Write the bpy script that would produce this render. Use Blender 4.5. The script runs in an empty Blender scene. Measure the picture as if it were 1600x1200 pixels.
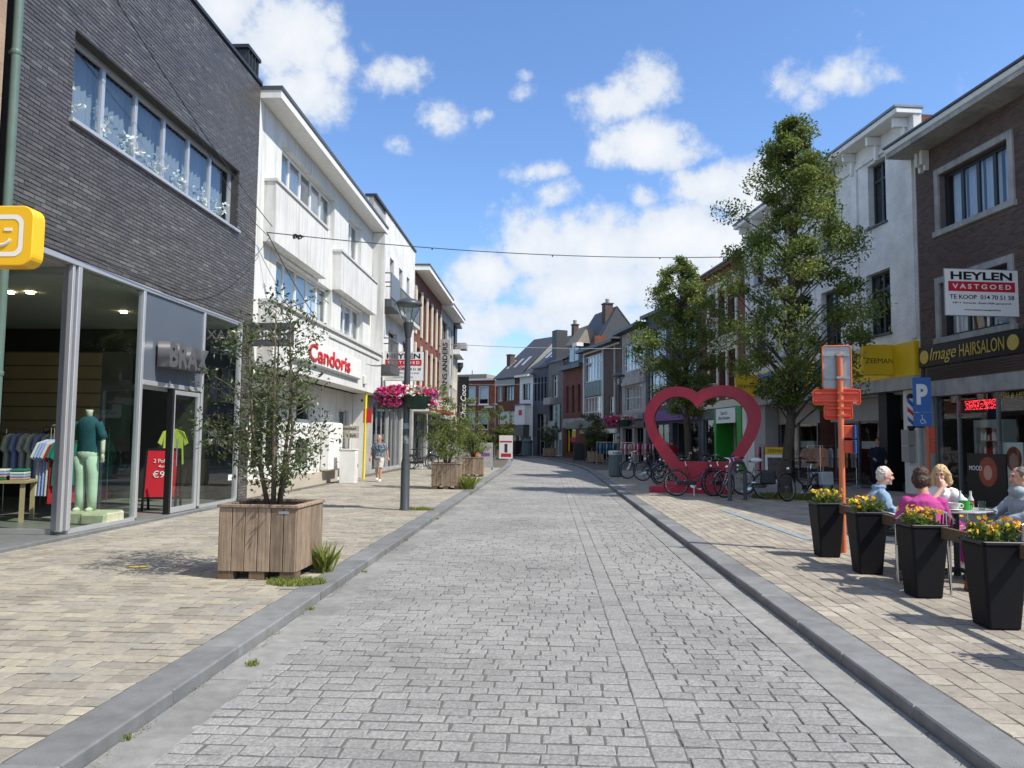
import bpy, bmesh, math, random
import numpy as np
from mathutils import Vector, Matrix
random.seed(7); RNG = np.random.default_rng(7)
R = math.radians
scene = bpy.context.scene
COL = scene.collection

# ------------------------------------------------------------------ camera
CAM_H = 1.55
YAW, PITCH, ROLL = R(2.72), R(4.15), R(0.55)
fw = Vector((-math.sin(YAW)*math.cos(PITCH), math.cos(YAW)*math.cos(PITCH), math.sin(PITCH)))
r0 = Vector((math.cos(YAW), math.sin(YAW), 0)); u0 = r0.cross(fw)
upv = u0*math.cos(ROLL) - r0*math.sin(ROLL); rtv = r0*math.cos(ROLL) + u0*math.sin(ROLL)
cd = bpy.data.cameras.new('camera'); cam = bpy.data.objects.new('camera', cd); COL.objects.link(cam)
cd.sensor_width = 36; cd.lens = 27.0; cd.clip_start = .05; cd.clip_end = 3000
cam.matrix_world = Matrix(((rtv.x, upv.x, -fw.x, 0), (rtv.y, upv.y, -fw.y, 0), (rtv.z, upv.z, -fw.z, CAM_H), (0, 0, 0, 1)))
scene.camera = cam

# ------------------------------------------------------------------ sun, exposure
SUN = Vector((.72, -.30, 1.0)).normalized()          # direction towards the sun
ELEV = math.asin(SUN.z)
sl = bpy.data.lights.new('sun', 'SUN'); sl.energy = 4.8; sl.angle = R(.53); sl.color = (1, .94, .84)
so = bpy.data.objects.new('sun', sl); COL.objects.link(so); so.location = (20, -10, 30)
so.rotation_euler = SUN.to_track_quat('Z', 'Y').to_euler()
scene.view_settings.view_transform = 'Standard'; scene.view_settings.look = 'None'
scene.view_settings.exposure = 0.32; scene.view_settings.gamma = 1.0
scene.view_settings.use_curve_mapping = False

# ------------------------------------------------------------------ world: sky texture with fair weather cumulus
world = bpy.data.worlds.new('World'); scene.world = world; world.use_nodes = True
nt = world.node_tree; nt.nodes.clear(); N = nt.nodes; L = nt.links
def nd(t, **k):
    n = N.new(t)
    for a, b in k.items(): setattr(n, a, b)
    return n
def mth(op, a, b=None, c=None, clamp=False):
    n = nd('ShaderNodeMath', operation=op, use_clamp=clamp)
    for i, x in enumerate((a, b, c)):
        if x is None: continue
        if isinstance(x, (int, float)): n.inputs[i].default_value = x
        else: L.new(x, n.inputs[i])
    return n.outputs[0]
sky = nd('ShaderNodeTexSky', sky_type='NISHITA'); sky.sun_disc = False
sky.sun_elevation = ELEV; sky.sun_rotation = math.atan2(SUN.x, SUN.y)
sky.altitude = 0; sky.air_density = 1.0; sky.dust_density = .6; sky.ozone_density = 2.2
tc = nd('ShaderNodeTexCoord'); sep = nd('ShaderNodeSeparateXYZ'); L.new(tc.outputs['Generated'], sep.inputs[0])
zc = mth('ADD', mth('MAXIMUM', sep.outputs[2], 0.0), .10)
px_ = mth('DIVIDE', sep.outputs[0], zc); py_ = mth('DIVIDE', sep.outputs[1], zc)
cmb = nd('ShaderNodeCombineXYZ'); L.new(px_, cmb.inputs[0]); L.new(py_, cmb.inputs[1])
def noise(vec, scale, detail, rough, lac=2.0, off=None):
    n = nd('ShaderNodeTexNoise'); n.inputs['Scale'].default_value = scale; n.inputs['Detail'].default_value = detail
    n.inputs['Roughness'].default_value = rough; n.inputs['Lacunarity'].default_value = lac; L.new(vec, n.inputs['Vector']); return n.outputs[0]
n_fine = noise(tc.outputs['Generated'], 13.0, 10, .63)
n_mid = noise(tc.outputs['Generated'], 4.2, 4, .5)
n_big = noise(cmb.outputs[0], .42, 3, .5)
def pdir(px, py):
    d = (fw + rtv*((px-800)/1200) + upv*((600-py)/1200)).normalized(); return d
# cumulus puffs: direction (given as seen from the street), angular size across and up
PUFF = [(420,60,90,60,1.0),(470,150,60,45,1.0),(350,20,70,60,1.0),(525,95,42,34,.62),(580,75,26,24,.5),(615,115,52,36,.74),(660,110,24,22,.52),
        (688,188,42,34,.66),(618,222,34,22,.5),(760,182,26,22,.52),(812,148,30,18,.5),(822,116,16,12,.42),
        (905,160,34,42,.66),(935,160,52,40,.78),(1010,132,56,42,.86),(975,150,60,44,.82),(1085,138,18,20,.45),
        (1010,222,70,40,.95),(1070,240,54,28,.8),(950,240,46,28,.7),(852,268,46,20,.62),(878,300,40,28,.68),(1006,310,34,24,.62),
        (1110,290,70,36,.95),(1180,300,80,50,1.0),(1240,130,46,34,.7),(1310,128,56,34,.85),(1280,150,44,26,.75),(1250,118,34,26,.6),(1072,18,18,14,.4),
        (760,430,70,48,1.0),(850,400,90,60,1.0),(940,380,90,60,1.1),(1060,375,110,56,1.1),(1160,390,90,60,1.0),(900,450,150,55,.95),
        (800,500,120,46,.85),(930,500,110,44,.85),(740,560,60,44,.85),(790,560,80,40,.72),(1040,440,100,50,.95),(730,620,60,40,.7),(700,480,40,40,.6)]
acc = None
for (x, y, rx, ry, amp) in PUFF:
    d = pdir(x, y); a = d.cross(Vector((0, 0, 1))).normalized(); b = a.cross(d)
    va = nd('ShaderNodeVectorMath', operation='DOT_PRODUCT'); L.new(tc.outputs['Generated'], va.inputs[0]); va.inputs[1].default_value = a*(1200/rx)
    vb = nd('ShaderNodeVectorMath', operation='DOT_PRODUCT'); L.new(tc.outputs['Generated'], vb.inputs[0]); vb.inputs[1].default_value = b*(1200/ry)
    vd = nd('ShaderNodeVectorMath', operation='DOT_PRODUCT'); L.new(tc.outputs['Generated'], vd.inputs[0]); vd.inputs[1].default_value = d
    q = mth('ADD', mth('MULTIPLY', va.outputs['Value'], va.outputs['Value']), mth('MULTIPLY', vb.outputs['Value'], vb.outputs['Value']))
    g = mth('MULTIPLY', mth('EXPONENT', mth('MULTIPLY', q, -.8)), mth('MULTIPLY', mth('GREATER_THAN', vd.outputs['Value'], .3), amp))
    acc = g if acc is None else mth('MAXIMUM', acc, g)
# the same kind of scattered cumulus all round the rest of the sky
ahead = mth('MULTIPLY_ADD', sep.outputs[1], 3.0, -1.6, clamp=True)
gen = mth('MULTIPLY', mth('MULTIPLY_ADD', n_big, 3.2, -1.25, clamp=True), mth('SUBTRACT', 1.0, ahead))
acc = mth('MAXIMUM', acc, gen)
fld = mth('ADD', acc, mth('ADD', mth('MULTIPLY_ADD', n_fine, 1.9, -.95), mth('MULTIPLY_ADD', n_mid, .5, -.25)))
ms = nd('ShaderNodeMapRange', interpolation_type='SMOOTHSTEP'); L.new(fld, ms.inputs[0])
ms.inputs[1].default_value = .30; ms.inputs[2].default_value = .76
body = nd('ShaderNodeMapRange', interpolation_type='SMOOTHSTEP'); L.new(mth('ADD', fld, mth('MULTIPLY_ADD', n_mid, .6, -.3)), body.inputs[0])
body.inputs[1].default_value = .45; body.inputs[2].default_value = 1.3
cc = nd('ShaderNodeMix', data_type='RGBA'); L.new(body.outputs[0], cc.inputs['Factor'])
cc.inputs['A'].default_value = (4.6, 5.0, 5.5, 1); cc.inputs['B'].default_value = (5.9, 5.95, 6.05, 1)
mx = nd('ShaderNodeMix', data_type='RGBA')
L.new(mth('MULTIPLY', ms.outputs[0], .93), mx.inputs['Factor']); 
tint = nd('ShaderNodeMix', data_type='RGBA', blend_type='MULTIPLY'); tint.inputs['Factor'].default_value = 1
L.new(sky.outputs[0], tint.inputs['A']); tint.inputs['B'].default_value = (.93, 1.12, 1.36, 1)
L.new(tint.outputs['Result'], mx.inputs['A']); L.new(cc.outputs['Result'], mx.inputs['B'])
bg = nd('ShaderNodeBackground'); bg.inputs['Strength'].default_value = .134
L.new(mx.outputs['Result'], bg.inputs['Color'])
wo = nd('ShaderNodeOutputWorld'); L.new(bg.outputs[0], wo.inputs[0])
world.cycles.sampling_method = 'MANUAL'; world.cycles.sample_map_resolution = 512

# ------------------------------------------------------------------ materials
MATS = {}
def M(name, col, rough=.8, var=.18, scale=3.0, bump=0.0, bscale=80.0, metal=0.0, spec=.4, alt=None, altscale=1.2, local=False, streak=0.0):
    """plain procedural material: base colour with mottled wear, optional second tone, fine relief"""
    m = bpy.data.materials.new(name); m.use_nodes = True; t = m.node_tree; P = t.nodes['Principled BSDF']
    def a(ty): return t.nodes.new(ty)
    if local: src = a('ShaderNodeTexCoord').outputs['Object']
    else: src = a('ShaderNodeNewGeometry').outputs['Position']
    n1 = a('ShaderNodeTexNoise'); n1.inputs['Scale'].default_value = scale; n1.inputs['Detail'].default_value = 7; n1.inputs['Roughness'].default_value = .62
    t.links.new(src, n1.inputs['Vector'])
    mr = a('ShaderNodeMapRange'); t.links.new(n1.outputs[0], mr.inputs[0])
    mr.inputs[1].default_value = .25; mr.inputs[2].default_value = .75; mr.inputs[3].default_value = 1-var; mr.inputs[4].default_value = 1+var
    mixc = a('ShaderNodeMix'); mixc.data_type = 'RGBA'; mixc.blend_type = 'MULTIPLY'; mixc.inputs['Factor'].default_value = 1
    base = mixc.inputs['A']; base.default_value = (*col, 1)
    if alt:
        n2 = a('ShaderNodeTexNoise'); n2.inputs['Scale'].default_value = altscale; n2.inputs['Detail'].default_value = 5
        t.links.new(src, n2.inputs['Vector'])
        r2 = a('ShaderNodeMapRange'); t.links.new(n2.outputs[0], r2.inputs[0]); r2.inputs[1].default_value = .45; r2.inputs[2].default_value = .62
        mm = a('ShaderNodeMix'); mm.data_type = 'RGBA'; t.links.new(r2.outputs[0], mm.inputs['Factor'])
        mm.inputs['A'].default_value = (*col, 1); mm.inputs['B'].default_value = (*alt, 1); t.links.new(mm.outputs['Result'], base)
    t.links.new(mr.outputs[0], mixc.inputs['B']); t.links.new(mixc.outputs['Result'], P.inputs['Base Color'])
    if streak:
        mp = a('ShaderNodeMapping'); mp.inputs['Scale'].default_value = (5, 5, .35); t.links.new(src, mp.inputs[0]); ns = a('ShaderNodeTexNoise'); ns.inputs['Scale'].default_value = 1.5; ns.inputs['Detail'].default_value = 6; t.links.new(mp.outputs[0], ns.inputs['Vector'])
        rs = a('ShaderNodeMapRange'); rs.inputs[1].default_value = .48; rs.inputs[2].default_value = .72; rs.inputs[3].default_value = 1; rs.inputs[4].default_value = 1-streak; t.links.new(ns.outputs[0], rs.inputs[0])
        mk = a('ShaderNodeMix'); mk.data_type = 'RGBA'; mk.blend_type = 'MULTIPLY'; mk.inputs['Factor'].default_value = 1; t.links.new(mixc.outputs['Result'], mk.inputs['A']); t.links.new(rs.outputs[0], mk.inputs['B']); t.links.new(mk.outputs['Result'], P.inputs['Base Color'])
    P.inputs['Roughness'].default_value = rough; P.inputs['Metallic'].default_value = metal; P.inputs['Specular IOR Level'].default_value = spec
    if bump:
        n3 = a('ShaderNodeTexNoise'); n3.inputs['Scale'].default_value = bscale; n3.inputs['Detail'].default_value = 4; t.links.new(src, n3.inputs['Vector'])
        b = a('ShaderNodeBump'); b.inputs['Strength'].default_value = bump; b.inputs['Distance'].default_value = .01
        t.links.new(n3.outputs[0], b.inputs['Height']); t.links.new(b.outputs[0], P.inputs['Normal'])
    MATS[name] = m; return m
def MPiece(name, cols, rough=.85, var=.2, scale=14, bump=.35, bscale=90, spec=.35, big=.12, bigscale=.5, spots=0.0):
    """material for laid pieces: each piece takes its tone from its own 'rnd' attribute"""
    m = M(name, cols[0], rough, var, scale, bump, bscale, 0, spec); t = m.node_tree
    at = t.nodes.new('ShaderNodeAttribute'); at.attribute_name = 'rnd'
    cr = t.nodes.new('ShaderNodeValToRGB'); cr.color_ramp.interpolation = 'LINEAR'
    e = cr.color_ramp.elements
    while len(e) < len(cols): e.new(.5)
    for i, c in enumerate(cols): e[i].position = i/(len(cols)-1); e[i].color = (*c, 1)
    t.links.new(at.outputs['Fac'], cr.inputs[0])
    mixc = [n for n in t.nodes if n.bl_idname == 'ShaderNodeMix'][0]
    geo = [n for n in t.nodes if n.bl_idname == 'ShaderNodeNewGeometry'][0]
    nb = t.nodes.new('ShaderNodeTexNoise'); nb.inputs['Scale'].default_value = bigscale; nb.inputs['Detail'].default_value = 4
    t.links.new(geo.outputs['Position'], nb.inputs['Vector'])
    mr = t.nodes.new('ShaderNodeMapRange'); mr.inputs[1].default_value = .3; mr.inputs[2].default_value = .7; mr.inputs[3].default_value = 1-big; mr.inputs[4].default_value = 1+big
    t.links.new(nb.outputs[0], mr.inputs[0])
    m2 = t.nodes.new('ShaderNodeMix'); m2.data_type = 'RGBA'; m2.blend_type = 'MULTIPLY'; m2.inputs['Factor'].default_value = 1
    t.links.new(cr.outputs[0], m2.inputs['A']); t.links.new(mr.outputs[0], m2.inputs['B'])
    last = m2
    if spots:
        vo = t.nodes.new('ShaderNodeTexVoronoi'); vo.inputs['Scale'].default_value = 2.6; vo.inputs['Randomness'].default_value = 1; t.links.new(geo.outputs['Position'], vo.inputs['Vector'])
        sr = t.nodes.new('ShaderNodeMapRange'); sr.inputs[1].default_value = .035; sr.inputs[2].default_value = .07; sr.inputs[3].default_value = 1-spots; sr.inputs[4].default_value = 1; t.links.new(vo.outputs['Distance'], sr.inputs[0])
        st = t.nodes.new('ShaderNodeTexNoise'); st.inputs['Scale'].default_value = 1.7; st.inputs['Detail'].default_value = 8; st.inputs['Roughness'].default_value = .7; t.links.new(geo.outputs['Position'], st.inputs['Vector'])
        s2 = t.nodes.new('ShaderNodeMapRange'); s2.inputs[1].default_value = .56; s2.inputs[2].default_value = .75; s2.inputs[3].default_value = 1; s2.inputs[4].default_value = 1-spots*.8; t.links.new(st.outputs[0], s2.inputs[0])
        mu = t.nodes.new('ShaderNodeMath'); mu.operation = 'MULTIPLY'; t.links.new(sr.outputs[0], mu.inputs[0]); t.links.new(s2.outputs[0], mu.inputs[1])
        last = t.nodes.new('ShaderNodeMix'); last.data_type = 'RGBA'; last.blend_type = 'MULTIPLY'; last.inputs['Factor'].default_value = 1; t.links.new(m2.outputs['Result'], last.inputs['A']); t.links.new(mu.outputs[0], last.inputs['B'])
    t.links.new(last.outputs['Result'], mixc.inputs['A'])
    return m
def MBrick(name, c1, c2, mortar, bw=.22, bh=.065, rough=.85):
    """brickwork too far away to pick the bricks apart: brick texture in the wall's own plane"""
    m = bpy.data.materials.new(name); m.use_nodes = True; t = m.node_tree; P = t.nodes['Principled BSDF']
    tc_ = t.nodes.new('ShaderNodeTexCoord'); s = t.nodes.new('ShaderNodeSeparateXYZ'); c = t.nodes.new('ShaderNodeCombineXYZ')
    t.links.new(tc_.outputs['Object'], s.inputs[0])
    ad = t.nodes.new('ShaderNodeMath'); ad.operation = 'ADD'; t.links.new(s.outputs[0], ad.inputs[0]); t.links.new(s.outputs[1], ad.inputs[1])
    t.links.new(ad.outputs[0], c.inputs[0]); t.links.new(s.outputs[2], c.inputs[1])
    b = t.nodes.new('ShaderNodeTexBrick'); t.links.new(c.outputs[0], b.inputs['Vector'])
    b.inputs['Color1'].default_value = (*c1, 1); b.inputs['Color2'].default_value = (*c2, 1); b.inputs['Mortar'].default_value = (*mortar, 1)
    b.inputs['Scale'].default_value = 1; b.inputs['Mortar Size'].default_value = .007; b.inputs['Brick Width'].default_value = bw; b.inputs['Row Height'].default_value = bh
    nz = t.nodes.new('ShaderNodeTexNoise'); nz.inputs['Scale'].default_value = 1.3; nz.inputs['Detail'].default_value = 6; t.links.new(tc_.outputs['Object'], nz.inputs['Vector'])
    mr = t.nodes.new('ShaderNodeMapRange'); t.links.new(nz.outputs[0], mr.inputs[0]); mr.inputs[1].default_value = .3; mr.inputs[2].default_value = .7; mr.inputs[3].default_value = .82; mr.inputs[4].default_value = 1.15
    mm = t.nodes.new('ShaderNodeMix'); mm.data_type = 'RGBA'; mm.blend_type = 'MULTIPLY'; mm.inputs['Factor'].default_value = 1
    t.links.new(b.outputs['Color'], mm.inputs['A']); t.links.new(mr.outputs[0], mm.inputs['B']); t.links.new(mm.outputs['Result'], P.inputs['Base Color'])
    bp = t.nodes.new('ShaderNodeBump'); bp.inputs['Strength'].default_value = .5; bp.inputs['Distance'].default_value = .01; bp.invert = True
    t.links.new(b.outputs['Fac'], bp.inputs['Height']); t.links.new(bp.outputs[0], P.inputs['Normal'])
    P.inputs['Roughness'].default_value = rough; P.inputs['Specular IOR Level'].default_value = .3; MATS[name] = m; return m
def MGlass(name, tint=(.82, .9, .88), ior=1.5, boost=1.0, rough=0.0):
    m = bpy.data.materials.new(name); m.use_nodes = True; t = m.node_tree; t.nodes.clear()
    o = t.nodes.new('ShaderNodeOutputMaterial'); mi = t.nodes.new('ShaderNodeMixShader'); tr = t.nodes.new('ShaderNodeBsdfTransparent'); gl = t.nodes.new('ShaderNodeBsdfGlossy')
    fr = t.nodes.new('ShaderNodeFresnel'); gb = t.nodes.new('ShaderNodeNewGeometry'); mr_ = t.nodes.new('ShaderNodeMapRange'); mr_.inputs[3].default_value = ior; mr_.inputs[4].default_value = 1/ior
    t.links.new(gb.outputs['Backfacing'], mr_.inputs[0]); t.links.new(mr_.outputs[0], fr.inputs[0])
    mu = t.nodes.new('ShaderNodeMath'); mu.operation = 'MULTIPLY'; mu.use_clamp = True; mu.inputs[1].default_value = boost; t.links.new(fr.outputs[0], mu.inputs[0])
    nz = t.nodes.new('ShaderNodeTexNoise'); nz.inputs['Scale'].default_value = .9; bp = t.nodes.new('ShaderNodeBump'); bp.inputs['Strength'].default_value = .04; bp.inputs['Distance'].default_value = .05
    geo = t.nodes.new('ShaderNodeNewGeometry'); t.links.new(geo.outputs['Position'], nz.inputs['Vector']); t.links.new(nz.outputs[0], bp.inputs['Height']); t.links.new(bp.outputs[0], gl.inputs['Normal'])
    tr.inputs[0].default_value = (*tint, 1); gl.inputs['Color'].default_value = (.95, .97, 1, 1); gl.inputs['Roughness'].default_value = rough
    t.links.new(mu.outputs[0], mi.inputs[0]); t.links.new(tr.outputs[0], mi.inputs[1]); t.links.new(gl.outputs[0], mi.inputs[2]); t.links.new(mi.outputs[0], o.inputs[0])
    MATS[name] = m; return m
def MLeaf(name, c1, c2, trans=.35, rough=.5, spec=.3):
    m = bpy.data.materials.new(name); m.use_nodes = True; t = m.node_tree; P = t.nodes['Principled BSDF']
    at = t.nodes.new('ShaderNodeAttribute'); at.attribute_name = 'rnd'
    mm = t.nodes.new('ShaderNodeMix'); mm.data_type = 'RGBA'; t.links.new(at.outputs['Fac'], mm.inputs['Factor'])
    mm.inputs['A'].default_value = (*c1, 1); mm.inputs['B'].default_value = (*c2, 1); t.links.new(mm.outputs['Result'], P.inputs['Base Color'])
    P.inputs['Roughness'].default_value = rough; P.inputs['Specular IOR Level'].default_value = spec
    tl = t.nodes.new('ShaderNodeBsdfTranslucent'); t.links.new(mm.outputs['Result'], tl.inputs[0])
    ms_ = t.nodes.new('ShaderNodeMixShader'); ms_.inputs[0].default_value = trans
    o = t.nodes['Material Output']; t.links.new(P.outputs[0], ms_.inputs[1]); t.links.new(tl.outputs[0], ms_.inputs[2]); t.links.new(ms_.outputs[0], o.inputs[0])
    MATS[name] = m; return m
def MEmit(name, col, s):
    m = bpy.data.materials.new(name); m.use_nodes = True; P = m.node_tree.nodes['Principled BSDF']
    P.inputs['Base Color'].default_value = (*col, 1); P.inputs['Emission Color'].default_value = (*col, 1); P.inputs['Emission Strength'].default_value = s
    MATS[name] = m; return m
def MWood(name, c1, c2):
    m = M(name, c1, .8, .2, 9); t = m.node_tree; P = t.nodes['Principled BSDF']
    tc_ = t.nodes.new('ShaderNodeTexCoord'); mp = t.nodes.new('ShaderNodeMapping'); mp.inputs['Scale'].default_value = (34, 34, 1.6)
    t.links.new(tc_.outputs['Object'], mp.inputs[0]); nz = t.nodes.new('ShaderNodeTexNoise'); nz.inputs['Scale'].default_value = 1.6; nz.inputs['Detail'].default_value = 6; t.links.new(mp.outputs[0], nz.inputs['Vector'])
    oi = t.nodes.new('ShaderNodeObjectInfo'); 
    mr = t.nodes.new('ShaderNodeMapRange'); t.links.new(nz.outputs[0], mr.inputs[0]); mr.inputs[1].default_value = .35; mr.inputs[2].default_value = .68
    mm = t.nodes.new('ShaderNodeMix'); mm.data_type = 'RGBA'; mm.inputs['A'].default_value = (*c1, 1); mm.inputs['B'].default_value = (*c2, 1); t.links.new(mr.outputs[0], mm.inputs['Factor'])
    mo = t.nodes.new('ShaderNodeMapRange'); t.links.new(oi.outputs['Random'], mo.inputs[0]); mo.inputs[3].default_value = .78; mo.inputs[4].default_value = 1.2
    m3 = t.nodes.new('ShaderNodeMix'); m3.data_type = 'RGBA'; m3.blend_type = 'MULTIPLY'; m3.inputs['Factor'].default_value = 1
    t.links.new(mm.outputs['Result'], m3.inputs['A']); t.links.new(mo.outputs[0], m3.inputs['B'])
    mixc = [n for n in t.nodes if n.bl_idname == 'ShaderNodeMix'][0]; t.links.new(m3.outputs['Result'], mixc.inputs['A'])
    bp = t.nodes.new('ShaderNodeBump'); bp.inputs['Strength'].default_value = .5; bp.inputs['Distance'].default_value = .004; t.links.new(nz.outputs[0], bp.inputs['Height']); t.links.new(bp.outputs[0], P.inputs['Normal'])
    return m

MPiece('sett', [(.215, .212, .205), (.232, .229, .221), (.248, .244, .235), (.264, .26, .249), (.238, .235, .23)], .8, .4, 60, 1.0, 30, .35, .16, .6, .38)
MPiece('paving', [(.22, .205, .175), (.27, .25, .205), (.312, .286, .23), (.25, .24, .215), (.345, .315, .245), (.28, .25, .212)], .85, .2, 22, .35, 70, .3, .16, .8, .28)
MPiece('paving_rose', [(.235, .21, .178), (.29, .262, .215), (.335, .305, .248), (.27, .236, .20), (.375, .342, .278)], .85, .2, 22, .35, 70, .3, .14, .8, .28)
MPiece('bluestone', [(.15, .156, .157), (.172, .177, .177), (.198, .202, .20)], .7, .22, 7, .3, 90, .35, .16, 1.2, .3)
MPiece('gutterstone', [(.20, .20, .193), (.225, .224, .215), (.25, .248, .236)], .8, .22, 9, .35, 80, .3, .18, 1.2, .3)
MPiece('black_brick', [(.068, .062, .057), (.087, .080, .073), (.114, .105, .096), (.077, .069, .063), (.07, .064, .059), (.097, .089, .081), (.082, .075, .068), (.15, .142, .132)], .34, .2, 30, .35, 70, .6)  # last, palest tone: scattered bricks standing in for glints off the glaze
MPiece('brown_brick', [(.085, .060, .052), (.115, .078, .066), (.14, .098, .083), (.10, .073, .066)], .85, .2, 30, .3, 70, .3)
M('joint_sand', (.118, .113, .102), .95, .2, 6, .4, 60)
M('joint_pale', (.105, .096, .08), .95, .2, 6, .4, 60)
M('joint_dark', (.05, .05, .05), .95, .2, 6)
M('joint_brown', (.16, .13, .115), .95, .2, 6)
M('ground', (.20, .19, .17), .95, .2, 2, .3, 20)
M('stucco', (.66, .66, .635), .9, .06, 2.2, .25, 120, alt=(.60, .60, .575), altscale=.7, streak=.24)
M('stucco_trim', (.55, .545, .52), .85, .12, 3)
M('white_paint', (.76, .755, .725), .6, .06, 3, .05, 60, streak=.10)
M('cream', (.60, .555, .45), .8, .12, 2)
M('beige', (.46, .415, .335), .85, .12, 2)
M('concrete', (.40, .395, .375), .85, .2, 2.5, .2, 60, alt=(.30, .295, .28), streak=.25)
M('grey_render', (.37, .36, .34), .88, .12, 2)
M('dark_grey', (.075, .08, .085), .5, .15, 3)
M('anthracite', (.03, .033, .037), .45, .15, 4)
M('black', (.012, .012, .013), .45, .1, 4)
M('zinc_dark', (.16, .165, .17), .4, .15, 5, metal=.4)
M('navy', (.035, .04, .062), .55, .12, 3)
M('zinc', (.22, .23, .24), .4, .12, 3, metal=.6)
M('slate', (.055, .058, .066), .55, .25, 9, .4, 30)
M('slate_pale', (.25, .25, .25), .6, .3, 9, .4, 30)
M('shingle_brown', (.22, .19, .15), .9, .35, 14, .4, 30)
M('alu', (.58, .585, .60), .35, .05, 3, metal=.55)
M('letter_steel', (.22, .22, .225), .3, .1, 4, metal=.6)
M('alu_dark', (.20, .205, .215), .4, .06, 3, metal=.5)
M('steel', (.55, .55, .55), .22, .1, 5, metal=1)
M('chrome', (.8, .8, .8), .12, .05, 5, metal=1)
M('iron', (.035, .038, .042), .45, .2, 10)
M('lamp_post', (.055, .062, .070), .42, .15, 6, spec=.5)
M('galvanised', (.33, .34, .345), .45, .15, 8, metal=.5)
M('panel_blue', (.10, .118, .145), .3, .06, 1.5, spec=.6)
M('yellow', (.78, .50, .015), .45, .06, 4)
M('zee_yellow', (.72, .47, .01), .5, .05, 3)
M('yellow_bright', (.80, .62, .01), .5, .08, 4)
M('logo_yellow', (.85, .50, .02), .35, .03, 3)
M('red_heart', (.42, .012, .04), .38, .1, 3, .04, 30, spec=.5, streak=.15)
M('red', (.55, .025, .03), .5, .06, 4)
M('red_sign', (.55, .02, .035), .5, .03, 4)
M('orange', (.66, .165, .06), .55, .14, 6, alt=(.58, .17, .085), altscale=3)
M('orange_red', (.60, .075, .03), .5, .1, 6)
M('blue_sign', (.02, .13, .42), .4, .05, 4)
M('blue_letter', (.10, .22, .50), .5, .05, 4)
M('green_front', (.03, .30, .035), .5, .08, 2)
M('green_text', (.02, .20, .12), .5, .05, 4)
M('green_plastic', (.012, .042, .030), .5, .15, 6)
M('green_pipe', (.10, .155, .13), .5, .12, 5)
M('purple', (.16, .07, .24), .6, .08, 3)
M('gold', (.55, .42, .10), .4, .1, 9, metal=.4)
M('white', (.80, .80, .79), .5, .03, 5)
M('off_white', (.66, .65, .60), .7, .08, 5)
M('curtain', (.62, .66, .68), .9, .12, 3)
M('curtain_dim', (.20, .235, .27), .9, .12, 2)
M('curtain_warm', (.55, .52, .46), .9, .12, 3)
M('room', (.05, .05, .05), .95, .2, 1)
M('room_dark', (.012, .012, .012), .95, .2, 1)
M('shop_floor', (.20, .19, .175), .35, .15, 3)
M('shop_beige', (.50, .36, .22), .7, .1, 3)
M('shop_wall', (.16, .155, .15), .8, .1, 2)
M('soffit', (.42, .42, .40), .8, .06, 2)
M('terracotta', (.36, .13, .075), .8, .2, 3)
M('bin_grey', (.10, .135, .15), .5, .12, 5)
M('soil', (.035, .026, .018), .95, .3, 20, .6, 60)
M('rattan', (.007, .007, .009), .6, .25, 60, .5, 220, spec=.2)
M('plastic_black', (.014, .014, .015), .45, .1, 8)
M('rubber', (.016, .016, .017), .8, .15, 10)
M('bike_black', (.014, .014, .016), .25, .1, 8, spec=.6)
M('bike_grey', (.16, .17, .18), .3, .1, 8, spec=.6)
M('bike_red', (.30, .02, .02), .3, .1, 8, spec=.6)
M('bike_blue', (.03, .06, .14), .3, .1, 8, spec=.6)
M('bike_white', (.6, .6, .6), .3, .05, 8, spec=.6)
M('leather', (.20, .075, .03), .6, .2, 9)
M('silver_bag', (.33, .36, .38), .4, .2, 8)
M('glass_solid', (.55, .62, .58), .1, .05, 8)
M('table_top', (.34, .355, .34), .35, .1, 6)
M('bark', (.075, .062, .048), .95, .35, 12, .8, 30)
M('bark_pale', (.13, .105, .075), .95, .35, 12, .8, 30)
M('paint_blue', (.22, .29, .33), .85, .4, 18)
M('paint_white', (.62, .62, .58), .8, .3, 14)
M('paint_yellow', (.75, .55, .05), .8, .3, 14)
MWood('plank', (.205, .148, .102), (.325, .245, .175))
MWood('plank_rail', (.10, .068, .042), (.17, .12, .075))
MBrick('brick_white', (.76, .755, .73), (.70, .70, .675), (.60, .60, .58))
MBrick('brick_white_grey', (.42, .415, .40), (.36, .355, .345), (.33, .32, .31))
MBrick('brick_red', (.21, .062, .040), (.165, .05, .035), (.15, .115, .095))
MBrick('brick_red2', (.25, .075, .045), (.20, .06, .038), (.19, .14, .11))
MBrick('brick_rust', (.19, .063, .036), (.16, .052, .032), (.13, .085, .06))
MBrick('brick_brown', (.115, .082, .068), (.09, .066, .056), (.13, .11, .095))
MBrick('brick_tan', (.36, .25, .17), (.31, .21, .145), (.33, .29, .24))
MBrick('brick_grey', (.20, .18, .155), (.17, .152, .132), (.21, .195, .175))
MBrick('brick_pale', (.40, .385, .35), (.35, .335, .305), (.34, .33, .31))
MGlass('glass', (.80, .86, .84), 1.5, 1.0)
MGlass('shop_glass', (.80, .90, .85), 1.5, 1.1)
MGlass('window_glass', (.84, .90, .93), 1.52, 1.5)
MLeaf('leaf_holly', (.034, .06, .02), (.135, .17, .062), .3, .35, .5)
MLeaf('leaf_tree', (.06, .105, .02), (.25, .295, .07), .4, .45, .35)
MLeaf('leaf_bright', (.07, .13, .02), (.17, .23, .05), .4, .5, .3)
MLeaf('grass', (.12, .17, .03), (.28, .30, .07), .4, .6, .2)
MLeaf('petal_pink', (.62, .02, .18), (.75, .10, .30), .3, .6, .2)
MLeaf('petal_white', (.78, .77, .70), (.82, .80, .62), .3, .6, .2)
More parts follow.
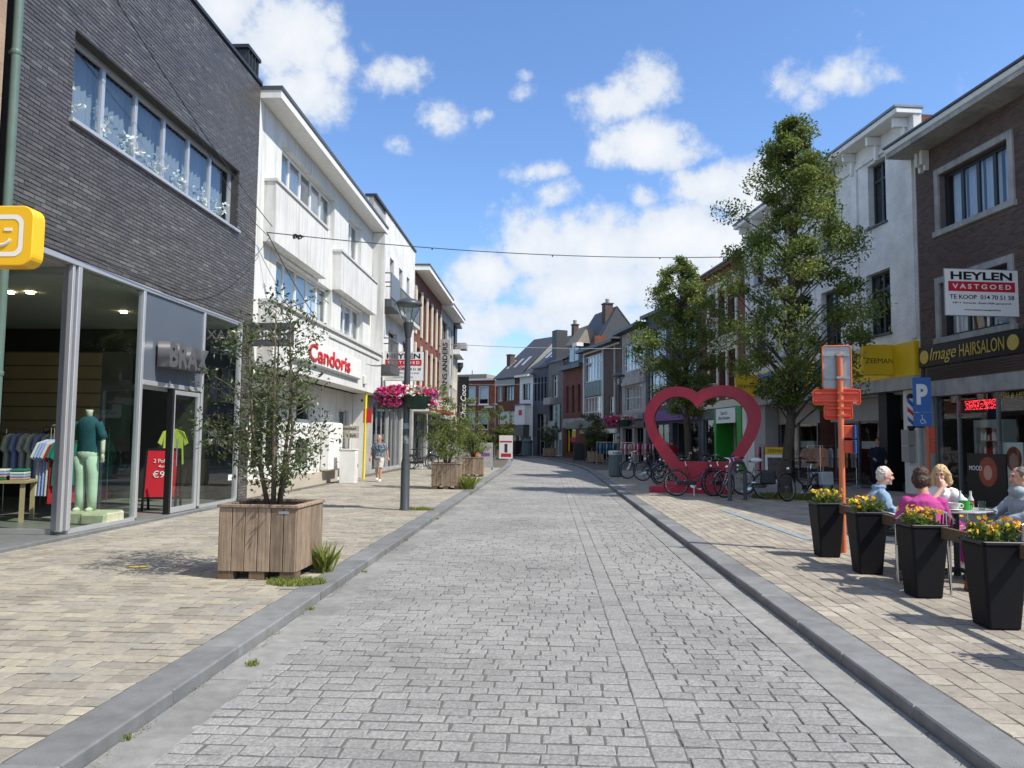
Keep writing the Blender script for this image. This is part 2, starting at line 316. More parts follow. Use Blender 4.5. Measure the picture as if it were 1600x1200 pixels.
MLeaf('petal_purple', (.22, .03, .26), (.55, .22, .50), .3, .6, .2)
MLeaf('petal_yellow', (.82, .60, .02), (.85, .68, .05), .3, .6, .2)
MLeaf('petal_orange', (.78, .26, .02), (.85, .48, .05), .3, .6, .2)
MLeaf('petal_orchid', (.72, .76, .74), (.80, .83, .80), .3, .6, .2)

# ------------------------------------------------------------------ builders
class MB:
    """collects shapes into one mesh"""
    def __init__(s): s.v = []; s.f = []; s.m = Matrix.Identity(4)
    def P(s, *pts):
        i = len(s.v)
        for p in pts: s.v.append(tuple(s.m @ Vector(p)))
        return i
    def quad(s, a, b, c, d): i = s.P(a, b, c, d); s.f.append((i, i+1, i+2, i+3)); return s
    def poly(s, pts): i = s.P(*pts); s.f.append(tuple(range(i, i+len(pts)))); return s
    def box(s, x0, x1, y0, y1, z0, z1):
        i = s.P((x0,y0,z0),(x1,y0,z0),(x1,y1,z0),(x0,y1,z0),(x0,y0,z1),(x1,y0,z1),(x1,y1,z1),(x0,y1,z1))
        for q in ((0,3,2,1),(4,5,6,7),(0,1,5,4),(1,2,6,5),(2,3,7,6),(3,0,4,7)): s.f.append(tuple(i+k for k in q))
        return s
    def frustum(s, cx, cy, a0, b0, z0, a1, b1, z1):
        i = s.P((cx-a0,cy-b0,z0),(cx+a0,cy-b0,z0),(cx+a0,cy+b0,z0),(cx-a0,cy+b0,z0),(cx-a1,cy-b1,z1),(cx+a1,cy-b1,z1),(cx+a1,cy+b1,z1),(cx-a1,cy+b1,z1))
        for q in ((0,3,2,1),(4,5,6,7),(0,1,5,4),(1,2,6,5),(2,3,7,6),(3,0,4,7)): s.f.append(tuple(i+k for k in q))
        return s
    def prism(s, poly, y0, y1):                       # outline in x,z; extruded along y
        n = len(poly); i = s.P(*[(x, y0, z) for x, z in poly]); j = s.P(*[(x, y1, z) for x, z in poly])
        s.f.append(tuple(i+k for k in range(n))); s.f.append(tuple(j+k for k in reversed(range(n))))
        for k in range(n): l = (k+1) % n; s.f.append((i+l, i+k, j+k, j+l))
        return s
    def tube(s, pts, r, n=8, cap=True):
        pts = [Vector(p) for p in pts]; rs = r if isinstance(r, (list, tuple)) else [r]*len(pts)
        rings = []; prev = None
        for k, p in enumerate(pts):
            d = (pts[min(k+1, len(pts)-1)] - pts[max(k-1, 0)]).normalized()
            if prev is None: a = d.orthogonal().normalized()
            else: a = (prev - d*prev.dot(d)); a = a.normalized() if a.length > 1e-6 else d.orthogonal().normalized()
            prev = a; b = d.cross(a)
            rings.append(s.P(*[p + (a*math.cos(2*math.pi*q/n) + b*math.sin(2*math.pi*q/n))*rs[k] for q in range(n)]))
        for k in range(len(rings)-1):
            for q in range(n): w = (q+1) % n; s.f.append((rings[k]+q, rings[k]+w, rings[k+1]+w, rings[k+1]+q))
        if cap: s.f.append(tuple(rings[0]+q for q in reversed(range(n)))); s.f.append(tuple(rings[-1]+q for q in range(n)))
        return s
    def lathe(s, prof, n=20, c=(0, 0, 0), sx=1, sy=1):
        rings = [s.P(*[(c[0]+r*math.cos(2*math.pi*q/n)*sx, c[1]+r*math.sin(2*math.pi*q/n)*sy, c[2]+z) for q in range(n)]) for r, z in prof]
        for k in range(len(rings)-1):
            for q in range(n): w = (q+1) % n; s.f.append((rings[k]+q, rings[k]+w, rings[k+1]+w, rings[k+1]+q))
        s.f.append(tuple(rings[0]+q for q in reversed(range(n)))); s.f.append(tuple(rings[-1]+q for q in range(n))); return s
    def ball(s, c, rx, ry=None, rz=None, n=12, m=8):
        ry = ry or rx; rz = rz or rx
        return s.lathe([(math.sin(math.pi*max(.02, min(.98, k/m))), -math.cos(math.pi*k/m)*rz) for k in range(m+1)], n, c, rx, ry)
    def torus(s, c, Rr, r, axis='x', n=32, k=8):
        pts = []
        for q in range(n+1):
            a = 2*math.pi*q/n; u, v = Rr*math.cos(a), Rr*math.sin(a)
            pts.append({'x': (c[0], c[1]+u, c[2]+v), 'y': (c[0]+u, c[1], c[2]+v), 'z': (c[0]+u, c[1]+v, c[2])}[axis])
        return s.tube(pts, r, k, False)
    def build(s, name, mat, parent=None, smooth=False, bevel=0, loc=None, seg=1):
        me = bpy.data.meshes.new(name); me.from_pydata(s.v, [], s.f); me.materials.append(MATS[mat] if isinstance(mat, str) else mat)
        if smooth: me.polygons.foreach_set('use_smooth', [True]*len(me.polygons))
        o = bpy.data.objects.new(name, me); COL.objects.link(o)
        if smooth == 'auto':
            me.polygons.foreach_set('use_smooth', [True]*len(me.polygons)); me.set_sharp_from_angle(angle=R(38))
        if parent: o.parent = parent
        if loc is not None: o.location = loc
        if bevel: b = o.modifiers.new('bevel', 'BEVEL'); b.width = bevel; b.segments = seg; b.limit_method = 'ANGLE'; b.angle_limit = R(40)
        return o
def tag(o, label=None, cat=None, group=None, kind=None):
    if label: o['label'] = label
    if cat: o['category'] = cat
    if group: o['group'] = group
    if kind: o['kind'] = kind
    return o
def thing(name, label, cat, loc=(0, 0, 0), rz=0, group=None):
    o = bpy.data.objects.new(name, None); COL.objects.link(o); o.empty_display_size = .2
    o.location = loc; o.rotation_euler = (0, 0, rz); return tag(o, label, cat, group)
def copy_tree(o, parent=None):
    c = o.copy(); COL.objects.link(c)
    if parent is not None: c.parent = parent
    for ch in list(o.children): copy_tree(ch, c)
    return c
def text(name, s, mat, parent, w, h, loc, rz=0, depth=.004, bold=.012, tilt=0, spacing=1.0, shear=0, along='x'):
    """lettering that fits a w x h box centred on loc, facing -y (rz turns it about z)"""
    cu = bpy.data.curves.new(name, 'FONT'); cu.body = s; cu.extrude = .5; cu.offset = bold; cu.space_character = spacing; cu.shear = shear; cu.resolution_u = 3
    t = bpy.data.objects.new(name, cu); COL.objects.link(t)
    dg = bpy.context.evaluated_depsgraph_get(); me = bpy.data.meshes.new_from_object(t.evaluated_get(dg)); bpy.data.objects.remove(t); bpy.data.curves.remove(cu)
    co = np.empty(len(me.vertices)*3, 'f'); me.vertices.foreach_get('co', co); co = co.reshape(-1, 3)
    lo, hi = co.min(0), co.max(0); c = (co-(lo+hi)/2)/(hi-lo)
    out = np.stack([c[:, 0]*w, -c[:, 2]*depth, c[:, 1]*h], 1)
    if tilt: ca, sa = math.cos(tilt), math.sin(tilt); out = np.stack([out[:, 0]*ca-out[:, 2]*sa, out[:, 1], out[:, 0]*sa+out[:, 2]*ca], 1)
    me.vertices.foreach_set('co', out.astype('f').ravel()); me.update(); me.materials.clear(); me.materials.append(MATS[mat]); me.name = name
    o = bpy.data.objects.new(name, me); COL.objects.link(o); o.parent = parent; o.location = loc; o.rotation_euler = (0, 0, rz); return o

# laid pieces (setts, paving bricks, wall bricks): 12 vertices, chamfered top
PF = np.array([(0,1,5,4),(1,2,6,5),(2,3,7,6),(3,0,4,7),(4,5,9,8),(5,6,10,9),(6,7,11,10),(7,4,8,11),(8,9,10,11)])
def piece_verts(lx, ly, h, ch, jit, rng, drop=.03, inset=1.0):
    n = len(lx); V = np.zeros((n, 12, 3))
    sg = np.array([(-1,-1),(1,-1),(1,1),(-1,1)])
    hx, hy = lx[:, None]/2, ly[:, None]/2
    j = rng.normal(0, jit, (n, 4, 2))
    for k, (ins, z) in enumerate(((0, -drop), (0, -ch), (ch, 0))):
        V[:, k*4:k*4+4, 0] = sg[:, 0]*(hx-ins*inset) + j[:, :, 0]; V[:, k*4:k*4+4, 1] = sg[:, 1]*(hy-ins*inset) + j[:, :, 1]; V[:, k*4:k*4+4, 2] = z
    V[:, 4:, 2] += h[:, None]
    tl = rng.normal(0, jit*.5, (n, 2, 1)); V[:, 4:, 2] += tl[:, 0]*np.sign(V[:, 4:, 0])*.5 + tl[:, 1]*np.sign(V[:, 4:, 1])*.5
    return V
def mesh_np(name, V, Fc, mat, rnd=None):
    me = bpy.data.meshes.new(name); nv = len(V); nf, k = Fc.shape
    me.vertices.add(nv); me.vertices.foreach_set('co', V.astype('f').ravel())
    me.loops.add(nf*k); me.loops.foreach_set('vertex_index', Fc.astype('i').ravel())
    me.polygons.add(nf); me.polygons.foreach_set('loop_start', np.arange(0, nf*k, k, dtype='i'))
    me.update(calc_edges=True); me.validate(); me.shade_flat()
    if rnd is not None:
        at = me.attributes.new('rnd', 'FLOAT', 'FACE'); at.data.foreach_set('value', rnd.astype('f'))
    me.materials.append(MATS[mat]); return me
def to_px(p):
    v = np.asarray(p, float) - np.array([0, 0, CAM_H]); w = v @ np.array(fw)
    w = np.where(w < .1, .1, w)
    return 800+1200*(v @ np.array(rtv))/w, 600-1200*(v @ np.array(upv))/w, w
def lay(name, rest_name, parent, cen, lx, ly, h, mat, frame=None, singles=300, ch=.008, jit=.004, maxd=60, seed=1, inset=1.0):
    """pieces on a plane: cen (n,3) in the parent's frame; frame maps piece x,y,z to the parent's axes. The nearest in view become objects."""
    rng = np.random.default_rng(seed); n = len(cen)
    Fm = np.eye(3) if frame is None else np.array(frame, float)
    rnd = rng.random(n)
    Wm = np.array(parent.matrix_basis) if parent else np.eye(4)
    wp = cen @ Wm[:3, :3].T + Wm[:3, 3]
    x, y, w = to_px(wp); vis = (x > -10) & (x < 1610) & (y > -10) & (y < 1210) & (w > .5)
    order = np.argsort(np.where(vis, w, 1e9)); pick = order[:min(singles, int(vis.sum()))]
    rest = np.setdiff1d(np.arange(n), pick)
    if len(rest):
        V = piece_verts(lx[rest], ly[rest], h[rest], ch, jit, rng, inset=inset) @ Fm + cen[rest][:, None, :]
        Fc = (PF[None] + (np.arange(len(rest))*12)[:, None, None]).reshape(-1, 4)
        me = mesh_np(rest_name, V.reshape(-1, 3), Fc, mat, np.repeat(rnd[rest], 9))
        o = bpy.data.objects.new(rest_name, me); COL.objects.link(o); o.parent = parent; o['kind'] = 'stuff'
    NV = 14; pool = []
    ml, mw, mh = float(np.median(lx)), float(np.median(ly)), float(np.median(h))
    for k in range(NV):
        V = piece_verts(np.array([ml]), np.array([mw]), np.array([mh]), ch, jit, rng, inset=inset)[0]
        pool.append(mesh_np(name, V, PF, mat, np.full(9, (k+.5)/NV)))
    q = Matrix([[float(Fm[c][r]) for c in range(3)] for r in range(3)]).to_quaternion()
    for i in pick:
        o = bpy.data.objects.new(name, pool[int(rnd[i]*NV) % NV]); COL.objects.link(o); o.parent = parent
        o.location = cen[i]; o.rotation_mode = 'QUATERNION'; o.rotation_quaternion = q; o.scale = (lx[i]/ml, ly[i]/mw, h[i]/mh)

# ------------------------------------------------------------------ ground, road, kerbs, pavements
KL = np.array([(-10,-2.13),(40,-2.13),(45,-2.19),(50,-2.35),(55,-2.58),(60,-2.9),(67,-3.6),(72,-4.6),(78,-6.6),(84,-9.6),(92,-15)])
KR = np.array([(-10,2.03),(36,2.03),(40,1.95),(45,1.7),(51.5,1.0),(60,.1),(66,-.9),(72,-2.3),(78,-4.6),(84,-7.8),(92,-13)])
def xl(y): return np.interp(y, KL[:, 0], KL[:, 1])
def xr(y): return np.interp(y, KR[:, 0], KR[:, 1])
mb = MB(); mb.quad((-600,-200,-.06),(600,-200,-.06),(600,1000,-.06),(-600,1000,-.06)); tag(mb.build('ground', 'ground'), kind='structure')
ys = sorted(set(list(range(-8, 93, 2)) + [92]))
mb = MB()
for a, b in zip(ys, ys[1:]): mb.quad((xl(a)-.1,a,.0165),(xr(a)+.1,a,.0165),(xr(b)+.1,b,.0165),(xl(b)-.1,b,.0165))
road = tag(mb.build('road', 'joint_sand'), kind='structure')
mb = MB()
for a, b in zip(ys, ys[1:]): mb.quad((-40,a,.0962),(xl(a)-.25,a,.0962),(xl(b)-.25,b,.0962),(-40,b,.0962))
pave_l = tag(mb.build('pavement_left', 'joint_pale'), kind='structure')
mb = MB()
for a, b in zip(ys, ys[1:]): mb.quad((xr(a)+.25,a,.0962),(40,a,.0962),(40,b,.0962),(xr(b)+.25,b,.0962))
pave_r = tag(mb.build('pavement_right', 'joint_pale'), kind='structure')

# granite setts in rows across the road, with one lengthwise course
cen = []; LX = []; LY = []; HH = []
y = 1.6; rr = random.Random(3)
def sett(x, yy, lx, ly): cen.append((x, yy, 0)); LX.append(lx-.009); LY.append(ly-.017); HH.append(.0225 + rr.gauss(0, .0014))
while y < 64:
    pit = .122 + rr.uniform(-.006, .007); a, b = xl(y)+.30, xr(y)-.30
    mid = .60 if y < 44 else None
    x = a - rr.uniform(0, .12)
    lim = (mid-.085) if mid else b
    while x < lim - .06:
        l = rr.uniform(.14, .205)
        if x + l > lim - .07: l = lim - x
        sett(x+l/2, y, l, pit); x += l
    if mid:
        x = mid+.085
        while x < b - .06:
            l = rr.uniform(.14, .205)
            if x + l > b - .07: l = b - x
            sett(x+l/2, y, l, pit); x += l
    y += pit
y = 1.5
while y < 44: l = rr.uniform(.16, .22); sett(.60, y+l/2, .17, l); y += l
lay('sett', 'sett_field', road, np.array(cen), np.array(LX), np.array(LY), np.array(HH), 'sett', ch=.0035, jit=.0036, seed=11, inset=1.5)
# gutters and kerbs of long blue stones
def stones(name, parent, off0, off1, z, mat, length, ch, seed, side):
    c = []; lx = []; ly = []; h = []; r_ = random.Random(seed); y = 1.4
    while y < 70:
        l = length*r_.uniform(.9, 1.1); f = xl if side < 0 else xr
        xm = (f(y)+f(y+l))/2 + side*(off0+off1)/2
        c.append((xm, y+l/2, 0)); lx.append(off1-off0-.004); ly.append(l-.009); h.append(z + r_.gauss(0, .0015)); y += l
    lay(name, name+'_row', parent, np.array(c), np.array(lx), np.array(ly), np.array(h), mat, ch=ch, jit=.0015, seed=seed)
gut_l = tag(MB().box(-2.14,-1.82,-8,1.39,-.05,.02).build('gutter_left', 'gutterstone'), kind='structure')
gut_r = tag(MB().box(1.72,2.04,-8,1.39,-.05,.02).build('gutter_right', 'gutterstone'), kind='structure')
kerb_l = tag(MB().box(-2.41,-2.13,-8,1.39,-.05,.1).build('kerb_left', 'bluestone'), kind='structure')
kerb_r = tag(MB().box(2.03,2.31,-8,1.39,-.05,.1).build('kerb_right', 'bluestone'), kind='structure')
stones('gutter_stone', gut_l, -.30, 0.0, .024, 'gutterstone', .9, .003, 21, -1); stones('gutter_stone', gut_r, -.30, 0.0, .024, 'gutterstone', .9, .003, 22, 1)
stones('kerb_stone', kerb_l, 0.0, .28, .103, 'bluestone', 1.0, .010, 23, -1); stones('kerb_stone', kerb_r, 0.0, .28, .103, 'bluestone', 1.0, .010, 24, 1)
# left pavement: tumbled rectangles; right pavement: staggered columns
cen = []; LX = []; LY = []; HH = []
y = 2.2
while y < 40:
    pit = .142 + rr.uniform(-.012, .014); b = xl(y)-.285; x = -6.78 + rr.uniform(-.1, 0) if y > 10.6 else -8.6
    while x < b - .04:
        l = rr.uniform(.13, .235)
        if x + l > b - .07: l = b - x
        cen.append((x+l/2, y, 0)); LX.append(l-.008); LY.append(pit-.016); HH.append(.1005+rr.gauss(0, .0011)); x += l
    y += pit
lay('paving_brick', 'paving_field', pave_l, np.array(cen), np.array(LX), np.array(LY), np.array(HH), 'paving', ch=.003, jit=.004, inset=1.4, seed=12)
cen = []; LX = []; LY = []; HH = []
def xfac(y): return 10.85 - .135*(y-20.94)
x = 2.315; k = 0
while x < 12.4:
    w = .155 + rr.uniform(-.004, .004); y = 2.2 - .07*(k % 2) + .02*(k % 3)
    while y < 38:
        l = .205 + rr.uniform(-.012, .012)
        if x < xfac(y)-.05 and x+w/2 > xr(y)+.28: cen.append((x+w/2, y+l/2, 0)); LX.append(w-.007); LY.append(l-.015); HH.append(.1005+rr.gauss(0, .001))
        y += l
    x += w; k += 1
lay('paving_brick', 'paving_field', pave_r, np.array(cen), np.array(LX), np.array(LY), np.array(HH), 'paving_rose', ch=.003, jit=.0025, inset=1.2, seed=13)
# painted parking bay lines on the right pavement
def paint(name, a, b, w, mat, z=.109):
    a, b = Vector(a), Vector(b); n = Vector((-(b-a).y, (b-a).x)).normalized()*w/2; mb = MB()
    k = max(2, int((b-a).length/.2))
    for i in range(k):
        p, q = a+(b-a)*(i/k), a+(b-a)*((i+.93)/k)
        mb.quad((p.x-n.x,p.y-n.y,z),(q.x-n.x,q.y-n.y,z),(q.x+n.x,q.y+n.y,z),(p.x+n.x,p.y+n.y,z))
    o = mb.build(name, mat); o['kind'] = 'structure'; return o
paint('bay_marking', (3.72, 16.6), (3.90, 11.75), .13, 'paint_blue'); paint('bay_marking', (3.90, 11.75), (6.2, 11.85), .13, 'paint_blue')
paint('floor_mark', (-4.62, 8.40), (-4.42, 8.46), .10, 'paint_yellow')
paint('floor_mark', (4.05, 6.75), (4.35, 6.55), .10, 'paint_white')

# ------------------------------------------------------------------ building kit
class Bld:
    """a building seen from its facade: local x runs left to right along the front, -y points to the street"""
    def __init__(s, name, label, A, B, cat='building'):
        s.A = Vector(A); s.B = Vector(B); d = s.B-s.A; s.w = d.length
        s.o = thing(name, label, cat, (A[0], A[1], 0), math.atan2(d.y, d.x)); s.holes = []
        s.o.matrix_basis = Matrix.Translation((A[0], A[1], 0)) @ Matrix.Rotation(math.atan2(d.y, d.x), 4, 'Z')
    def mb(s, name, mat, fn, parent=None, **k): m = MB(); fn(m); return m.build(name, mat, parent or s.o, **k)
    def box(s, name, mat, x0, x1, y0, y1, z0, z1, parent=None, bevel=0): return MB().box(x0,x1,y0,y1,z0,z1).build(name, mat, parent or s.o, bevel=bevel)
    def wall(s, x0, x1, z0, z1, mat, y=0.0, t=.25, name='wall', holes=None):
        H = [h for h in (s.holes if holes is None else holes) if h[1] > x0 and h[0] < x1 and h[3] > z0 and h[2] < z1]
        xs = sorted(set([x0, x1] + [min(max(h[k], x0), x1) for h in H for k in (0, 1)])); zs = sorted(set([z0, z1] + [min(max(h[k], z0), z1) for h in H for k in (2, 3)]))
        mb = MB()
        for h in H:
            a, b, c, d = max(h[0], x0), min(h[1], x1), max(h[2], z0), min(h[3], z1)
            mb.quad((a,y,c),(a,y,d),(a,y+t,d),(a,y+t,c)); mb.quad((b,y,d),(b,y,c),(b,y+t,c),(b,y+t,d))
            mb.quad((a,y,d),(b,y,d),(b,y+t,d),(a,y+t,d)); mb.quad((b,y,c),(a,y,c),(a,y+t,c),(b,y+t,c))
        for i in range(len(xs)-1):
            for j in range(len(zs)-1):
                cx, cz = (xs[i]+xs[i+1])/2, (zs[j]+zs[j+1])/2
                if any(h[0] < cx < h[1] and h[2] < cz < h[3] for h in H): continue
                mb.quad((xs[i],y,zs[j]),(xs[i+1],y,zs[j]),(xs[i+1],y,zs[j+1]),(xs[i],y,zs[j+1]))
        mb.quad((x0,y,z0),(x0,y,z1),(x0,y+t,z1),(x0,y+t,z0)); mb.quad((x1,y,z1),(x1,y,z0),(x1,y+t,z0),(x1,y+t,z1))
        mb.quad((x0,y,z1),(x1,y,z1),(x1,y+t,z1),(x0,y+t,z1)); mb.quad((x1,y,z0),(x0,y,z0),(x0,y+t,z0),(x1,y+t,z0))
        return mb.build(name, mat, s.o)
    def mass(s, z1, depth, mat, x0=0, x1=None, y=.25, z0=0, roof='slate'):
        x1 = x1 or s.w; mb = MB()
        mb.quad((x0,y,z0),(x0,y,z1),(x0,depth,z1),(x0,depth,z0)); mb.quad((x1,y,z1),(x1,y,z0),(x1,depth,z0),(x1,depth,z1)); mb.quad((x0,depth,z0),(x0,depth,z1),(x1,depth,z1),(x1,depth,z0))
        mb.build('side_wall', mat, s.o)
        MB().box(x0+.004, x1-.004, y, depth-.004, z1-.12, z1-.006).build('flat_roof', roof, s.o)
    def win(s, x0, x1, z0, z1, nx=1, nz=1, fr='white_paint', fw_=.055, rec=.14, sill=None, y=0.0, curtain=None, room='room_dark', glass='window_glass', zs=None, xs=None, hole=True, back=.5, name='window'):
        if hole: s.holes.append((x0, x1, z0, z1))
        yy = y+rec; mb = MB(); d = .06
        mb.box(x0, x0+fw_, yy, yy+d, z0, z1); mb.box(x1-fw_, x1, yy, yy+d, z0, z1)
        mb.box(x0+fw_, x1-fw_, yy, yy+d, z0, z0+fw_); mb.box(x0+fw_, x1-fw_, yy, yy+d, z1-fw_, z1)
        XS = xs or [x0+fw_+(x1-x0-2*fw_)*k/nx for k in range(1, nx)]; ZS = zs or [z0+fw_+(z1-z0-2*fw_)*k/nz for k in range(1, nz)]
        for x in XS: mb.box(x-fw_*.55, x+fw_*.55, yy+.002, yy+d-.002, z0+fw_, z1-fw_)
        gx = [x0+fw_]+XS+[x1-fw_]
        for z in ZS:
            for i in range(len(gx)-1): mb.box(gx[i]+(fw_*.55 if i else 0), gx[i+1]-(fw_*.55 if i < len(gx)-2 else 0), yy+.004, yy+d-.004, z-fw_*.45, z+fw_*.45)
        w = mb.build(name, fr, s.o)
        gz = [z0+fw_]+ZS+[z1-fw_]
        for i in range(len(gx)-1):
            for j in range(len(gz)-1): MB().quad((gx[i],yy+.035,gz[j]),(gx[i+1],yy+.035,gz[j]),(gx[i+1],yy+.035,gz[j+1]),(gx[i],yy+.035,gz[j+1])).build('pane', glass, w)
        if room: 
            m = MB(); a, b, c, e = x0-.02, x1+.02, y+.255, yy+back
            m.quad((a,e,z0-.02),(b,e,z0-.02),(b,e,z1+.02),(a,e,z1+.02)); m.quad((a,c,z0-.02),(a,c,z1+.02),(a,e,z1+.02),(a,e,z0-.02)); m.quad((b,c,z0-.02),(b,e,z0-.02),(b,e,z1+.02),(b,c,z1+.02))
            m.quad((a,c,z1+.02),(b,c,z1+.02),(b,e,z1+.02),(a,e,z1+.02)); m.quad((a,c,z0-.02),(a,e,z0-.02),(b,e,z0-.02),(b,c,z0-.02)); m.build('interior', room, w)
        if curtain:
            cm, spans, zl = curtain
            for (f0, f1) in spans:
                a, b = x0+(x1-x0)*f0, x0+(x1-x0)*f1; m = MB(); n = max(4, int((b-a)/.045)); zb = z0+(z1-z0)*zl
                for k in range(n):
                    p, q = a+(b-a)*k/n, a+(b-a)*(k+1)/n; ya, yb = yy+.20+.02*math.sin(k*1.9), yy+.20+.02*math.sin((k+1)*1.9)
                    m.quad((p,ya,zb),(q,yb,zb),(q,yb,z1),(p,ya,z1))
                m.build('curtain', cm, w)
        if sill: MB().box(x0-.06, x1+.06, y-.08, yy, z0-.07, z0-.001).build('sill', sill, w, bevel=.006)
        return w
    def bricks(s, x0, x1, z0, z1, mat, bl=.215, bh=.052, j=.011, y=0.0, seed=5, singles=300, proud=.006, jit=.002, holes=None):
        rr_ = random.Random(seed); c = []; lx = []; ly = []; h = []; z = z0; row = 0
        H = s.holes if holes is None else holes
        while z + bh < z1 + .01:
            x = x0 - (bl+j)*(.5 if row % 2 else 0) - rr_.uniform(0, .03)
            while x < x1:
                a, b = max(x, x0), min(x+bl*rr_.uniform(.97, 1.0), x1); zc = z+bh/2
                segs = [(a, b)]
                for hh in H:
                    if hh[2]-.004 < zc < hh[3]+.004:
                        ns = []
                        for (p, q) in segs:
                            if q <= hh[0] or p >= hh[1]: ns.append((p, q)); continue
                            if p < hh[0]: ns.append((p, hh[0]))
                            if q > hh[1]: ns.append((hh[1], q))
                        segs = ns
                for (p, q) in segs:
                    if q-p > .03: c.append(((p+q)/2, y, zc)); lx.append(q-p); ly.append(bh); h.append(proud+abs(rr_.gauss(0, .0018)))
                x += bl+j
            z += bh+j; row += 1
        lay('brick', 'brickwork', s.o, np.array(c), np.array(lx), np.array(ly), np.array(h), mat, frame=((1,0,0),(0,0,1),(0,-1,0)), ch=.003, jit=jit, seed=seed, singles=singles)
    def pitched(s, z0, z1, ridge, depth, mat, x0=0, x1=None, over=.3, gable='slate', t=.12, skylights=(), name='roof'):
        """roof with its ridge along the front at depth ridge"""
        x1 = s.w if x1 is None else x1; sl = (z1-z0)/ridge; mb = MB(); f = -over; zf = z0-over*sl
        mb.m = Matrix.Identity(4)
        for (ya, za, yb, zb) in ((f, zf, ridge, z1), (ridge, z1, depth, z0)):
            i = mb.P((x0,ya,za),(x1,ya,za),(x1,yb,zb),(x0,yb,zb),(x0,ya,za+t),(x1,ya,za+t),(x1,yb,zb+t),(x0,yb,zb+t))
            for q in ((0,3,2,1),(4,5,6,7),(0,1,5,4),(1,2,6,5),(2,3,7,6),(3,0,4,7)): mb.f.append(tuple(i+k for k in q))
        r = mb.build(name, mat, s.o)
        g = MB()
        for x in (x0+.03, x1-.03): g.poly([(x,.1,z0-.1),(x,ridge,z1-.02),(x,depth-.1,z0-.1)])
        g.build('gable', gable, s.o)
        for (a, b, ya, yb) in skylights:
            m = MB(); za, zb = z0+ya*sl+t+.04, z0+yb*sl+t+.04
            m.quad((a,ya,za),(b,ya,za),(b,yb,zb),(a,yb,zb)); m.quad((a,ya,za-.06),(b,ya,za-.06),(b,ya,za),(a,ya,za)); m.build('skylight', 'alu', r)
        return r
def chimney(b, x, y, z0, z1, w=.6, mat='brick_brown', pot=True):
    c = MB().box(x-w/2, x+w/2, y-w/2, y+w/2, z0, z1).box(x-w/2-.06, x+w/2+.06, y-w/2-.06, y+w/2+.06, z1, z1+.1).build('chimney', mat, b.o)
    if pot: MB().lathe([(.16,0),(.18,.25),(.2,.35),(.12,.4)], 12, (x, y, z1+.1)).build('chimney_pot', 'concrete', c)
def heylen(parent, w, h, loc, rz, third='TE KOOP  014 70 51 58', lines=('HP + woonst. Zaak blijft geopend.', 'www.heylenvastgoed.be'), sold=False, fine=True, name='board'):
    """estate agent's board, facing -y of its own turn rz"""
    b = bpy.data.objects.new(name, None)
    bpy.data.objects.remove(b)
    o = MB().box(-w/2, w/2, 0, .035, -h/2, h/2).build('board', 'white', parent); o.location = loc; o.rotation_euler = (0, 0, rz)
    MB().box(-w/2-.015, w/2+.015, .006, .03, -h/2-.015, h/2+.015).build('rim', 'galvanised', o)
    MB().box(-w*.455, w*.455, -.004, 0.002, h*.02, h*.235).build('red_band', 'red_sign', o)
    text('lettering', 'HEYLEN', 'black', o, w*.84, h*.175, (0, -.003, h*.36), bold=.03)
    text('lettering', 'VASTGOED', 'white', o, w*.80, h*.105, (0, -.007, h*.128), bold=.02, spacing=1.5)
    if fine:
        text('lettering', third, 'black', o, w*.88, h*.095, (0, -.003, -h*.10), bold=.012)
        text('lettering', lines[0], 'black', o, w*.80, h*.05, (0, -.003, -h*.235), bold=.01); text('lettering', lines[1], 'black', o, w*.5, h*.045, (0, -.003, -h*.38), bold=.01)
    if sold:
        s_ = MB(); s_.m = Matrix.Translation((-w*.13, 0, -h*.055)) @ Matrix.Rotation(-R(10), 4, 'Y'); s_.box(-w*.33, w*.25, -.010, -.006, -h*.075, h*.075); s_.build('sold_strip', 'red_sign', o)
        text('lettering', 'VERKOCHT', 'white', o, w*.50, h*.085, (-w*.16, -.013, -h*.058), bold=.02, tilt=R(10))
    return o

# ================================================================== LEFT ROW
b = Bld('brick_house', 'tan brick house at the very left edge, beside the green downpipe', (-6.8, 1.0), (-6.8, 8.94))
b.wall(0, 7.94, .1, 12, 'brick_tan'); b.mass(12, 9, 'brick_tan')
o = thing('downpipe', 'grey-green downpipe running up between tan and black brick walls', 'pipe', (-6.71, 9.03, .1))
MB().tube([(0,0,0),(0,0,12)], .055, 12).build('pipe', 'green_pipe', o, smooth='auto')
for z in (2.2, 4.2, 6.25, 8.2): MB().lathe([(.062,-.03),(.066,0),(.062,.03)], 12, (0,0,z)).box(-.09,-.03,-.02,.02,z-.02,z+.02).build('bracket', 'green_pipe', o)

# ---- black brick clothes shop
BX = b = Bld('black_brick_shop', 'black brick clothes shop with a long ribbon window and tall glass shopfront', (-6.8, 9.1), (-6.8, 17.2))
U = lambda Y: Y-9.1
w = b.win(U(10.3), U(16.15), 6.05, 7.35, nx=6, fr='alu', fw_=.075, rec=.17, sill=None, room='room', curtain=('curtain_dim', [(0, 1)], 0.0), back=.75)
MB().box(U(10.3)-.05, U(16.15)+.05, -.07, .17, 5.985, 6.045).build('sill', 'alu', w, bevel=.005)
b.wall(0, b.w, 4.09, 9.80, 'joint_dark'); b.bricks(0, b.w, 4.095, 9.80, 'black_brick', seed=41)
b.box('coping', 'anthracite', -.01, b.w+.01, -.05, .35, 9.80, 9.87)
b.mass(9.80, 9, 'black')
b.box('roof_box', 'anthracite', b.w-.72, b.w-.02, .05, 2.2, 9.87, 10.33); 
for k in range(4): b.box('cladding_rib', 'anthracite', b.w-.70+.18*k, b.w-.68+.18*k, .02, .048, 9.88, 10.32)
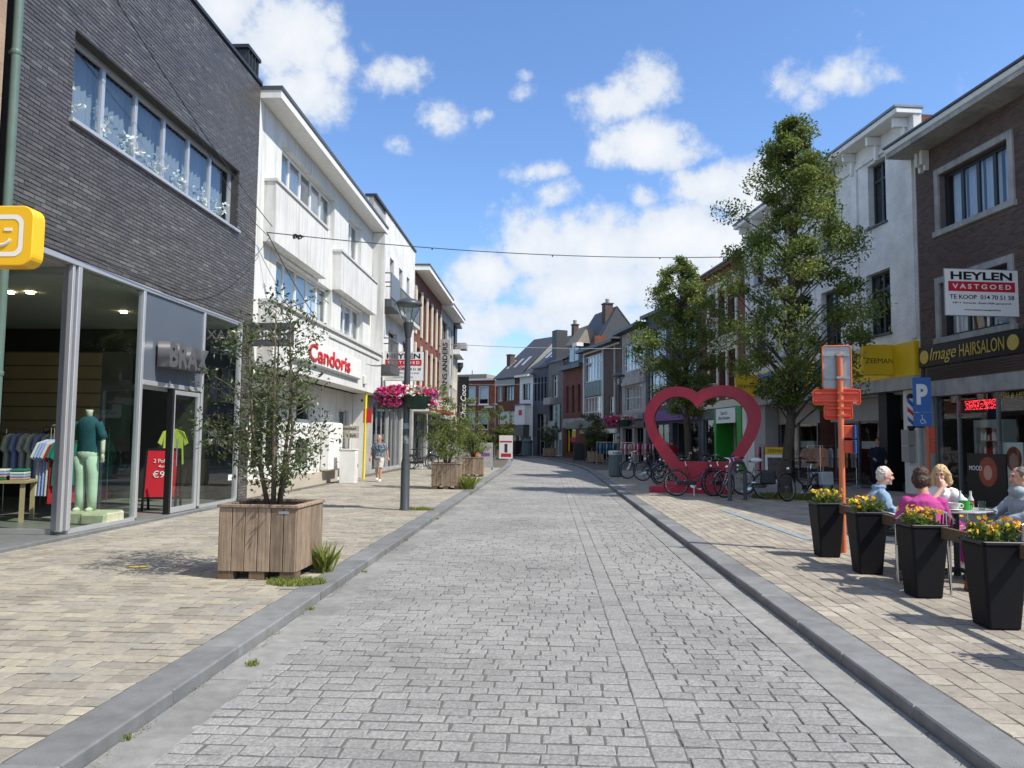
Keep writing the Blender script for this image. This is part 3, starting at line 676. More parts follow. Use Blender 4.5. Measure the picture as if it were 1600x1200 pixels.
b.box('roof_box_cap', 'anthracite', b.w-.77, b.w+.0, .0, 2.25, 10.33, 10.41)
# shopfront
u1, u2, u3, u4 = U(10.72), U(12.52), U(14.80), U(16.62)
b.box('brick_pier', 'joint_dark', u4+.075, b.w, .0, .3, .1, 4.09); b.bricks(u4+.08, b.w, .11, 4.085, 'black_brick', seed=43, singles=60)
def post(x, y0=0.0, y1=.10, w_=.075, z0=.2, z1=4.0): return b.box('shopfront_post', 'alu', x-w_/2, x+w_/2, y0, y1, z0, z1, bevel=.006)
post(u1, 0, .11, .09); post(u1-.12, .02, .09, .06); post(u1-.02, .14, .22, .10); post(u2); post(u3); post(u4)
b.box('shopfront_header', 'alu', 0, u4+.0375, -.005, .12, 4.0, 4.085, bevel=.006); b.box('shopfront_base', 'alu', u1, u2-.04, 0, .1, .155, .215); b.box('shopfront_base', 'alu', u3+.04, u4, 0, .1, .155, .215)
b.box('plinth', 'bluestone', -.02, b.w, -.10, .30, .05, .15, bevel=.008)
def pane(x0, x1, z0, z1, y=.05, mat='shop_glass', name='pane'): return MB().quad((x0,y,z0),(x1,y,z0),(x1,y,z1),(x0,y,z1)).build(name, mat, b.o)
pane(u1+.045, u2-.04, .215, 4.0); gr = pane(u3+.04, u4-.04, .215, 4.0)
MB().quad((u1-.02,.22,.215),(u1-.02,5.5,.215),(u1-.02,5.5,3.9),(u1-.02,.22,3.9)).build('return_pane', 'shop_glass', b.o)
b.box('return_base', 'alu', u1-.06, u1+.02, .22, 5.5, .15, .22); b.box('return_header', 'alu', u1-.06, u1+.02, .22, 5.5, 3.9, 4.0)
b.box('return_post', 'alu', u1-.06, u1+.02, 2.6, 2.68, .22, 3.9)
b.box('fascia_panel', 'panel_blue', u2+.04, u3-.04, .03, .09, 2.50, 4.0); b.box('transom', 'alu', u2+.04, u3-.04, 0, .1, 2.42, 2.50, bevel=.005)
text('letters', 'BRAX', 'letter_steel', b.o, 1.52, .44, ((u2+u3)/2+.06, -.13, 2.98), depth=.22, bold=.035)
for x in (.2, .6, 1.0, 1.35): b.box('letter_bracket', 'alu_dark', u2+.35+x, u2+.37+x, -.03, .03, 2.95, 2.98)
# door: left leaf swung open, right leaf shut
lf = bpy.data.objects.new('door', None); COL.objects.link(lf); lf.parent = b.o; lf.location = (u2+.06, .05, .16); lf.rotation_euler = (0, 0, R(68))
def leaf(p, x0, x1, z1, fr):
    MB().box(x0,x0+.08,-.03,.03,0,z1).box(x1-.08,x1,-.03,.03,0,z1).box(x0+.08,x1-.08,-.03,.03,0,.10).box(x0+.08,x1-.08,-.03,.03,z1-.08,z1).build('door_frame', fr, p, bevel=.004)
    MB().quad((x0+.08,0,.1),(x1-.08,0,.1),(x1-.08,0,z1-.08),(x0+.08,0,z1-.08)).build('door_pane', 'shop_glass', p)
leaf(lf, 0, .95, 2.24, 'alu_dark')
rd = bpy.data.objects.new('door', None); COL.objects.link(rd); rd.parent = b.o; rd.location = (u3-1.12, .05, .16); leaf(rd, 0, 1.06, 2.24, 'alu')
b.box('door_jamb', 'black', u3-1.2, u3-1.125, .0, .1, .16, 2.42); b.box('door_head', 'alu', u2+.04, u3-.04, .11, .16, 2.36, 2.42)
MB().tube([(.14,-.06,.85),(.14,-.06,1.35)], .014, 8).build('door_handle', 'steel', rd)
for (t_, z, w_) in (('NEVER', 1.62, .62), ('PATTERN', 1.46, .78)): text('window_lettering', t_, 'alu_dark', b.o, w_, .115, (u3+.42+w_/2, .042, z), bold=.0)
b.box('door_sticker', 'white', u4-.36, u4-.16, .040, .044, .62, .74)
# interior
b.box('shop_floor', 'shop_floor', u1, b.w-.02, .12, 7.0, .10, .16); b.box('recess_floor', 'bluestone', -.02, u1-.02, -.08, 6.0, .06, .145)
b.box('ceiling', 'soffit', .0, b.w-.02, .14, 7.0, 3.98, 4.08); b.box('back_wall', 'shop_wall', 0, b.w-.02, 7.0, 7.1, .1, 4.0); b.box('end_wall', 'room', b.w-.3, b.w-.2, .35, 7.0, .16, 3.98)
pan = b.box('wall_panelling', 'shop_wall', b.w-.34, b.w-.305, 2.6, 5.6, 1.2, 3.45)
for k in range(7): MB().box(b.w-.37, b.w-.342, 3.3, 5.55, 1.28+k*.31, 1.56+k*.31).build('panel_board', 'shop_beige', pan)
for (x, y) in ((3.4, 2.0), (3.4, 2.35), (4.6, 4.4), (2.4, 4.6), (5.4, 1.5)): 
    MB().lathe([(.06,0),(.06,-.03),(.045,-.031)], 12, (x, y, 3.98)).build('spotlight', MATS.get('spot') or MEmit('spot', (1, .78, .45), 30), b.o)
b.box('display_block', 'white_paint', 2.3, 3.3, 3.0, 4.4, .16, .62)
# small projecting sign at the far end
sg = b.box('projecting_sign', 'dark_grey', b.w-.12, b.w-.04, -1.0, -.02, 3.62, 4.16, bevel=.01)
tx = text('sign_letters', 'BRAX', 'white', b.o, .78, .22, (b.w-.125, -.52, 3.88), rz=-math.pi/2, bold=.02)
# ---- things inside the shop window
def garment(parent, x, y, z, w_, h_, mat, rz=0, name='garment', thick=.05):
    mb = MB(); mb.m = Matrix.Translation((x, y, z)) @ Matrix.Rotation(rz, 4, 'Z')
    P_ = [(-.06,0),(.06,0),(w_*.5,-.06),(w_*.72,-.30),(w_*.52,-.36),(w_*.45,-.2),(w_*.52,-h_),(-w_*.5,-h_),(-w_*.45,-.2),(-w_*.52,-.36),(-w_*.72,-.30),(-w_*.5,-.06)]
    mb.prism(P_, -thick/2, thick/2); return mb.build(name, mat, parent, bevel=.012, seg=2)
M('cloth_lavender', (.36, .40, .78), .9, .12, 9); M('cloth_teal', (.02, .17, .14), .9, .12, 9); M('cloth_pale', (.62, .56, .56), .9, .1, 9); M('cloth_red', (.42, .02, .03), .9, .1, 9)
M('cloth_lime', (.45, .50, .08), .9, .1, 9); M('cloth_polo', (.02, .085, .105), .9, .25, 14); M('cloth_mint', (.50, .62, .48), .9, .12, 8); M('mannequin', (.62, .60, .48), .5, .05, 5); M('cloth_salmon0', (.55, .30, .24), .9, .12, 9); M('stone_pale', (.45, .45, .30), .9, .25, 8, .5, 20)
rk = thing('clothes_rack', 'clothes rack of lavender, white, red and green tops behind glass', 'clothes rack', (-8.3, 12.75, .16))
MB().tube([(0,0,0),(0,0,1.6)], .018, 8).tube([(-.16,0,1.56),(.16,0,1.56)], .014, 8).lathe([(.22,0),(.22,.015),(.03,.03)], 18).build('stand', 'alu', rk)
for k, m_ in enumerate(('cloth_pale', 'cloth_lavender', 'cloth_lavender', 'cloth_pale', 'cloth_red', 'cloth_teal', 'cloth_teal')):
    x = -.17+.055*k; g_ = garment(rk, x, 0, 1.32 - (.03 if m_ == 'cloth_red' else 0), .44, (1.05 if m_ == 'cloth_red' else .78 if m_ == 'cloth_teal' else .95), m_, R(58), thick=.035)
    MB().tube([(x,0,1.30),(x,0,1.52),(x+.03,0,1.56)], .006, 6).build('hanger', 'shop_beige', g_)
gt = thing('hanging_shirt', 'lime shirt hanging inside the shop behind the closed door leaf', 'shirt', (-7.95, 16.0, .16)); garment(gt, 0, 0, 1.55, .42, .75, 'cloth_lime', R(25)); MB().tube([(0,0,1.53),(0,0,2.6)], .006, 6).build('hanger', 'steel', gt)
gt = thing('hanging_shirt', 'dark row of clothes hanging at the back of the shop', 'clothes', (-9.7, 15.4, .16))
for k in range(8): garment(gt, -.5+.13*k, 0, 1.5, .46, .9, ('navy', 'dark_grey', 'cloth_polo')[k % 3], R(70), thick=.05)
MB().tube([(-.7,0,1.56),(.7,0,1.56)], .012, 8).tube([(-.7,0,0),(-.7,0,1.56)], .012, 8).tube([(.7,0,0),(.7,0,1.56)], .012, 8).build('rail', 'steel', gt)
mn = thing('mannequin', 'headless mannequin in teal polo and mint trousers in shop window', 'mannequin', (-7.36, 12.0, .36))
def limb(mb, a, b_, ra, rb, n=12, mid=None):
    a, b_ = Vector(a), Vector(b_); pts = [a, a.lerp(b_, .3), a.lerp(b_, .7), b_]; mb.tube(pts, [ra, (ra*2+rb)/3*(mid or 1), (ra+rb*2)/3*(mid or 1), rb], n)
m_ = MB(); limb(m_, (-.09,0,.0), (-.095,.0,.86), .065, .105); limb(m_, (.10,.03,.0), (.085,0,.86), .065, .105); m_.ball((0,0,.88), .175, .125, .13); m_.build('trousers', 'cloth_mint', mn, smooth=True)
m_ = MB(); m_.lathe([(.15,.82),(.165,.95),(.155,1.1),(.175,1.28),(.18,1.38),(.12,1.47),(.06,1.50)], 18, (0,0,0), 1, .66)
for s in (-1, 1): limb(m_, (s*.15,0,1.40), (s*.24,.02,1.14), .07, .075)
m_.build('polo', 'cloth_polo', mn, smooth=True)
m_ = MB(); m_.lathe([(.055,1.47),(.05,1.56),(.06,1.60),(.052,1.605)], 14)
for s in (-1, 1):
    limb(m_, (s*.235,.02,1.16), (s*.27,-.03,.90), .042, .030); m_.ball((s*.275,-.035,.855), .028, .035, .06)
    for k in range(4): m_.tube([(s*.275-.012+.008*k,-.05+.012*k,.82),(s*.275-.014+.008*k,-.045+.010*k,.765)], .008, 6)
m_.ball((-.09,-.05,.02), .045, .11, .04); m_.ball((.10,-.02,.02), .045, .11, .04); m_.build('body', 'mannequin', mn, smooth=True)
pl = MB(); pl.box(-.30,.52,-.25,.25,-.2,0).box(.1,.5,-.28,.2,-.2,-.02); tag(pl.build('display_plinth', 'stone_pale', loc=(-7.36, 12.0, .36), bevel=.03), 'pale stone plinth under the headless mannequin', 'plinth')
cdm = MB(); cdm.m = Matrix.Rotation(R(-20), 4, 'X'); cdm.box(-.08,.08,0,.01,0,.2); tag(cdm.build('display_card', 'white', loc=(-6.98, 11.95, .165)), 'small white card leaning by the mannequin plinth', 'card')
ab = thing('pavement_sign', 'black framed red price board standing in the shop doorway', 'sign', (-7.28, 14.3, .16), R(12))
for s, sl_ in ((-1, .16), (1, -.16)):
    m_ = MB(); m_.m = Matrix.Translation((0, s*.2, 0)) @ Matrix.Rotation(s*R(9), 4, 'X'); m_.box(-.31,-.27,-.015,.015,0,1.18).box(.27,.31,-.015,.015,0,1.18).box(-.27,.27,-.015,.015,1.14,1.18).box(-.27,.27,-.015,.015,.22,.26); m_.build('frame', 'black', ab)
    m_ = MB(); m_.m = Matrix.Translation((0, s*.2, 0)) @ Matrix.Rotation(s*R(9), 4, 'X'); m_.box(-.27,.27,-.008,.008,.26,1.14); pp = m_.build('poster', 'red_sign', ab)
for (t_, z, w_, h_) in (("2 Polo's", .93, .30, .075), ('4us', .83, .12, .05), ('€99', .68, .30, .13)):
    t2 = text('lettering', t_, 'white', ab, w_, h_, (0, -.2-.012 + z*math.sin(R(9))-.006, z), bold=.0); t2.rotation_euler = (-R(9), 0, 0)
dt = thing('display_table', 'low table of folded jumpers inside the clothes shop', 'table', (-9.0, 12.1, .16), R(20))
MB().box(-.6,.6,-.35,.35,.62,.66).box(-.56,-.5,-.31,-.25,0,.62).box(.5,.56,-.31,-.25,0,.62).box(-.56,-.5,.25,.31,0,.62).box(.5,.56,.25,.31,0,.62).build('table', 'shop_beige', dt)
for k in range(4):
    for q in range(4): MB().box(-.5+.27*k,-.28+.27*k,-.2,.12,.662+.045*q,.704+.045*q).build('folded_jumper', ('cloth_lavender', 'off_white', 'cloth_teal', 'cloth_salmon0')[(k+q) % 4], dt, bevel=.012)
for k, (x, y, a_) in enumerate(((-10.2, 12.6, 70), (-9.6, 14.2, 20))):
    t_ = thing('clothes_rack', ('rack of dark jackets deep inside the shop, nearer the street', 'rack of pale shirts deep inside the shop, nearer the door')[k], 'clothes rack', (x, y, .16), R(a_))
    MB().tube([(-.6,0,0),(-.6,0,1.5),(.6,0,1.5),(.6,0,0)], .014, 8).build('rail', 'steel', t_)
    for q in range(9): garment(t_, -.5+.125*q, 0, 1.42, .46, .85, (('navy', 'dark_grey', 'cloth_polo'), ('off_white', 'cloth_lavender', 'cloth_pale'))[k][q % 3], R(75), thick=.05)
orc = None
for k, (yy, s) in enumerate(((10.55,1.1),(11.5,.9),(12.25,1.0),(13.15,.85),(14.1,1.0),(15.0,.9),(15.75,1.0))):
    t_ = thing('potted_orchid', 'white orchids in a pot, number %s from the left on the black brick window ledge' % ('one two three four five six seven'.split()[k]), 'orchid', (-7.16, yy, 6.07), k*.9, 'orchids on the long upstairs window ledge')
    MB().lathe([(.05,0),(.075,.14),(.07,.145)], 12).build('pot', 'off_white', t_)
    nq = 58; rr_ = np.random.default_rng(60+k); V = []; F_ = []
    for i in range(nq):
        c = np.array([rr_.normal(0,.10), rr_.normal(0,.13), .22+abs(rr_.normal(.12,.12))])*s
        for q in range(3):
            d = rr_.normal(0,1,3); d /= np.linalg.norm(d); e = np.cross(d, rr_.normal(0,1,3)); e /= np.linalg.norm(e); a_ = .048
            V += [c-d*a_*.2, c+d*a_+e*a_*.6, c+d*a_*1.5, c+d*a_-e*a_*.6]; n0 = len(V)-4; F_.append((n0,n0+1,n0+2,n0+3))
    me = mesh_np('blossom', np.array(V), np.array(F_), 'petal_orchid', rr_.random(len(F_))); o = bpy.data.objects.new('blossom', me); COL.objects.link(o); o.parent = t_
    m_ = MB()
    for q in range(6): a_ = q*1.05; m_.tube([(0,0,.12),(.08*math.cos(a_),.08*math.sin(a_),.22),(.17*math.cos(a_),.17*math.sin(a_),.17)], [.018,.022,.004], 5)
    m_.build('leaf', 'green_front', t_)
# yellow smiley sign box
yb = thing('smiley_sign', 'yellow rounded sign box with white winking smile, cropped by left edge', 'sign', (-5.94, 8.0, 3.38))
def rrect(w_, h_, r_, n=6): return [(sx*(w_/2-r_)+r_*math.cos(a0+math.pi/2*k/n), sz*(h_/2-r_)+r_*math.sin(a0+math.pi/2*k/n)) for (sx, sz, a0) in ((1,1,0),(-1,1,math.pi/2),(-1,-1,math.pi),(1,-1,1.5*math.pi)) for k in range(n+1)]
m_ = MB(); m_.prism([(x, z+.32) for x, z in rrect(.74, .66, .13)], -.10, .10); m_.build('sign_box', 'logo_yellow', yb, bevel=.01)
m_ = MB(); oo, ii = rrect(.53, .46, .10), rrect(.43, .36, .07); n = len(oo); i = m_.P(*[(x,-.104,z+.32) for x, z in oo]); j = m_.P(*[(x,-.104,z+.32) for x, z in ii])
for k in range(n): l = (k+1) % n; m_.f.append((i+k, i+l, j+l, j+k))
m_.build('ring', 'white', yb)
m_ = MB(); m_.tube([(.13*math.cos(a_), -.104, .31+.10*math.sin(a_)) for a_ in [R(200+14*k) for k in range(11)]], .018, 6); m_.box(.05,.14,-.108,-.102,.37,.40); m_.ball((-.09,-.104,.385), .03, .006, .03); m_.build('smile', 'white', yb)
MB().box(-.9,-.36,-.03,.03,.25,.30).build('bracket', 'alu_dark', yb)

# ---- white rendered office with boxed bays
WH = b = Bld('white_building', 'white rendered office with boxed bays, wide eave and red lettering', (-6.8, 17.21), (-6.8, 29.1))
U = lambda Y: Y-17.21
b.win(U(18.75), U(23.6), 7.75, 9.05, nx=5, fr='white_paint', fw_=.075, rec=.16, curtain=('curtain', [(0,.5),(.7,1)], 0)); b.win(U(25.3), U(27.1), 7.5, 9.1, nx=2, fr='white_paint', fw_=.07, rec=.16, curtain=('curtain', [(0,1)], 0))
b.win(U(18.6), U(23.5), 4.9, 6.15, nx=5, fr='white_paint', fw_=.07, rec=.16, curtain=('curtain', [(0,1)], 0)); b.win(U(24.6), U(27.6), 4.9, 6.15, nx=3, fr='white_paint', fw_=.07, rec=.16, curtain=('curtain', [(0,1)], 0))
b.wall(0, b.w, 3.2, 9.5, 'stucco'); b.mass(9.5, 10, 'stucco')
def bay(x0, x1, z0, z1, d): 
    b.box('bay_box', 'stucco', x0, x1, -d, -.003, z0, z1); b.box('bay_coping', 'stucco_trim', x0-.03, x1+.03, -d-.04, -.004, z1, z1+.07)
bay(.45, 4.75, 6.2, 7.66, .28); bay(6.3, 11.35, 6.2, 7.40, .28)
b.box('lower_band', 'stucco', .3, b.w-.02, -.38, -.003, 3.2, 4.72); b.box('band_coping', 'stucco_trim', .28, b.w-.0, -.44, -.004, 4.72, 4.80)
b.box('band_lip', 'stucco_trim', 4.8, b.w-.4, -.42, -.384, 4.50, 4.56)
b.box('end_fin', 'stucco', b.w-.22, b.w, -.46, -.004, 4.81, 9.48)
b.box('eave', 'white_paint', .0, b.w+.15, -.50, .3, 9.505, 9.70); b.box('eave_edge', 'dark_grey', -.02, b.w+.17, -.53, .35, 9.70, 9.79)
b.box('sign_panel', 'white_paint', 1.4, 8.3, -.50, -.39, 3.50, 4.18, bevel=.05)
text('red_letters', 'Candoris', 'red', b.o, 4.2, .46, (4.7, -.515, 3.84), depth=.03, bold=.01)
b.box('alarm_box', 'off_white', 9.0, 9.3, -.47, -.39, 3.42, 3.72, bevel=.02)
b.holes = []
b.win(1.3, 3.5, .75, 2.75, nx=2, fr='white_paint', y=.45, rec=.06, glass='shop_glass', room='room', back=1.0); b.win(4.6, 6.1, .75, 2.75, fr='white_paint', y=.45, rec=.06, glass='shop_glass', room='room', back=1.0)
b.win(9.1, 10.4, .12, 2.55, fr='white_paint', y=.45, rec=.12, glass='shop_glass', room='room', back=.9, name='door')
b.wall(0, b.w, .1, 3.2, 'stucco', y=.45, t=.1); b.box('floor_plinth', 'beige', -.0, 8.9, .38, .448, .09, .48)
b.box('cash_machine', 'white_paint', 7.0, 8.5, .12, .444, .50, 2.05, bevel=.05); b.box('corner_pillar', 'white_paint', 10.95, 11.35, .02, .44, .09, 3.19)
MB().ball((11.0,.1,2.95), .07).box(10.99,11.01,.1,.44,2.94,2.96).build('camera_dome', 'black', b.o)
b.box('poster', 'white', 4.75, 5.95, .49, .495, 1.5, 2.1)
ut = thing('utility_cabinet', 'pale grey utility cabinet on the pavement by white office', 'cabinet', (-6.45, 24.75, .1))
MB().box(-.26,.26,-.18,.18,.0,1.06).build('case', 'white_paint', ut, bevel=.012); MB().box(-.275,.275,-.195,.195,1.06,1.10).build('lid', 'off_white', ut, bevel=.008); MB().box(.262,.268,-.15,.15,.1,.95).build('door', 'off_white', ut); MB().box(.268,.282,.08,.11,.5,.62).build('handle', 'dark_grey', ut)

# ---- white brick house with balconies
b = Bld('white_brick_house', 'white brick apartments with steel balconies behind the street lamp', (-6.8, 29.12), (-6.8, 38.2))
b.win(.35, 1.55, 7.05, 9.6, nx=1, nz=1, zs=[8.9], fr='anthracite', rec=.2); b.win(.35, 1.55, 4.45, 6.6, fr='anthracite', rec=.2)
b.win(3.0, 3.8, 6.95, 9.3, fr='anthracite', rec=.22, back=.6); b.win(5.0, 5.8, 6.95, 9.3, fr='anthracite', rec=.22); b.win(6.9, 7.6, 6.95, 9.3, fr='anthracite', rec=.22)
b.win(3.0, 4.9, 4.1, 6.2, nx=2, fr='anthracite', rec=.2); b.win(6.2, 8.0, 4.1, 6.2, nx=2, fr='anthracite', rec=.2)
b.wall(0, 2.0, 3.3, 11.0, 'brick_white_grey', y=.06, t=.19, name='grey_wall'); b.wall(2.0, b.w, 3.3, 11.0, 'brick_white'); b.mass(11.0, 10, 'brick_white')
b.box('coping', 'anthracite', -.02, b.w+.02, -.06, .4, 11.0, 11.1)
def rail(x0, x1, z0, z1, y, solid=False, name='balustrade'):
    m_ = MB().box(x0, x1, y-.02, y+.02, z1-.045, z1).box(x0, x1, y-.015, y+.015, z0+.06, z0+.09)
    n = int((x1-x0)/.11)
    for k in range(n+1): x = x0+(x1-x0)*k/n; m_.box(x-.008, x+.008, y-.008, y+.008, z0, z1-.045)
    for s in (x0, x1): m_.box(s-.02, s+.02, y+.021, -.01, z1-.045, z1)
    r = m_.build(name, 'alu_dark', b.o)
    if solid: MB().box(x0, x1, y-.035, y-.025, z0+.08, z1-.05).build('screen_panel', 'zinc', r)
b.box('balcony_slab', 'dark_grey', .05, 1.9, -.72, .05, 6.65, 6.95); rail(.1, 1.85, 6.95, 8.0, -.66, True)
b.box('balcony_slab', 'stucco_trim', 2.2, 7.2, -.62, -.004, 6.75, 6.92); rail(2.25, 5.2, 6.92, 7.9, -.56); rail(5.25, 7.15, 6.92, 7.9, -.56, True)
b.box('balcony_slab', 'dark_grey', .05, 1.9, -.72, .05, 4.10, 4.40); rail(.1, 1.85, 4.40, 5.45, -.66)
b.holes = []
b.win(2.6, 5.6, .2, 3.1, nx=3, fr='alu', y=.5, rec=.05, glass='shop_glass', room='room', back=1.5, name='shop_window'); b.win(5.8, 8.8, .2, 3.1, nx=3, fr='alu', y=.5, rec=.05, glass='shop_glass', room='room', back=1.5, name='shop_window')
b.wall(0, b.w, .1, 3.3, 'brick_white_grey', y=.5, t=.1); b.box('soffit', 'dark_grey', 0, b.w, .01, .7, 3.22, 3.30)
hb = thing('estate_agent_board', 'sold estate agent board with red strip on the white brick flats', 'sign', (-5.98, 31.3, 4.53)); heylen(hb, 1.66, 1.18, (0,0,0), 0, lines=('Ruim appartement met terras en garage', 'www.heylenvastgoed.be'), sold=True)
MB().tube([(-.8,.05,.5),(-.82,.05,.5)], .02).tube([(-.82,.05,-.5),(.7,.05,-.5)], .015).build('bracket', 'galvanised', hb)
yp = thing('marker_post', 'tall yellow painted post at the corner of the white office', 'post', (-6.55, 27.2, .1))
MB().tube([(0,0,0),(.03,0,3.15)], .045, 12).build('post', 'yellow_bright', yp, smooth='auto'); MB().box(-.05,.25,-.03,-.01,2.0,2.5).build('plate', 'red', yp)
fs = thing('street_name_sign', 'two grey direction boards beside the yellow post', 'sign', (-6.95, 26.6, .1)); MB().tube([(0,0,0),(0,0,1.95)], .03, 10).build('post', 'galvanised', fs)
for z, t_ in ((1.78, 'Stadspl'), (1.55, "C 't Sch")): bd = MB().box(-.36,.36,-.03,-.005,z-.1,z+.1).build('board', 'beige', fs); text('lettering', t_, 'black', bd, .5, .11, (0, -.033, z), bold=.01)

# ---- brown brick house, five tall bays
b = Bld('brown_brick_house', 'red-brown brick house with tall pale bays under a white eave', (-6.8, 38.22), (-6.8, 48.0))
for z0, z1 in ((4.0, 6.3), (7.0, 9.2)):
    for k in range(5): b.win(.7+1.8*k, 1.9+1.8*k, z0, z1, nx=1, fr='cream', rec=.18, fw_=.08, curtain=('curtain_warm', [(0,1)], .2))
b.wall(0, b.w, 3.3, 10.1, 'brick_red'); b.mass(10.1, 10, 'brick_red')
for z0, z1 in ((3.9, 6.45), (6.9, 9.35)):
    for k in range(6): b.box('pilaster', 'cream', .12+1.8*k, .48+1.8*k, -.08, -.003, z0, z1)
b.box('eave', 'white_paint', -.05, b.w+.1, -.75, .3, 10.1, 10.32); b.box('eave_edge', 'dark_grey', -.07, b.w+.12, -.78, .32, 10.32, 10.42)
b.holes = []; b.win(.5, 4.6, .2, 2.9, nx=3, fr='alu_dark', rec=.15, glass='shop_glass', room='room', back=1.5, name='shop_window'); b.win(5.2, 9.4, .2, 2.9, nx=3, fr='alu_dark', rec=.15, glass='shop_glass', room='room', back=1.5, name='shop_window')
b.wall(0, b.w, .1, 3.3, 'concrete', y=.02)
b.box('fascia', 'red_sign', 5.0, 9.6, -.9, -.02, 3.05, 3.2); b.box('fascia_light', 'white', 5.6, 8.8, -.85, -.05, 3.21, 3.75, bevel=.03); b.box('awning', 'off_white', .4, 4.7, -.8, -.02, 2.95, 3.02)
vs = thing('vertical_shop_sign', 'tall grey vertical shop sign with black lettering and red square', 'sign', (-6.26, 46.2, 3.3))
MB().box(-.30,.26,-.08,.08,0,4.3).build('case', 'concrete', vs); MB().tube([(-.52,0,.4),(-.3,0,.4)], .03).tube([(-.52,0,3.9),(-.3,0,3.9)], .03).build('bracket', 'iron', vs)
t2 = text('lettering', 'HANS ANDERS', 'black', vs, 3.1, .30, (-.02, -.085, 2.55), bold=.02); t2.rotation_euler = (0, -math.pi/2, 0)
MB().box(-.2,.16,-.09,-.078,.25,.75).build('red_square', 'red_sign', vs); t2 = text('lettering', 'H', 'white', vs, .2, .24, (-.02,-.094,.5), bold=.02); t2.rotation_euler = (0, -math.pi/2, 0)

b = Bld('grey_flat_house', 'narrow house with window bands and white eave past the brown brick', (-6.8, 48.02), (-6.8, 54.2))
for z0, z1 in ((3.6, 5.3), (5.9, 7.4), (7.8, 9.2)): b.win(.5, 2.8, z0, z1, nx=2, fr='anthracite', rec=.12, curtain=('curtain', [(0,.4)], 0)); b.win(3.2, 5.8, z0, z1, nx=3, fr='white_paint', rec=.12, curtain=('curtain', [(.3,1)], 0))
b.win(.4, 5.8, .2, 2.9, nx=4, fr='alu_dark', rec=.2, glass='shop_glass', room='room', back=1.5, name='shop_window')
b.wall(0, b.w, .1, 9.9, 'concrete'); b.mass(9.9, 10, 'concrete'); b.box('eave', 'white_paint', -.0, b.w+.6, -.75, .3, 9.9, 10.1); b.box('eave_edge', 'dark_grey', 0.0, b.w+.62, -.78, .32, 10.1, 10.18)
b = Bld('cream_house', 'cream house with white cornice below a black mansard roof', (-6.82, 54.22), (-6.95, 58.2))
for z0, z1 in ((3.4, 5.2), (5.7, 7.2)):
    for k in range(3): b.win(.35+1.2*k, 1.15+1.2*k, z0, z1, fr='white_paint', rec=.12)
b.win(.3, 3.7, .2, 2.8, nx=2, fr='alu_dark', rec=.2, glass='shop_glass', room='room', back=1.2, name='shop_window')
b.wall(0, b.w, .1, 7.6, 'cream'); b.mass(7.6, 10, 'cream'); b.box('cornice', 'white_paint', 0, b.w, -.5, .2, 7.6, 7.95)
b.mb('mansard_roof', 'slate', lambda m_: m_.prism([(0,7.96),(b.w,7.96),(b.w-.05,9.7),(.05,9.7)], .15, 6)); b.box('dormer', 'anthracite', .6, 2.2, -.1, 1.2, 8.4, 9.75); b.box('dormer_roof', 'zinc', .4, 2.4, -.45, 1.4, 9.75, 9.9); b.box('gutter_box', 'concrete', 2.6, b.w, -.75, .1, 8.3, 8.75)
b = Bld('white_house', 'white rendered house at the end of the left row', (-6.96, 58.22), (-7.8, 63.5))
for z0, z1 in ((3.2, 4.8), (5.2, 6.6)):
    for k in range(3): b.win(.5+1.6*k, 1.4+1.6*k, z0, z1, fr='anthracite', rec=.12)
b.win(.4, 4.9, .2, 2.7, nx=3, fr='alu_dark', rec=.2, glass='shop_glass', room='room', back=1.2, name='shop_window')
b.wall(0, b.w, .1, 7.1, 'stucco'); b.mass(7.1, 10, 'stucco'); b.box('cornice', 'dark_grey', 0, b.w, -.45, .2, 7.1, 7.4)
vs = thing('vertical_shop_sign', 'black vertical shop sign with white script at the far left row', 'sign', (-6.72, 60.5, 2.7)); MB().box(-.42,.42,-.08,.08,0,3.8).build('case', 'black', vs); MB().tube([(-.6,0,3.3),(-.4,0,3.3)], .03).tube([(-.6,0,.5),(-.4,0,.5)], .03).build('bracket', 'iron', vs)
t2 = text('lettering', 'Chez Coco', 'white', vs, 2.7, .42, (0,-.085,1.8), bold=.01, shear=.2); t2.rotation_euler = (0, -math.pi/2, 0)
b = Bld('brick_terrace', 'brown brick terrace bending away past the left row', (-7.82, 63.55), (-13.5, 75.0))
for k in range(5):
    for z0 in (3.2, 5.4): b.win(.8+2.3*k, 2.1+2.3*k, z0, z0+1.4, nx=2, fr='white_paint', rec=.12)
b.win(.6, 11.5, .2, 2.6, nx=6, fr='alu_dark', rec=.2, glass='shop_glass', room='room', back=1.2, name='shop_window'); b.wall(0, b.w, .1, 7.0, 'brick_grey'); b.mass(7.0, 10, 'brick_grey')
b = Bld('corner_brick_house', 'orange-brown brick house closing the street with white windows', (-15.5, 88.0), (-5.9, 84.5))
for x0 in (6.6, 8.2): b.win(x0, x0+1.25, 5.4, 7.5, nx=1, nz=1, fr='white_paint', fw_=.12, rec=.1, sill='white_paint', curtain=('curtain', [(0,1)], .3)); b.win(x0, x0+1.25, 2.6, 4.7, nx=1, fr='white_paint', fw_=.12, rec=.1, curtain=('curtain', [(0,1)], .3))
b.win(2.0, 5.0, 5.4, 7.5, nx=2, fr='white_paint', rec=.1); b.win(6.0, 9.8, .2, 2.2, nx=3, fr='anthracite', rec=.2, room='room_dark', back=1.2, name='shop_window')
b.wall(0, b.w, .1, 8.1, 'brick_red2'); b.mass(8.1, 9, 'brick_red2'); b.box('cornice', 'white_paint', 6.0, b.w+.1, -.3, .2, 8.1, 8.3); b.box('string_course', 'cream', 9.0, b.w, -.12, -.003, 5.0, 5.25)
M('far_wall', (.30, .25, .20), .9, .15, .6)
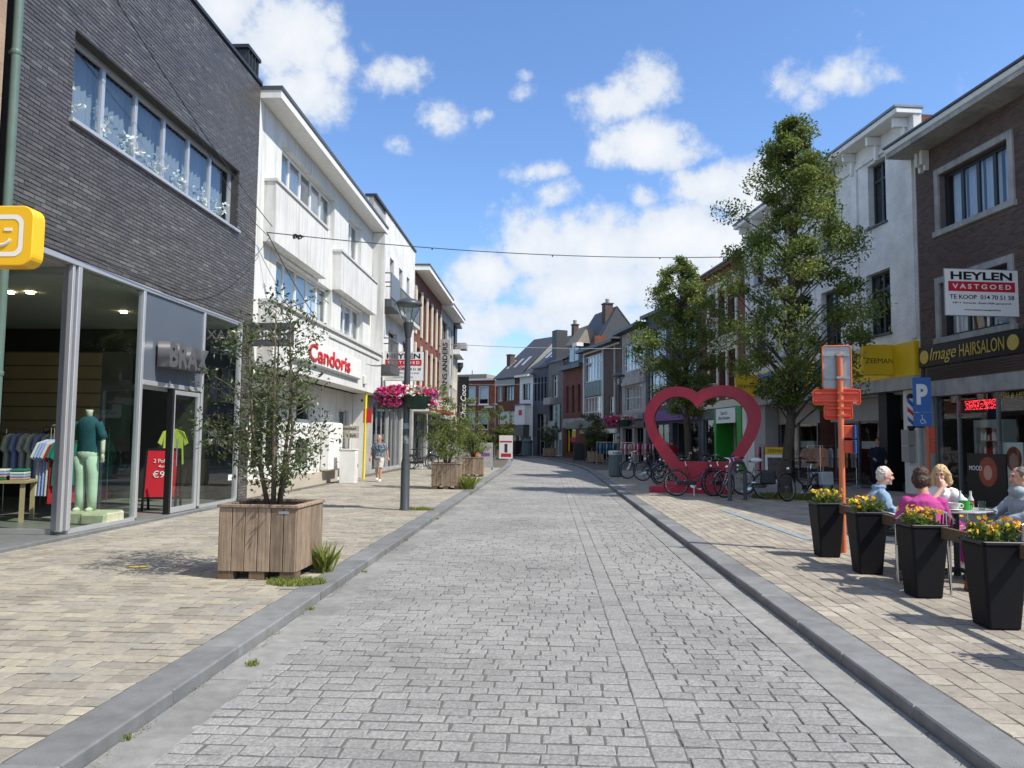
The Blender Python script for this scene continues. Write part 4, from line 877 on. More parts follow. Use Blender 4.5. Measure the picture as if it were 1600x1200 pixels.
b = Bld('tan_block', 'tan flat-roofed block showing above the corner brick house', (-16, 97), (-7.6, 94)); b.win(5.5, 7.5, 7.2, 8.4, nx=2, fr='white_paint', rec=.1); b.wall(0, b.w, .1, 9.6, 'far_wall'); b.mass(9.6, 8, 'far_wall')
MB().tube([(4,1,9.6),(4,1,10.6)], .03).tube([(3.5,1,10.4),(4.5,1,10.4)], .02).tube([(6,2,9.6),(6,2,10.3)], .05).build('aerial', 'iron', b.o)

# ================================================================== RIGHT ROW (built from near to far)
b = Bld('unseen_building', 'unseen brick building past the salon, sized for its shadow on the terrace', (11.46, 16.45), (12.52, 8.6))  # out of view; height and near end set by the shadow it casts
for z0 in (4.2, 7.2): b.win(1.0, 3.0, z0, z0+1.6, nx=2, fr='white_paint'); b.win(4.6, 6.6, z0, z0+1.6, nx=2, fr='white_paint')
b.win(.6, 7.2, .2, 3.0, nx=4, fr='alu_dark', rec=.2, glass='shop_glass', room='room', back=1.5, name='shop_window'); b.wall(0, b.w, .1, 9.9, 'brick_grey'); b.mass(9.9, 9, 'brick_grey'); b.box('cornice', 'concrete', 0, b.w, -.5, .2, 9.9, 10.1)

# ---- hair salon
SL = b = Bld('brown_brick_salon', 'dark brown brick hair salon with black and gold sign band', (10.65, 22.4), (11.45, 16.5))
b.win(1.05, 3.68, 7.42, 8.98, nx=4, fr='anthracite', fw_=.10, rec=.16, room='room', curtain=('curtain', [(.03,.22),(.27,.47),(.52,.74),(.78,.98)], 0), back=.6)
b.win(.95, 3.55, 4.45, 5.95, nx=3, fr='anthracite', fw_=.09, rec=.16, room='room', curtain=('curtain', [(0,.3),(.5,1)], .0), back=.6)
b.wall(0, b.w, 4.30, 9.85, 'joint_brown'); b.bricks(0.05, b.w, 4.32, 9.85, 'brown_brick', bl=.19, bh=.05, j=.012, seed=51, holes=b.holes+[(.86,3.87,7.2,9.18),(.76,3.74,4.28,6.14)])
b.mass(9.85, 9, 'brick_brown')
def surround(x0, x1, z0, z1, w_=.17, d=.06, mat='concrete'):
    m_ = MB().box(x0-w_, x0, -d, .02, z0-.001, z1+w_).box(x1, x1+w_, -d, .02, z0-.001, z1+w_).box(x0, x1, -d, .02, z1, z1+w_).box(x0-w_-.05, x1+w_+.05, -d-.05, .16, z0-.16, z0-.003); m_.build('stone_surround', mat, b.o, bevel=.008)
surround(1.05, 3.68, 7.42, 8.98); surround(.95, 3.55, 4.45, 5.95)
b.box('cornice_soffit', 'concrete', -.2, b.w, -.78, .2, 9.86, 9.98); b.box('cornice', 'off_white', -.22, b.w, -.82, .25, 9.985, 10.14, bevel=.02); b.box('cornice_cap', 'dark_grey', -.24, b.w, -.86, .3, 10.145, 10.2)
for x in (.35, .58, 4.9, 5.13): b.mb('bracket', 'off_white', lambda m_: m_.prism([(x-.06,9.45),(x+.06,9.45),(x+.06,9.855),(x-.06,9.855)], -.22, -.004)); b.box('bracket_foot', 'off_white', x-.05, x+.05, -.12, -.004, 9.28, 9.445)
sb = b.box('sign_band', 'black', .05, 5.9, -.10, -.004, 3.70, 4.28, bevel=.008)
text('gold_script', 'Image', 'gold', b.o, 1.12, .46, (1.12, -.112, 3.97), bold=.0, shear=.35, depth=.012); text('gold_letters', 'HAIRSALON', 'gold', b.o, 1.62, .34, (2.62, -.112, 4.0), bold=.0, depth=.012)
for x in (.32, 3.72): b.mb('gold_disc', 'gold', lambda m_: m_.prism([(x+.19*math.cos(a_), 3.98+.19*math.sin(a_)) for a_ in [2*math.pi*k/24 for k in range(24)]], -.118, -.104))
b.box('shutter_box', 'brick_brown', .25, 5.9, -.06, .3, 3.30, 3.69); b.mb('shutter_slat', 'brown_brick', lambda m_: [m_.box(.4, 5.85, -.085, -.062, 3.34+.065*k, 3.385+.065*k) for k in range(5)])
b.box('lintel', 'concrete', .12, 5.9, -.05, .3, 2.86, 3.295, bevel=.01)
b.box('shop_pier', 'grey_render', 0, .42, 0, .3, .1, 2.86); b.box('shop_pier', 'brick_brown', .0, .11, -.02, .3, 2.861, 4.29)
for x in (.46, 1.38, 2.85, 4.2, 5.6): b.box('shopfront_post', 'alu_dark', x, x+.07, .06, .14, .12, 2.84)
b.box('shopfront_step', 'bluestone', .0, 5.9, -.25, .3, .05, .14); b.box('shopfront_rail', 'alu_dark', .53, 5.6, .06, .14, .14, .22)
for x0, x1 in ((.53, 1.38), (1.45, 2.85), (2.92, 4.2), (4.27, 5.6)): MB().quad((x0,.1,.22),(x1,.1,.22),(x1,.1,2.84),(x0,.1,2.84)).build('pane', 'glass', b.o)
b.box('interior_wall', 'shop_wall', 0, 5.9, 3.4, 3.5, .1, 2.9); b.box('interior_floor', 'shop_floor', 0, 5.9, .3, 3.4, .06, .13); b.box('interior_ceiling', 'room', 0, 5.9, .3, 3.5, 2.86, 2.9)
text('fascia_lettering', 'DAMES & HEREN', 'gold', b.o, 1.3, .13, (3.4, .09, 2.74), bold=.0)
led = b.box('led_sign', 'black', 1.5, 2.86, .20, .26, 2.42, 2.70); rr_ = random.Random(5)
MEmit('led', (1, .03, .05), 3.2); MEmit('tube_light', (1, .97, .9), 6)
def dots(m_):
    for i in range(44):
        for k in range(8):
            if rr_.random() < .52 or k in (0, 7) and i % 2 == 0: x, z = 1.53+.03*i, 2.45+.031*k; m_.quad((x,.196,z),(x+.019,.196,z),(x+.019,.196,z+.019),(x,.196,z+.019))
m_ = MB(); dots(m_); m_.build('led_dots', 'led', led)
for (x, y) in ((3.5, .9), (4.5, .9), (2.2, 1.8)): b.box('ceiling_lamp', 'tube_light', x, x+.28, y, y+.06, 2.83, 2.86)
# cabinet of bottles
cb = thing('product_cabinet', 'pale grey cabinet of hair products behind the salon window', 'cabinet', (10.9, 20.7, .13), b.o.rotation_euler.z)
cb.matrix_basis = b.o.matrix_basis @ Matrix.Translation((1.62, .35, .13))
MB().box(0,.1,0,.35,0,2.05).box(.98,1.08,0,.35,0,2.05).box(.1,.98,0,.35,1.85,2.05).box(.1,.98,0,.35,0,.1).box(.1,.98,.32,.35,.1,1.85).build('case', 'grey_render', cb)
MB().box(.1,.98,.30,.318,.1,1.85).build('back', 'room_dark', cb)
bm_ = ['cloth_red', 'off_white', 'dark_grey', 'steel', 'cloth_pale', 'alu']; rr_ = random.Random(9)
for z in (.1, .45, .80, 1.15, 1.5):
    MB().box(.1,.98,.02,.30,z,z+.02).build('shelf', 'alu_dark', cb)
    x = .15
    while x < .93:
        w_ = rr_.uniform(.022, .034); h_ = rr_.uniform(.15, .24); c_ = tag(MB().lathe([(w_,0),(w_,h_*.75),(w_*.5,h_*.85),(w_*.45,h_)], 8).build('bottle', bm_[rr_.randrange(6)] if z > .8 else ('steel' if rr_.random() < .7 else 'dark_grey'), cb, smooth='auto')); c_.location = (x, .12, z+.02); x += w_*2+rr_.uniform(.012, .05)
ps = thing('hair_poster', 'black framed poster board with a red-haired model outside the salon', 'poster', (9.45, 17.1, .1), b.o.rotation_euler.z + .15)
M('poster_skin', (.5, .28, .2), .6, .1, 5); M('poster_hair', (.28, .06, .03), .6, .3, 9)
MB().box(-.5,.5,-.02,.02,.1,1.25).box(-.45,-.4,-.25,.25,0,.1).box(.4,.45,-.25,.25,0,.1).build('frame', 'black', ps)
MB().prism([(.05+.24*math.cos(a_), .86+.32*math.sin(a_)) for a_ in [2*math.pi*k/20 for k in range(20)]], -.026, -.021).build('hair_print', 'poster_hair', ps); MB().prism([(.05+.11*math.cos(a_), .84+.16*math.sin(a_)) for a_ in [2*math.pi*k/20 for k in range(20)]], -.031, -.027).build('face_print', 'poster_skin', ps)
text('lettering', 'MOOD', 'white', ps, .34, .10, (-.27, -.025, .93), bold=.0)
ps = thing('hair_poster', 'white window poster with a brown bob haircut in the salon', 'poster', (0, 0, 0)); ps.matrix_basis = b.o.matrix_basis @ Matrix.Translation((3.12, .18, .25))
MB().box(-.28,.42,0,.02,0,1.35).build('sheet', 'white', ps); MB().prism([(.12+.26*math.cos(a_), .95+.30*math.sin(a_)) for a_ in [2*math.pi*k/20 for k in range(20)]], -.004, -.001).build('hair_print', 'poster_hair', ps); MB().prism([(.12+.15*math.cos(a_), .88+.21*math.sin(a_)) for a_ in [2*math.pi*k/20 for k in range(20)]], -.008, -.005).build('face_print', 'poster_skin', ps)
hb = thing('estate_agent_board', 'large estate agent board with phone number over the salon sign', 'sign', (10.24, 18.48, 5.13)); heylen(hb, 1.84, 1.10, (0,0,0), math.atan2(.134, .991))
MB().tube([(.9,.15,.45),(1.05,.18,.45)], .02).tube([(.9,.15,-.45),(1.05,.18,-.45)], .02).tube([(-.5,.0,.52),(.95,1.2,.62)], .01).build('bracket', 'galvanised', hb)
# barber pole
bp_ = thing('barber_pole', 'red, white and blue barber pole on the salon corner', 'barber pole', (10.30, 22.35, 2.05))
MB().lathe([(.04,-.14),(.10,-.08),(.10,0)], 16).lathe([(.10,.78),(.10,.86),(.04,.92)], 16).box(0,.42,-.03,.03,.80,.84).box(0,.42,-.03,.03,-.05,-.01).build('cap', 'black', bp_)
m_ = [MB() for k in range(4)]
for k in range(26):
    for q in range(18):
        a0, a1 = 2*math.pi*q/18, 2*math.pi*(q+1)/18; z0, z1 = .78*k/26, .78*(k+1)/26
        i = int((q/18*4 + k/26*4*1.5)*1) % 4; mm = m_[i]
        mm.quad((.085*math.cos(a0),.085*math.sin(a0),z0),(.085*math.cos(a1),.085*math.sin(a1),z0),(.085*math.cos(a1),.085*math.sin(a1),z1),(.085*math.cos(a0),.085*math.sin(a0),z1))
for k, mm in enumerate(m_): mm.build('stripe', ('white', 'red', 'white', 'blue_sign')[k], bp_)

# ---- white clothing store, two houses
def zee_house(name, label, A, B, wins):
    b = Bld(name, label, A, B)
    for (x0, x1, z0, z1) in wins: b.win(x0, x1, z0, z1, nx=2, zs=[z1-.55], fr='anthracite', fw_=.08, rec=.2, sill='dark_grey', curtain=('off_white', [(.52,.7)], 0), back=.5)
    b.wall(0, b.w, 4.56, 11.2, 'brick_white'); b.mass(11.2, 10, 'brick_red')
    for x in (.06, b.w/2-.15, b.w-.36): b.box('pilaster', 'brick_white', x, x+.3, -.07, -.003, 4.6, 10.6)
    b.box('frieze', 'brick_white', .06, b.w-.06, -.071, -.003, 10.605, 10.75)
    n = 5
    for k in range(n): x = .35+(b.w-.7)*k/(n-1); b.mb('corbel', 'white_paint', lambda m_: m_.prism([(x-.065,10.92),(x+.065,10.92),(x+.065,11.192),(x-.065,11.192)], -.42, -.004)); b.box('corbel_drop', 'white_paint', x-.05, x+.05, -.16, -.074, 10.45, 10.915)
    b.box('cornice', 'white_paint', -.03, b.w+.03, -.55, .25, 11.205, 11.37, bevel=.02); b.box('cornice_cap', 'zinc', -.05, b.w+.05, -.60, .3, 11.375, 11.44)
    return b
ZR = zee_house('white_store', 'white painted brick store with corbelled cornice beside the brown salon', (9.78, 28.85), (10.64, 22.42), [(.9,1.95,8.45,10.5),(.75,2.1,4.95,6.95),(4.0,5.0,8.45,10.5),(3.75,5.1,4.95,6.95)])
ZL = zee_house('white_store', 'white painted brick store half hidden behind the tall street tree', (8.95, 35.0), (9.777, 28.87), [(.9,1.95,8.45,10.5),(.75,2.1,4.95,6.95),(4.0,5.0,8.45,10.5),(3.75,5.1,4.95,6.95)])
for b in (ZR, ZL):
    b.box('fascia', 'zee_yellow', .02, b.w-.02, -.16, -.003, 3.50, 4.50, bevel=.01); b.box('fascia_back', 'white_paint', 0, b.w, -.0, .2, 3.4, 4.555); b.box('canopy_edge', 'concrete', 0, b.w, -.22, .3, 3.12, 3.495)
    b.box('shop_ceiling', 'soffit', 0, b.w, .301, 4.5, 3.05, 3.115); b.box('shop_floor', 'shop_floor', 0, b.w, .6, 4.5, .07, .13); b.box('shop_back', 'shop_wall', 0, b.w, 4.5, 4.6, .1, 3.1); b.box('blind_panel', 'grey_render', .05, b.w-.6, .62, .68, 2.3, 3.05)
    for x in ((.35, 1.9, 3.4, 4.25) if b is ZR else (1.9, 3.6, 5.2)): b.box('shopfront_post', 'alu_dark', x, x+.07, .62, .70, .13, 2.3)
    for x0, x1 in (((.42,1.9),(1.97,3.4)) if b is ZR else ((1.97,3.6),(3.67,5.2))): MB().quad((x0,.66,.2),(x1,.66,.2),(x1,.66,2.3),(x0,.66,2.3)).build('pane', 'glass', b.o)
    b.box('display_shelf', 'white', .6, 3.2, 1.5, 1.9, 1.35, 1.62)
ZR.box('black_column', 'black', 4.2, 4.65, .05, .5, .1, 3.12); ZR.box('end_pilaster', 'white_paint', 5.6, 6.3, .0, .5, .1, 3.12); ZR.box('red_shelf', 'red', 4.75, 5.5, 1.2, 1.5, 2.15, 2.3)
ZL.box('splayed_wall', 'grey_render', .75, 1.85, .02, .6, .1, 3.12); ZL.box('white_pier', 'white_paint', .0, .74, -.02, .6, .1, 3.12)
for b, s_ in ((ZL, 'ZEEM'), (ZR, 'AN')): 
    if s_ == 'ZEEM': text('fascia_letters', s_, 'blue_letter', b.o, 4.3, .88, (3.75, -.19, 3.98), depth=.05, bold=.03)
    else: text('fascia_letters', s_, 'blue_letter', b.o, 2.0, .88, (1.25, -.19, 3.98), depth=.05, bold=.03)
def blade(x, y, z, label, w_=.95, h_=.92):
    t_ = thing('projecting_sign', label, 'sign', (x, y, z)); MB().box(-w_/2,w_/2,-.11,.11,0,h_).build('case', 'zee_yellow', t_, bevel=.015); text('lettering', 'ZEEMAN', 'black', t_, w_*.86, .15, (0, -.114, h_*.46), bold=.0)
    MB().box(w_/2,w_/2+.35,-.04,.04,h_*.2,h_*.26).box(w_/2,w_/2+.35,-.04,.04,h_*.75,h_*.81).build('bracket', 'alu_dark', t_)
blade(9.94, 23.6, 3.60, 'yellow projecting store sign nearest the brown brick salon'); blade(8.6, 33.6, 3.5, 'yellow projecting store sign beside the red heart', 1.05, .95)
zs_ = thing('pavement_sign', 'white A-board with yellow header in front of the white store', 'sign', (8.4, 28.9, .1), R(-10))
for s in (-1, 1):
    m_ = MB(); m_.m = Matrix.Translation((0, s*.2, 0)) @ Matrix.Rotation(s*R(9), 4, 'X'); m_.box(-.38,.38,-.012,.012,.0,1.0); m_.build('panel', 'white', zs_)
m_ = MB(); m_.m = Matrix.Translation((0, -.2, 0)) @ Matrix.Rotation(-R(9), 4, 'X'); m_.box(-.38,.38,-.012,.012,1.0,1.28); m_.build('header', 'zee_yellow', zs_)
M('print_dark', (.12, .09, .09), .6, .6, 6); m_ = MB(); m_.m = Matrix.Translation((0, -.2, 0)) @ Matrix.Rotation(-R(9), 4, 'X'); m_.box(-.30,.30,-.018,-.013,.12,.90); m_.build('picture', 'print_dark', zs_)
t2 = text('lettering', 'ZEEMAN', 'black', zs_, .62, .12, (0, -.2+1.14*math.sin(R(9))-.018, 1.13), bold=.0); t2.rotation_euler = (-R(9), 0, 0)
# racks with clothes in front of the white store
def rack(x, y, rz, label, cols, n=9, long=False, group=None):
    t_ = thing('clothes_rack', label, 'clothes rack', (x, y, .1), rz, group)
    MB().tube([(-.6,0,.08),(-.6,0,1.35),(.6,0,1.35),(.6,0,.08)], .015, 8).tube([(-.6,-.25,.05),(-.6,.25,.05)], .018, 6).tube([(.6,-.25,.05),(.6,.25,.05)], .018, 6).tube([(-.6,0,.3),(.6,0,.3)], .012, 6).build('rail', 'steel', t_)
    for k in range(n): garment(t_, -.52+1.04*k/(n-1), 0, 1.28, .42, .95 if long else .62, cols[k % len(cols)], R(68 + 10*math.sin(k*2.1)), thick=.05)
M('cloth_orange', (.52, .22, .07), .9, .12, 9); M('cloth_grey', (.30, .32, .30), .9, .12, 9); M('cloth_pink', (.50, .04, .16), .9, .12, 9); M('cloth_blue', (.05, .14, .40), .9, .15, 9); M('cloth_salmon', (.55, .30, .24), .9, .12, 9)
rack(9.15, 26.9, R(95), 'rack of orange and salmon shorts under the white store canopy', ['cloth_salmon', 'cloth_orange', 'cloth_grey'], 7); rack(9.3, 25.2, R(8), 'rack with orange shorts and grey tops by the black column', ['cloth_orange', 'cloth_grey', 'cloth_grey'], 5)
rack(8.7, 30.2, R(0), 'rack of dark pink dresses beside the yellow A-board', ['cloth_pink', 'black', 'cloth_pink'], 7, True)

# ---- red brick house with arched windows
b = Bld('arched_brick_house', 'red brick house with three tall arched windows and small agent boards', (8.12, 41.2), (8.948, 35.02))
for k in range(3):
    x0 = 1.45+1.28*k
    for (z0, z1) in ((3.9, 5.9), (6.8, 9.0)): b.win(x0, x0+1.02, z0, z1, nx=1, zs=[z1-.6], fr='anthracite', fw_=.07, rec=.25, curtain=('curtain', [(.55,.9)], 0))
b.wall(0, b.w, 3.3, 10.0, 'brick_red'); b.mass(10.0, 10, 'brick_red')
for k in range(4): b.box('stone_mullion', 'cream', 1.21+1.28*k, 1.43+1.28*k, -.07, -.003, 3.6, 9.3)
b.box('stone_head', 'cream', 1.21, 5.49, -.071, -.003, 9.301, 9.5)
for k in range(3):
    x0 = 1.43+1.28*k; xm = x0+.53
    b.mb('arch', 'cream', lambda m_: m_.prism([(x0,9.3),(x0,8.75)]+[(xm-.53*math.cos(math.pi*q/10), 8.75+.34*math.sin(math.pi*q/10)) for q in range(1, 10)]+[(x0+1.06,8.75),(x0+1.06,9.3)], -.06, .05))
    b.box('spandrel', 'cream', x0, x0+1.06, -.05, -.003, 5.95, 6.75)
b.box('cornice', 'brick_red', -.0, b.w, -.25, .2, 10.0, 10.15); b.box('cornice_cap', 'dark_grey', -.02, b.w+.02, -.32, .25, 10.15, 10.24)
b.holes = []; b.win(2.7, 5.0, .15, 2.5, nx=2, fr='green_front', y=.8, rec=.02, glass='glass', room='room', back=.8, name='shop_window'); b.win(.3, 2.0, .15, 2.7, fr='alu_dark', rec=.1, glass='glass', room='room', back=.8, name='shop_window')
b.wall(0, 2.2, .1, 3.3, 'dark_grey', name='shop_wall'); b.wall(2.5, 5.2, .1, 2.6, 'grey_render', y=.8, t=.05, name='shop_wall')
b.box('green_frame', 'green_front', 2.2, 2.5, -.10, .8, .1, 3.2); b.box('green_frame', 'green_front', 5.2, 5.75, -.10, .8, .1, 3.2); b.box('green_frame', 'green_front', 2.5, 5.2, -.08, .8, 2.5, 3.2); b.box('stone_band', 'cream', 0, b.w, -.12, .25, 3.21, 3.55); b.box('white_pier', 'white_paint', 5.76, b.w, -.05, .4, .1, 3.2)
sg = b.box('shop_sign', 'white', 2.6, 5.1, -.14, -.082, 2.45, 3.15); text('sign_lettering', "Sam's", 'green_text', b.o, .9, .2, (3.7, -.146, 2.95), bold=.01); text('sign_lettering', 'Sfeer Boutique', 'green_text', b.o, 1.5, .2, (3.7, -.146, 2.68), bold=.01)
for z, l_ in ((7.4, 'upper small estate agent board on the arched brick house'), (4.1, 'lower small estate agent board on the arched brick house')):
    hb = thing('estate_agent_board', l_, 'sign', (8.35, 38.6, z)); heylen(hb, .95, .68, (0,0,0), R(6), fine=True, lines=('www.heylenvastgoed.be', 'www')); MB().tube([(.47,.06,.2),(.7,.09,.2)], .015).build('bracket', 'galvanised', hb)

# ---- navy house, grey house, bay house and the bend
b = Bld('navy_house', 'navy blue rendered house with white windows behind the trees', (6.2, 49.2), (8.118, 41.22))
for z0, z1 in ((3.7, 5.9), (6.7, 8.4)): b.win(.5, 3.4, z0, z1, nx=4, fr='white_paint', rec=.12, curtain=('curtain', [(.1,.4),(.6,.9)], 0)); b.win(4.4, 7.6, z0, z1, nx=4, fr='white_paint', rec=.12, curtain=('curtain', [(.1,.4),(.6,.9)], 0))
b.win(.5, 3.8, .15, 2.6, nx=2, fr='alu_dark', rec=.3, glass='glass', room='room', back=1.2, name='shop_window'); b.win(4.3, 7.8, .15, 2.6, nx=2, fr='alu_dark', rec=.3, glass='glass', room='room', back=1.2, name='shop_window')
b.wall(0, b.w, .1, 9.3, 'navy'); b.mass(9.3, 10, 'navy'); b.box('purple_fascia', 'purple', .02, b.w-.02, -.22, -.003, 2.75, 3.35); b.box('cornice', 'dark_grey', 0, b.w, -.4, .2, 9.3, 9.5)
b = Bld('grey_house', 'grey concrete house with two wide white window bands', (5.1, 55.0), (6.197, 49.22))
b.win(.9, 5.6, 6.3, 8.2, nx=6, zs=[6.8], fr='white_paint', fw_=.08, rec=.1, curtain=('curtain', [(0,.3),(.6,.8)], 0)); b.win(1.2, 5.0, 3.6, 5.3, nx=5, nz=2, fr='stucco_trim', fw_=.06, rec=.1, curtain=('curtain_warm', [(0,1)], 0))
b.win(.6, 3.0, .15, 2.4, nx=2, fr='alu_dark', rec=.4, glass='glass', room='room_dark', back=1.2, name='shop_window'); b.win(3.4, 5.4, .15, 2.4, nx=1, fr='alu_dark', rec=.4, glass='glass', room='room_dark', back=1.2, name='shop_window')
b.wall(0, b.w, .1, 9.0, 'grey_render'); b.mass(9.0, 10, 'grey_render'); b.box('spandrel', 'concrete', .6, b.w-.02, -.12, -.003, 5.35, 6.25); b.box('shop_fascia', 'dark_grey', .02, b.w-.02, -.12, -.003, 2.45, 2.95); b.box('canopy', 'concrete', .02, b.w-.02, -.5, -.003, 2.96, 3.35); b.box('brick_strip', 'brick_brown', .02, .5, -.05, -.003, 3.4, 8.9)
b.box('roof_edge', 'anthracite', -.02, b.w, -.6, .3, 9.0, 9.2)
b = Bld('bay_house', 'brown brick house with glazed white bay and curved green awning', (2.9, 63.0), (5.095, 55.03))
b.win(.25, 4.7, 6.2, 8.3, nx=6, zs=[7.75], fr='white_paint', fw_=.08, rec=.06, curtain=('curtain', [(.1,.5)], 0)); b.win(.25, 4.7, 3.3, 5.0, nx=6, zs=[3.8], fr='white_paint', fw_=.08, rec=.06, curtain=('curtain_warm', [(0,1)], 0))
b.win(6.0, 7.0, 3.6, 4.8, fr='stucco_trim', rec=.1)
b.win(.5, 3.3, .15, 2.1, nx=2, fr='cream', rec=.5, glass='glass', room='room', back=1.2, name='shop_window'); b.win(4.0, 7.6, .15, 2.1, nx=2, fr='cream', rec=.5, glass='glass', room='room_dark', back=1.2, name='shop_window')
b.wall(0, b.w, .1, 8.6, 'brick_brown'); b.mass(8.6, 8, 'brick_brown')
M('panel_green', (.10, .15, .14), .4, .1, 2)
for k in range(6): b.box('spandrel_panel', 'panel_green', .3+.735*k, .97+.735*k, -.04, -.003, 5.06, 6.14)
b.box('bay_frame', 'white_paint', .05, .24, -.10, -.003, 3.2, 8.5); b.box('bay_frame', 'white_paint', 4.71, 4.85, -.10, -.003, 3.2, 8.5); b.box('bay_head', 'white_paint', .05, b.w, -.11, -.003, 8.501, 8.62); b.box('downpipe', 'stucco_trim', 7.3, 7.4, -.1, -.003, 3.0, 8.5)
b.box('roof_edge', 'anthracite', -.2, b.w+.1, -.7, .3, 8.63, 8.85)
M('awning_green', (.155, .16, .12), .9, .15, 3)
def awn(m_):
    n = 8
    for k in range(n):
        a0, a1 = math.pi/2*k/n, math.pi/2*(k+1)/n
        y0_, z0_ = -1.5*math.sin(a0), 2.45+.75*math.cos(a0); y1_, z1_ = -1.5*math.sin(a1), 2.45+.75*math.cos(a1)
        m_.quad((-.2,y0_,z0_),(6.2,y0_,z0_),(6.2,y1_,z1_),(-.2,y1_,z1_))
    for x in (-.2, 6.2): m_.poly([(x,0,2.45)]+[(x,-1.5*math.sin(math.pi/2*k/n), 2.45+.75*math.cos(math.pi/2*k/n)) for k in range(n+1)])
b.mb('awning', 'awning_green', awn); b.box('shop_fascia', 'white_paint', .05, b.w-.05, -.35, -.003, 2.1, 2.42)
b = Bld('red_brick_house', 'low red brick house with slit windows and slate gable roof', (1.3, 67.5), (2.895, 63.03))
for k in range(3): b.win(.75+1.35*k, 1.3+1.35*k, 3.9, 6.2, fr='anthracite', rec=.15)
b.win(.5, 3.0, .5, 2.6, nx=1, fr='anthracite', rec=.3, glass='glass', room='room_dark', back=1.0, name='shop_window'); b.wall(0, b.w, .1, 7.6, 'brick_red'); b.mass(7.6, 8, 'brick_red'); b.box('stone_band', 'concrete', 0, b.w, -.06, -.003, 2.65, 3.4)
b.box('yellow_poster', 'yellow_bright', .7, .95, .25, .28, .6, 2.4); b.box('red_poster', 'red', 1.2, 2.6, .25, .28, 1.4, 1.8); b.box('yellow_poster', 'yellow', 1.5, 2.6, .25, .28, 1.82, 2.3); b.box('gutter_box', 'dark_grey', -.05, b.w, -.45, .2, 7.6, 7.95)
b.pitched(7.95, 12.7, 3.0, 7.0, 'slate', over=.1, gable='slate'); chimney(b, 4.1, 2.4, 10.6, 13.0, .7)
b.box('brick_stack', 'brick_rust', b.w-.1, b.w+.12, .9, 1.9, 8.6, 10.2)
def dorm(m_): m_.prism([(1.0,8.0),(3.4,8.0),(3.4,9.7),(1.0,9.7)], .15, 2.2)
b.mb('dormer', 'anthracite', dorm); b.mb('dormer_window', 'window_glass', lambda m_: m_.quad((1.2,.14,8.3),(3.2,.14,8.3),(3.2,.14,9.4),(1.2,.14,9.4))); b.mb('dormer_frame', 'white_paint', lambda m_: m_.box(2.15,2.25,.10,.139,8.25,9.45).box(1.15,3.25,.10,.139,9.41,9.5))
b.mb('dormer_roof', 'shingle_brown', lambda m_: (m_.poly([(.7,-.15,9.72),(3.7,-.15,9.72),(3.3,1.0,11.3),(1.1,1.0,11.3)]), m_.poly([(.7,-.15,9.72),(1.1,1.0,11.3),(1.0,2.2,9.72)]), m_.poly([(3.7,-.15,9.72),(3.4,2.2,9.72),(3.3,1.0,11.3)])))
b.box('dormer_gutter', 'white_paint', 2.9, 3.9, -.3, .3, 9.4, 9.7)
b = Bld('grey_brick_shop', 'grey-brown brick shop with green vertical lettering', (0.0, 70.5), (1.298, 67.53))
b.win(.9, 2.1, 5.4, 7.4, nx=2, zs=[6.9], fr='white_paint', rec=.15); b.win(.15, 1.1, 3.3, 4.7, nx=2, fr='anthracite', rec=.15); b.win(.9, 3.0, .15, 2.3, nx=3, fr='white_paint', rec=.3, glass='glass', room='curtain', back=.8, name='shop_window')
b.wall(0, b.w, .1, 8.6, 'brick_grey'); b.mass(8.6, 8, 'brick_grey'); b.box('balcony_box', 'concrete', .0, 1.6, -.5, -.003, 4.75, 5.38); b.box('stone_band', 'concrete', 0, 1.4, -.08, -.003, 2.4, 3.25); b.box('sign_panel', 'zinc', 1.35, 2.75, -.1, -.003, 2.5, 4.7)
for k, c_ in enumerate('Balo'): text('sign_letter', c_, 'green_text', b.o, .42, .48, (2.05, -.115, 4.35-.55*k), bold=.04, depth=.02)
b.pitched(8.6, 11.0, 3.5, 8, 'slate', over=.1); b.box('slate_tower', 'slate', .1, 1.1, .3, 1.4, 8.4, 11.6); chimney(b, .6, 2.4, 10.0, 12.2, .5)
b = Bld('black_house', 'black clad narrow house with tall slot windows at the bend', (-1.46, 73.0), (-.003, 70.53))
for k in range(4): b.win(.35+.62*k, .65+.62*k, 5.2, 7.4, fr='black', rec=.15)
b.win(.9, 2.5, .15, 4.0, nx=2, nz=3, fr='grey_render', rec=.3, glass='glass', room='room_dark', back=1.0, name='shop_window'); b.wall(0, b.w, .1, 8.4, 'navy'); b.mass(8.4, 8, 'navy')
b.pitched(8.4, 11.6, 3.8, 8, 'slate', over=.15, skylights=((.5,1.1,1.0,1.9),(1.5,2.1,1.0,1.9)))
b = Bld('oriel_house', 'white painted house with an oriel window and red flower emblem', (-2.8, 75.0), (-1.463, 73.02))
b.win(.5, 2.0, 5.4, 7.0, nx=3, fr='anthracite', rec=.15, curtain=('curtain', [(.3,1)], 0)); b.wall(0, b.w, .1, 7.6, 'white_paint'); b.mass(7.6, 8, 'white_paint'); b.box('eave', 'white_paint', -.1, b.w, -.6, .2, 7.6, 7.8)
b.mb('oriel', 'white_paint', lambda m_: m_.prism([(.1,3.0),(1.9,3.0),(1.9,4.9),(.1,4.9)], -.6, -.003)); b.box('oriel_roof', 'dark_grey', .0, 2.0, -.7, -.003, 4.9, 5.0); b.box('oriel_base', 'dark_grey', .2, 1.8, -.7, -.003, 1.9, 2.98); b.box('red_emblem', 'red_sign', .8, 1.4, -.62, -.603, 3.9, 4.4); b.box('shop_door', 'anthracite', .3, 2.1, -.06, -.003, .1, 1.88)
b.pitched(7.8, 10.4, 4.0, 8, 'slate', over=.2)
b = Bld('rust_brick_house', 'rust-red brick house with big slate roof and three skylights', (-5.35, 78.0), (-2.803, 75.02))
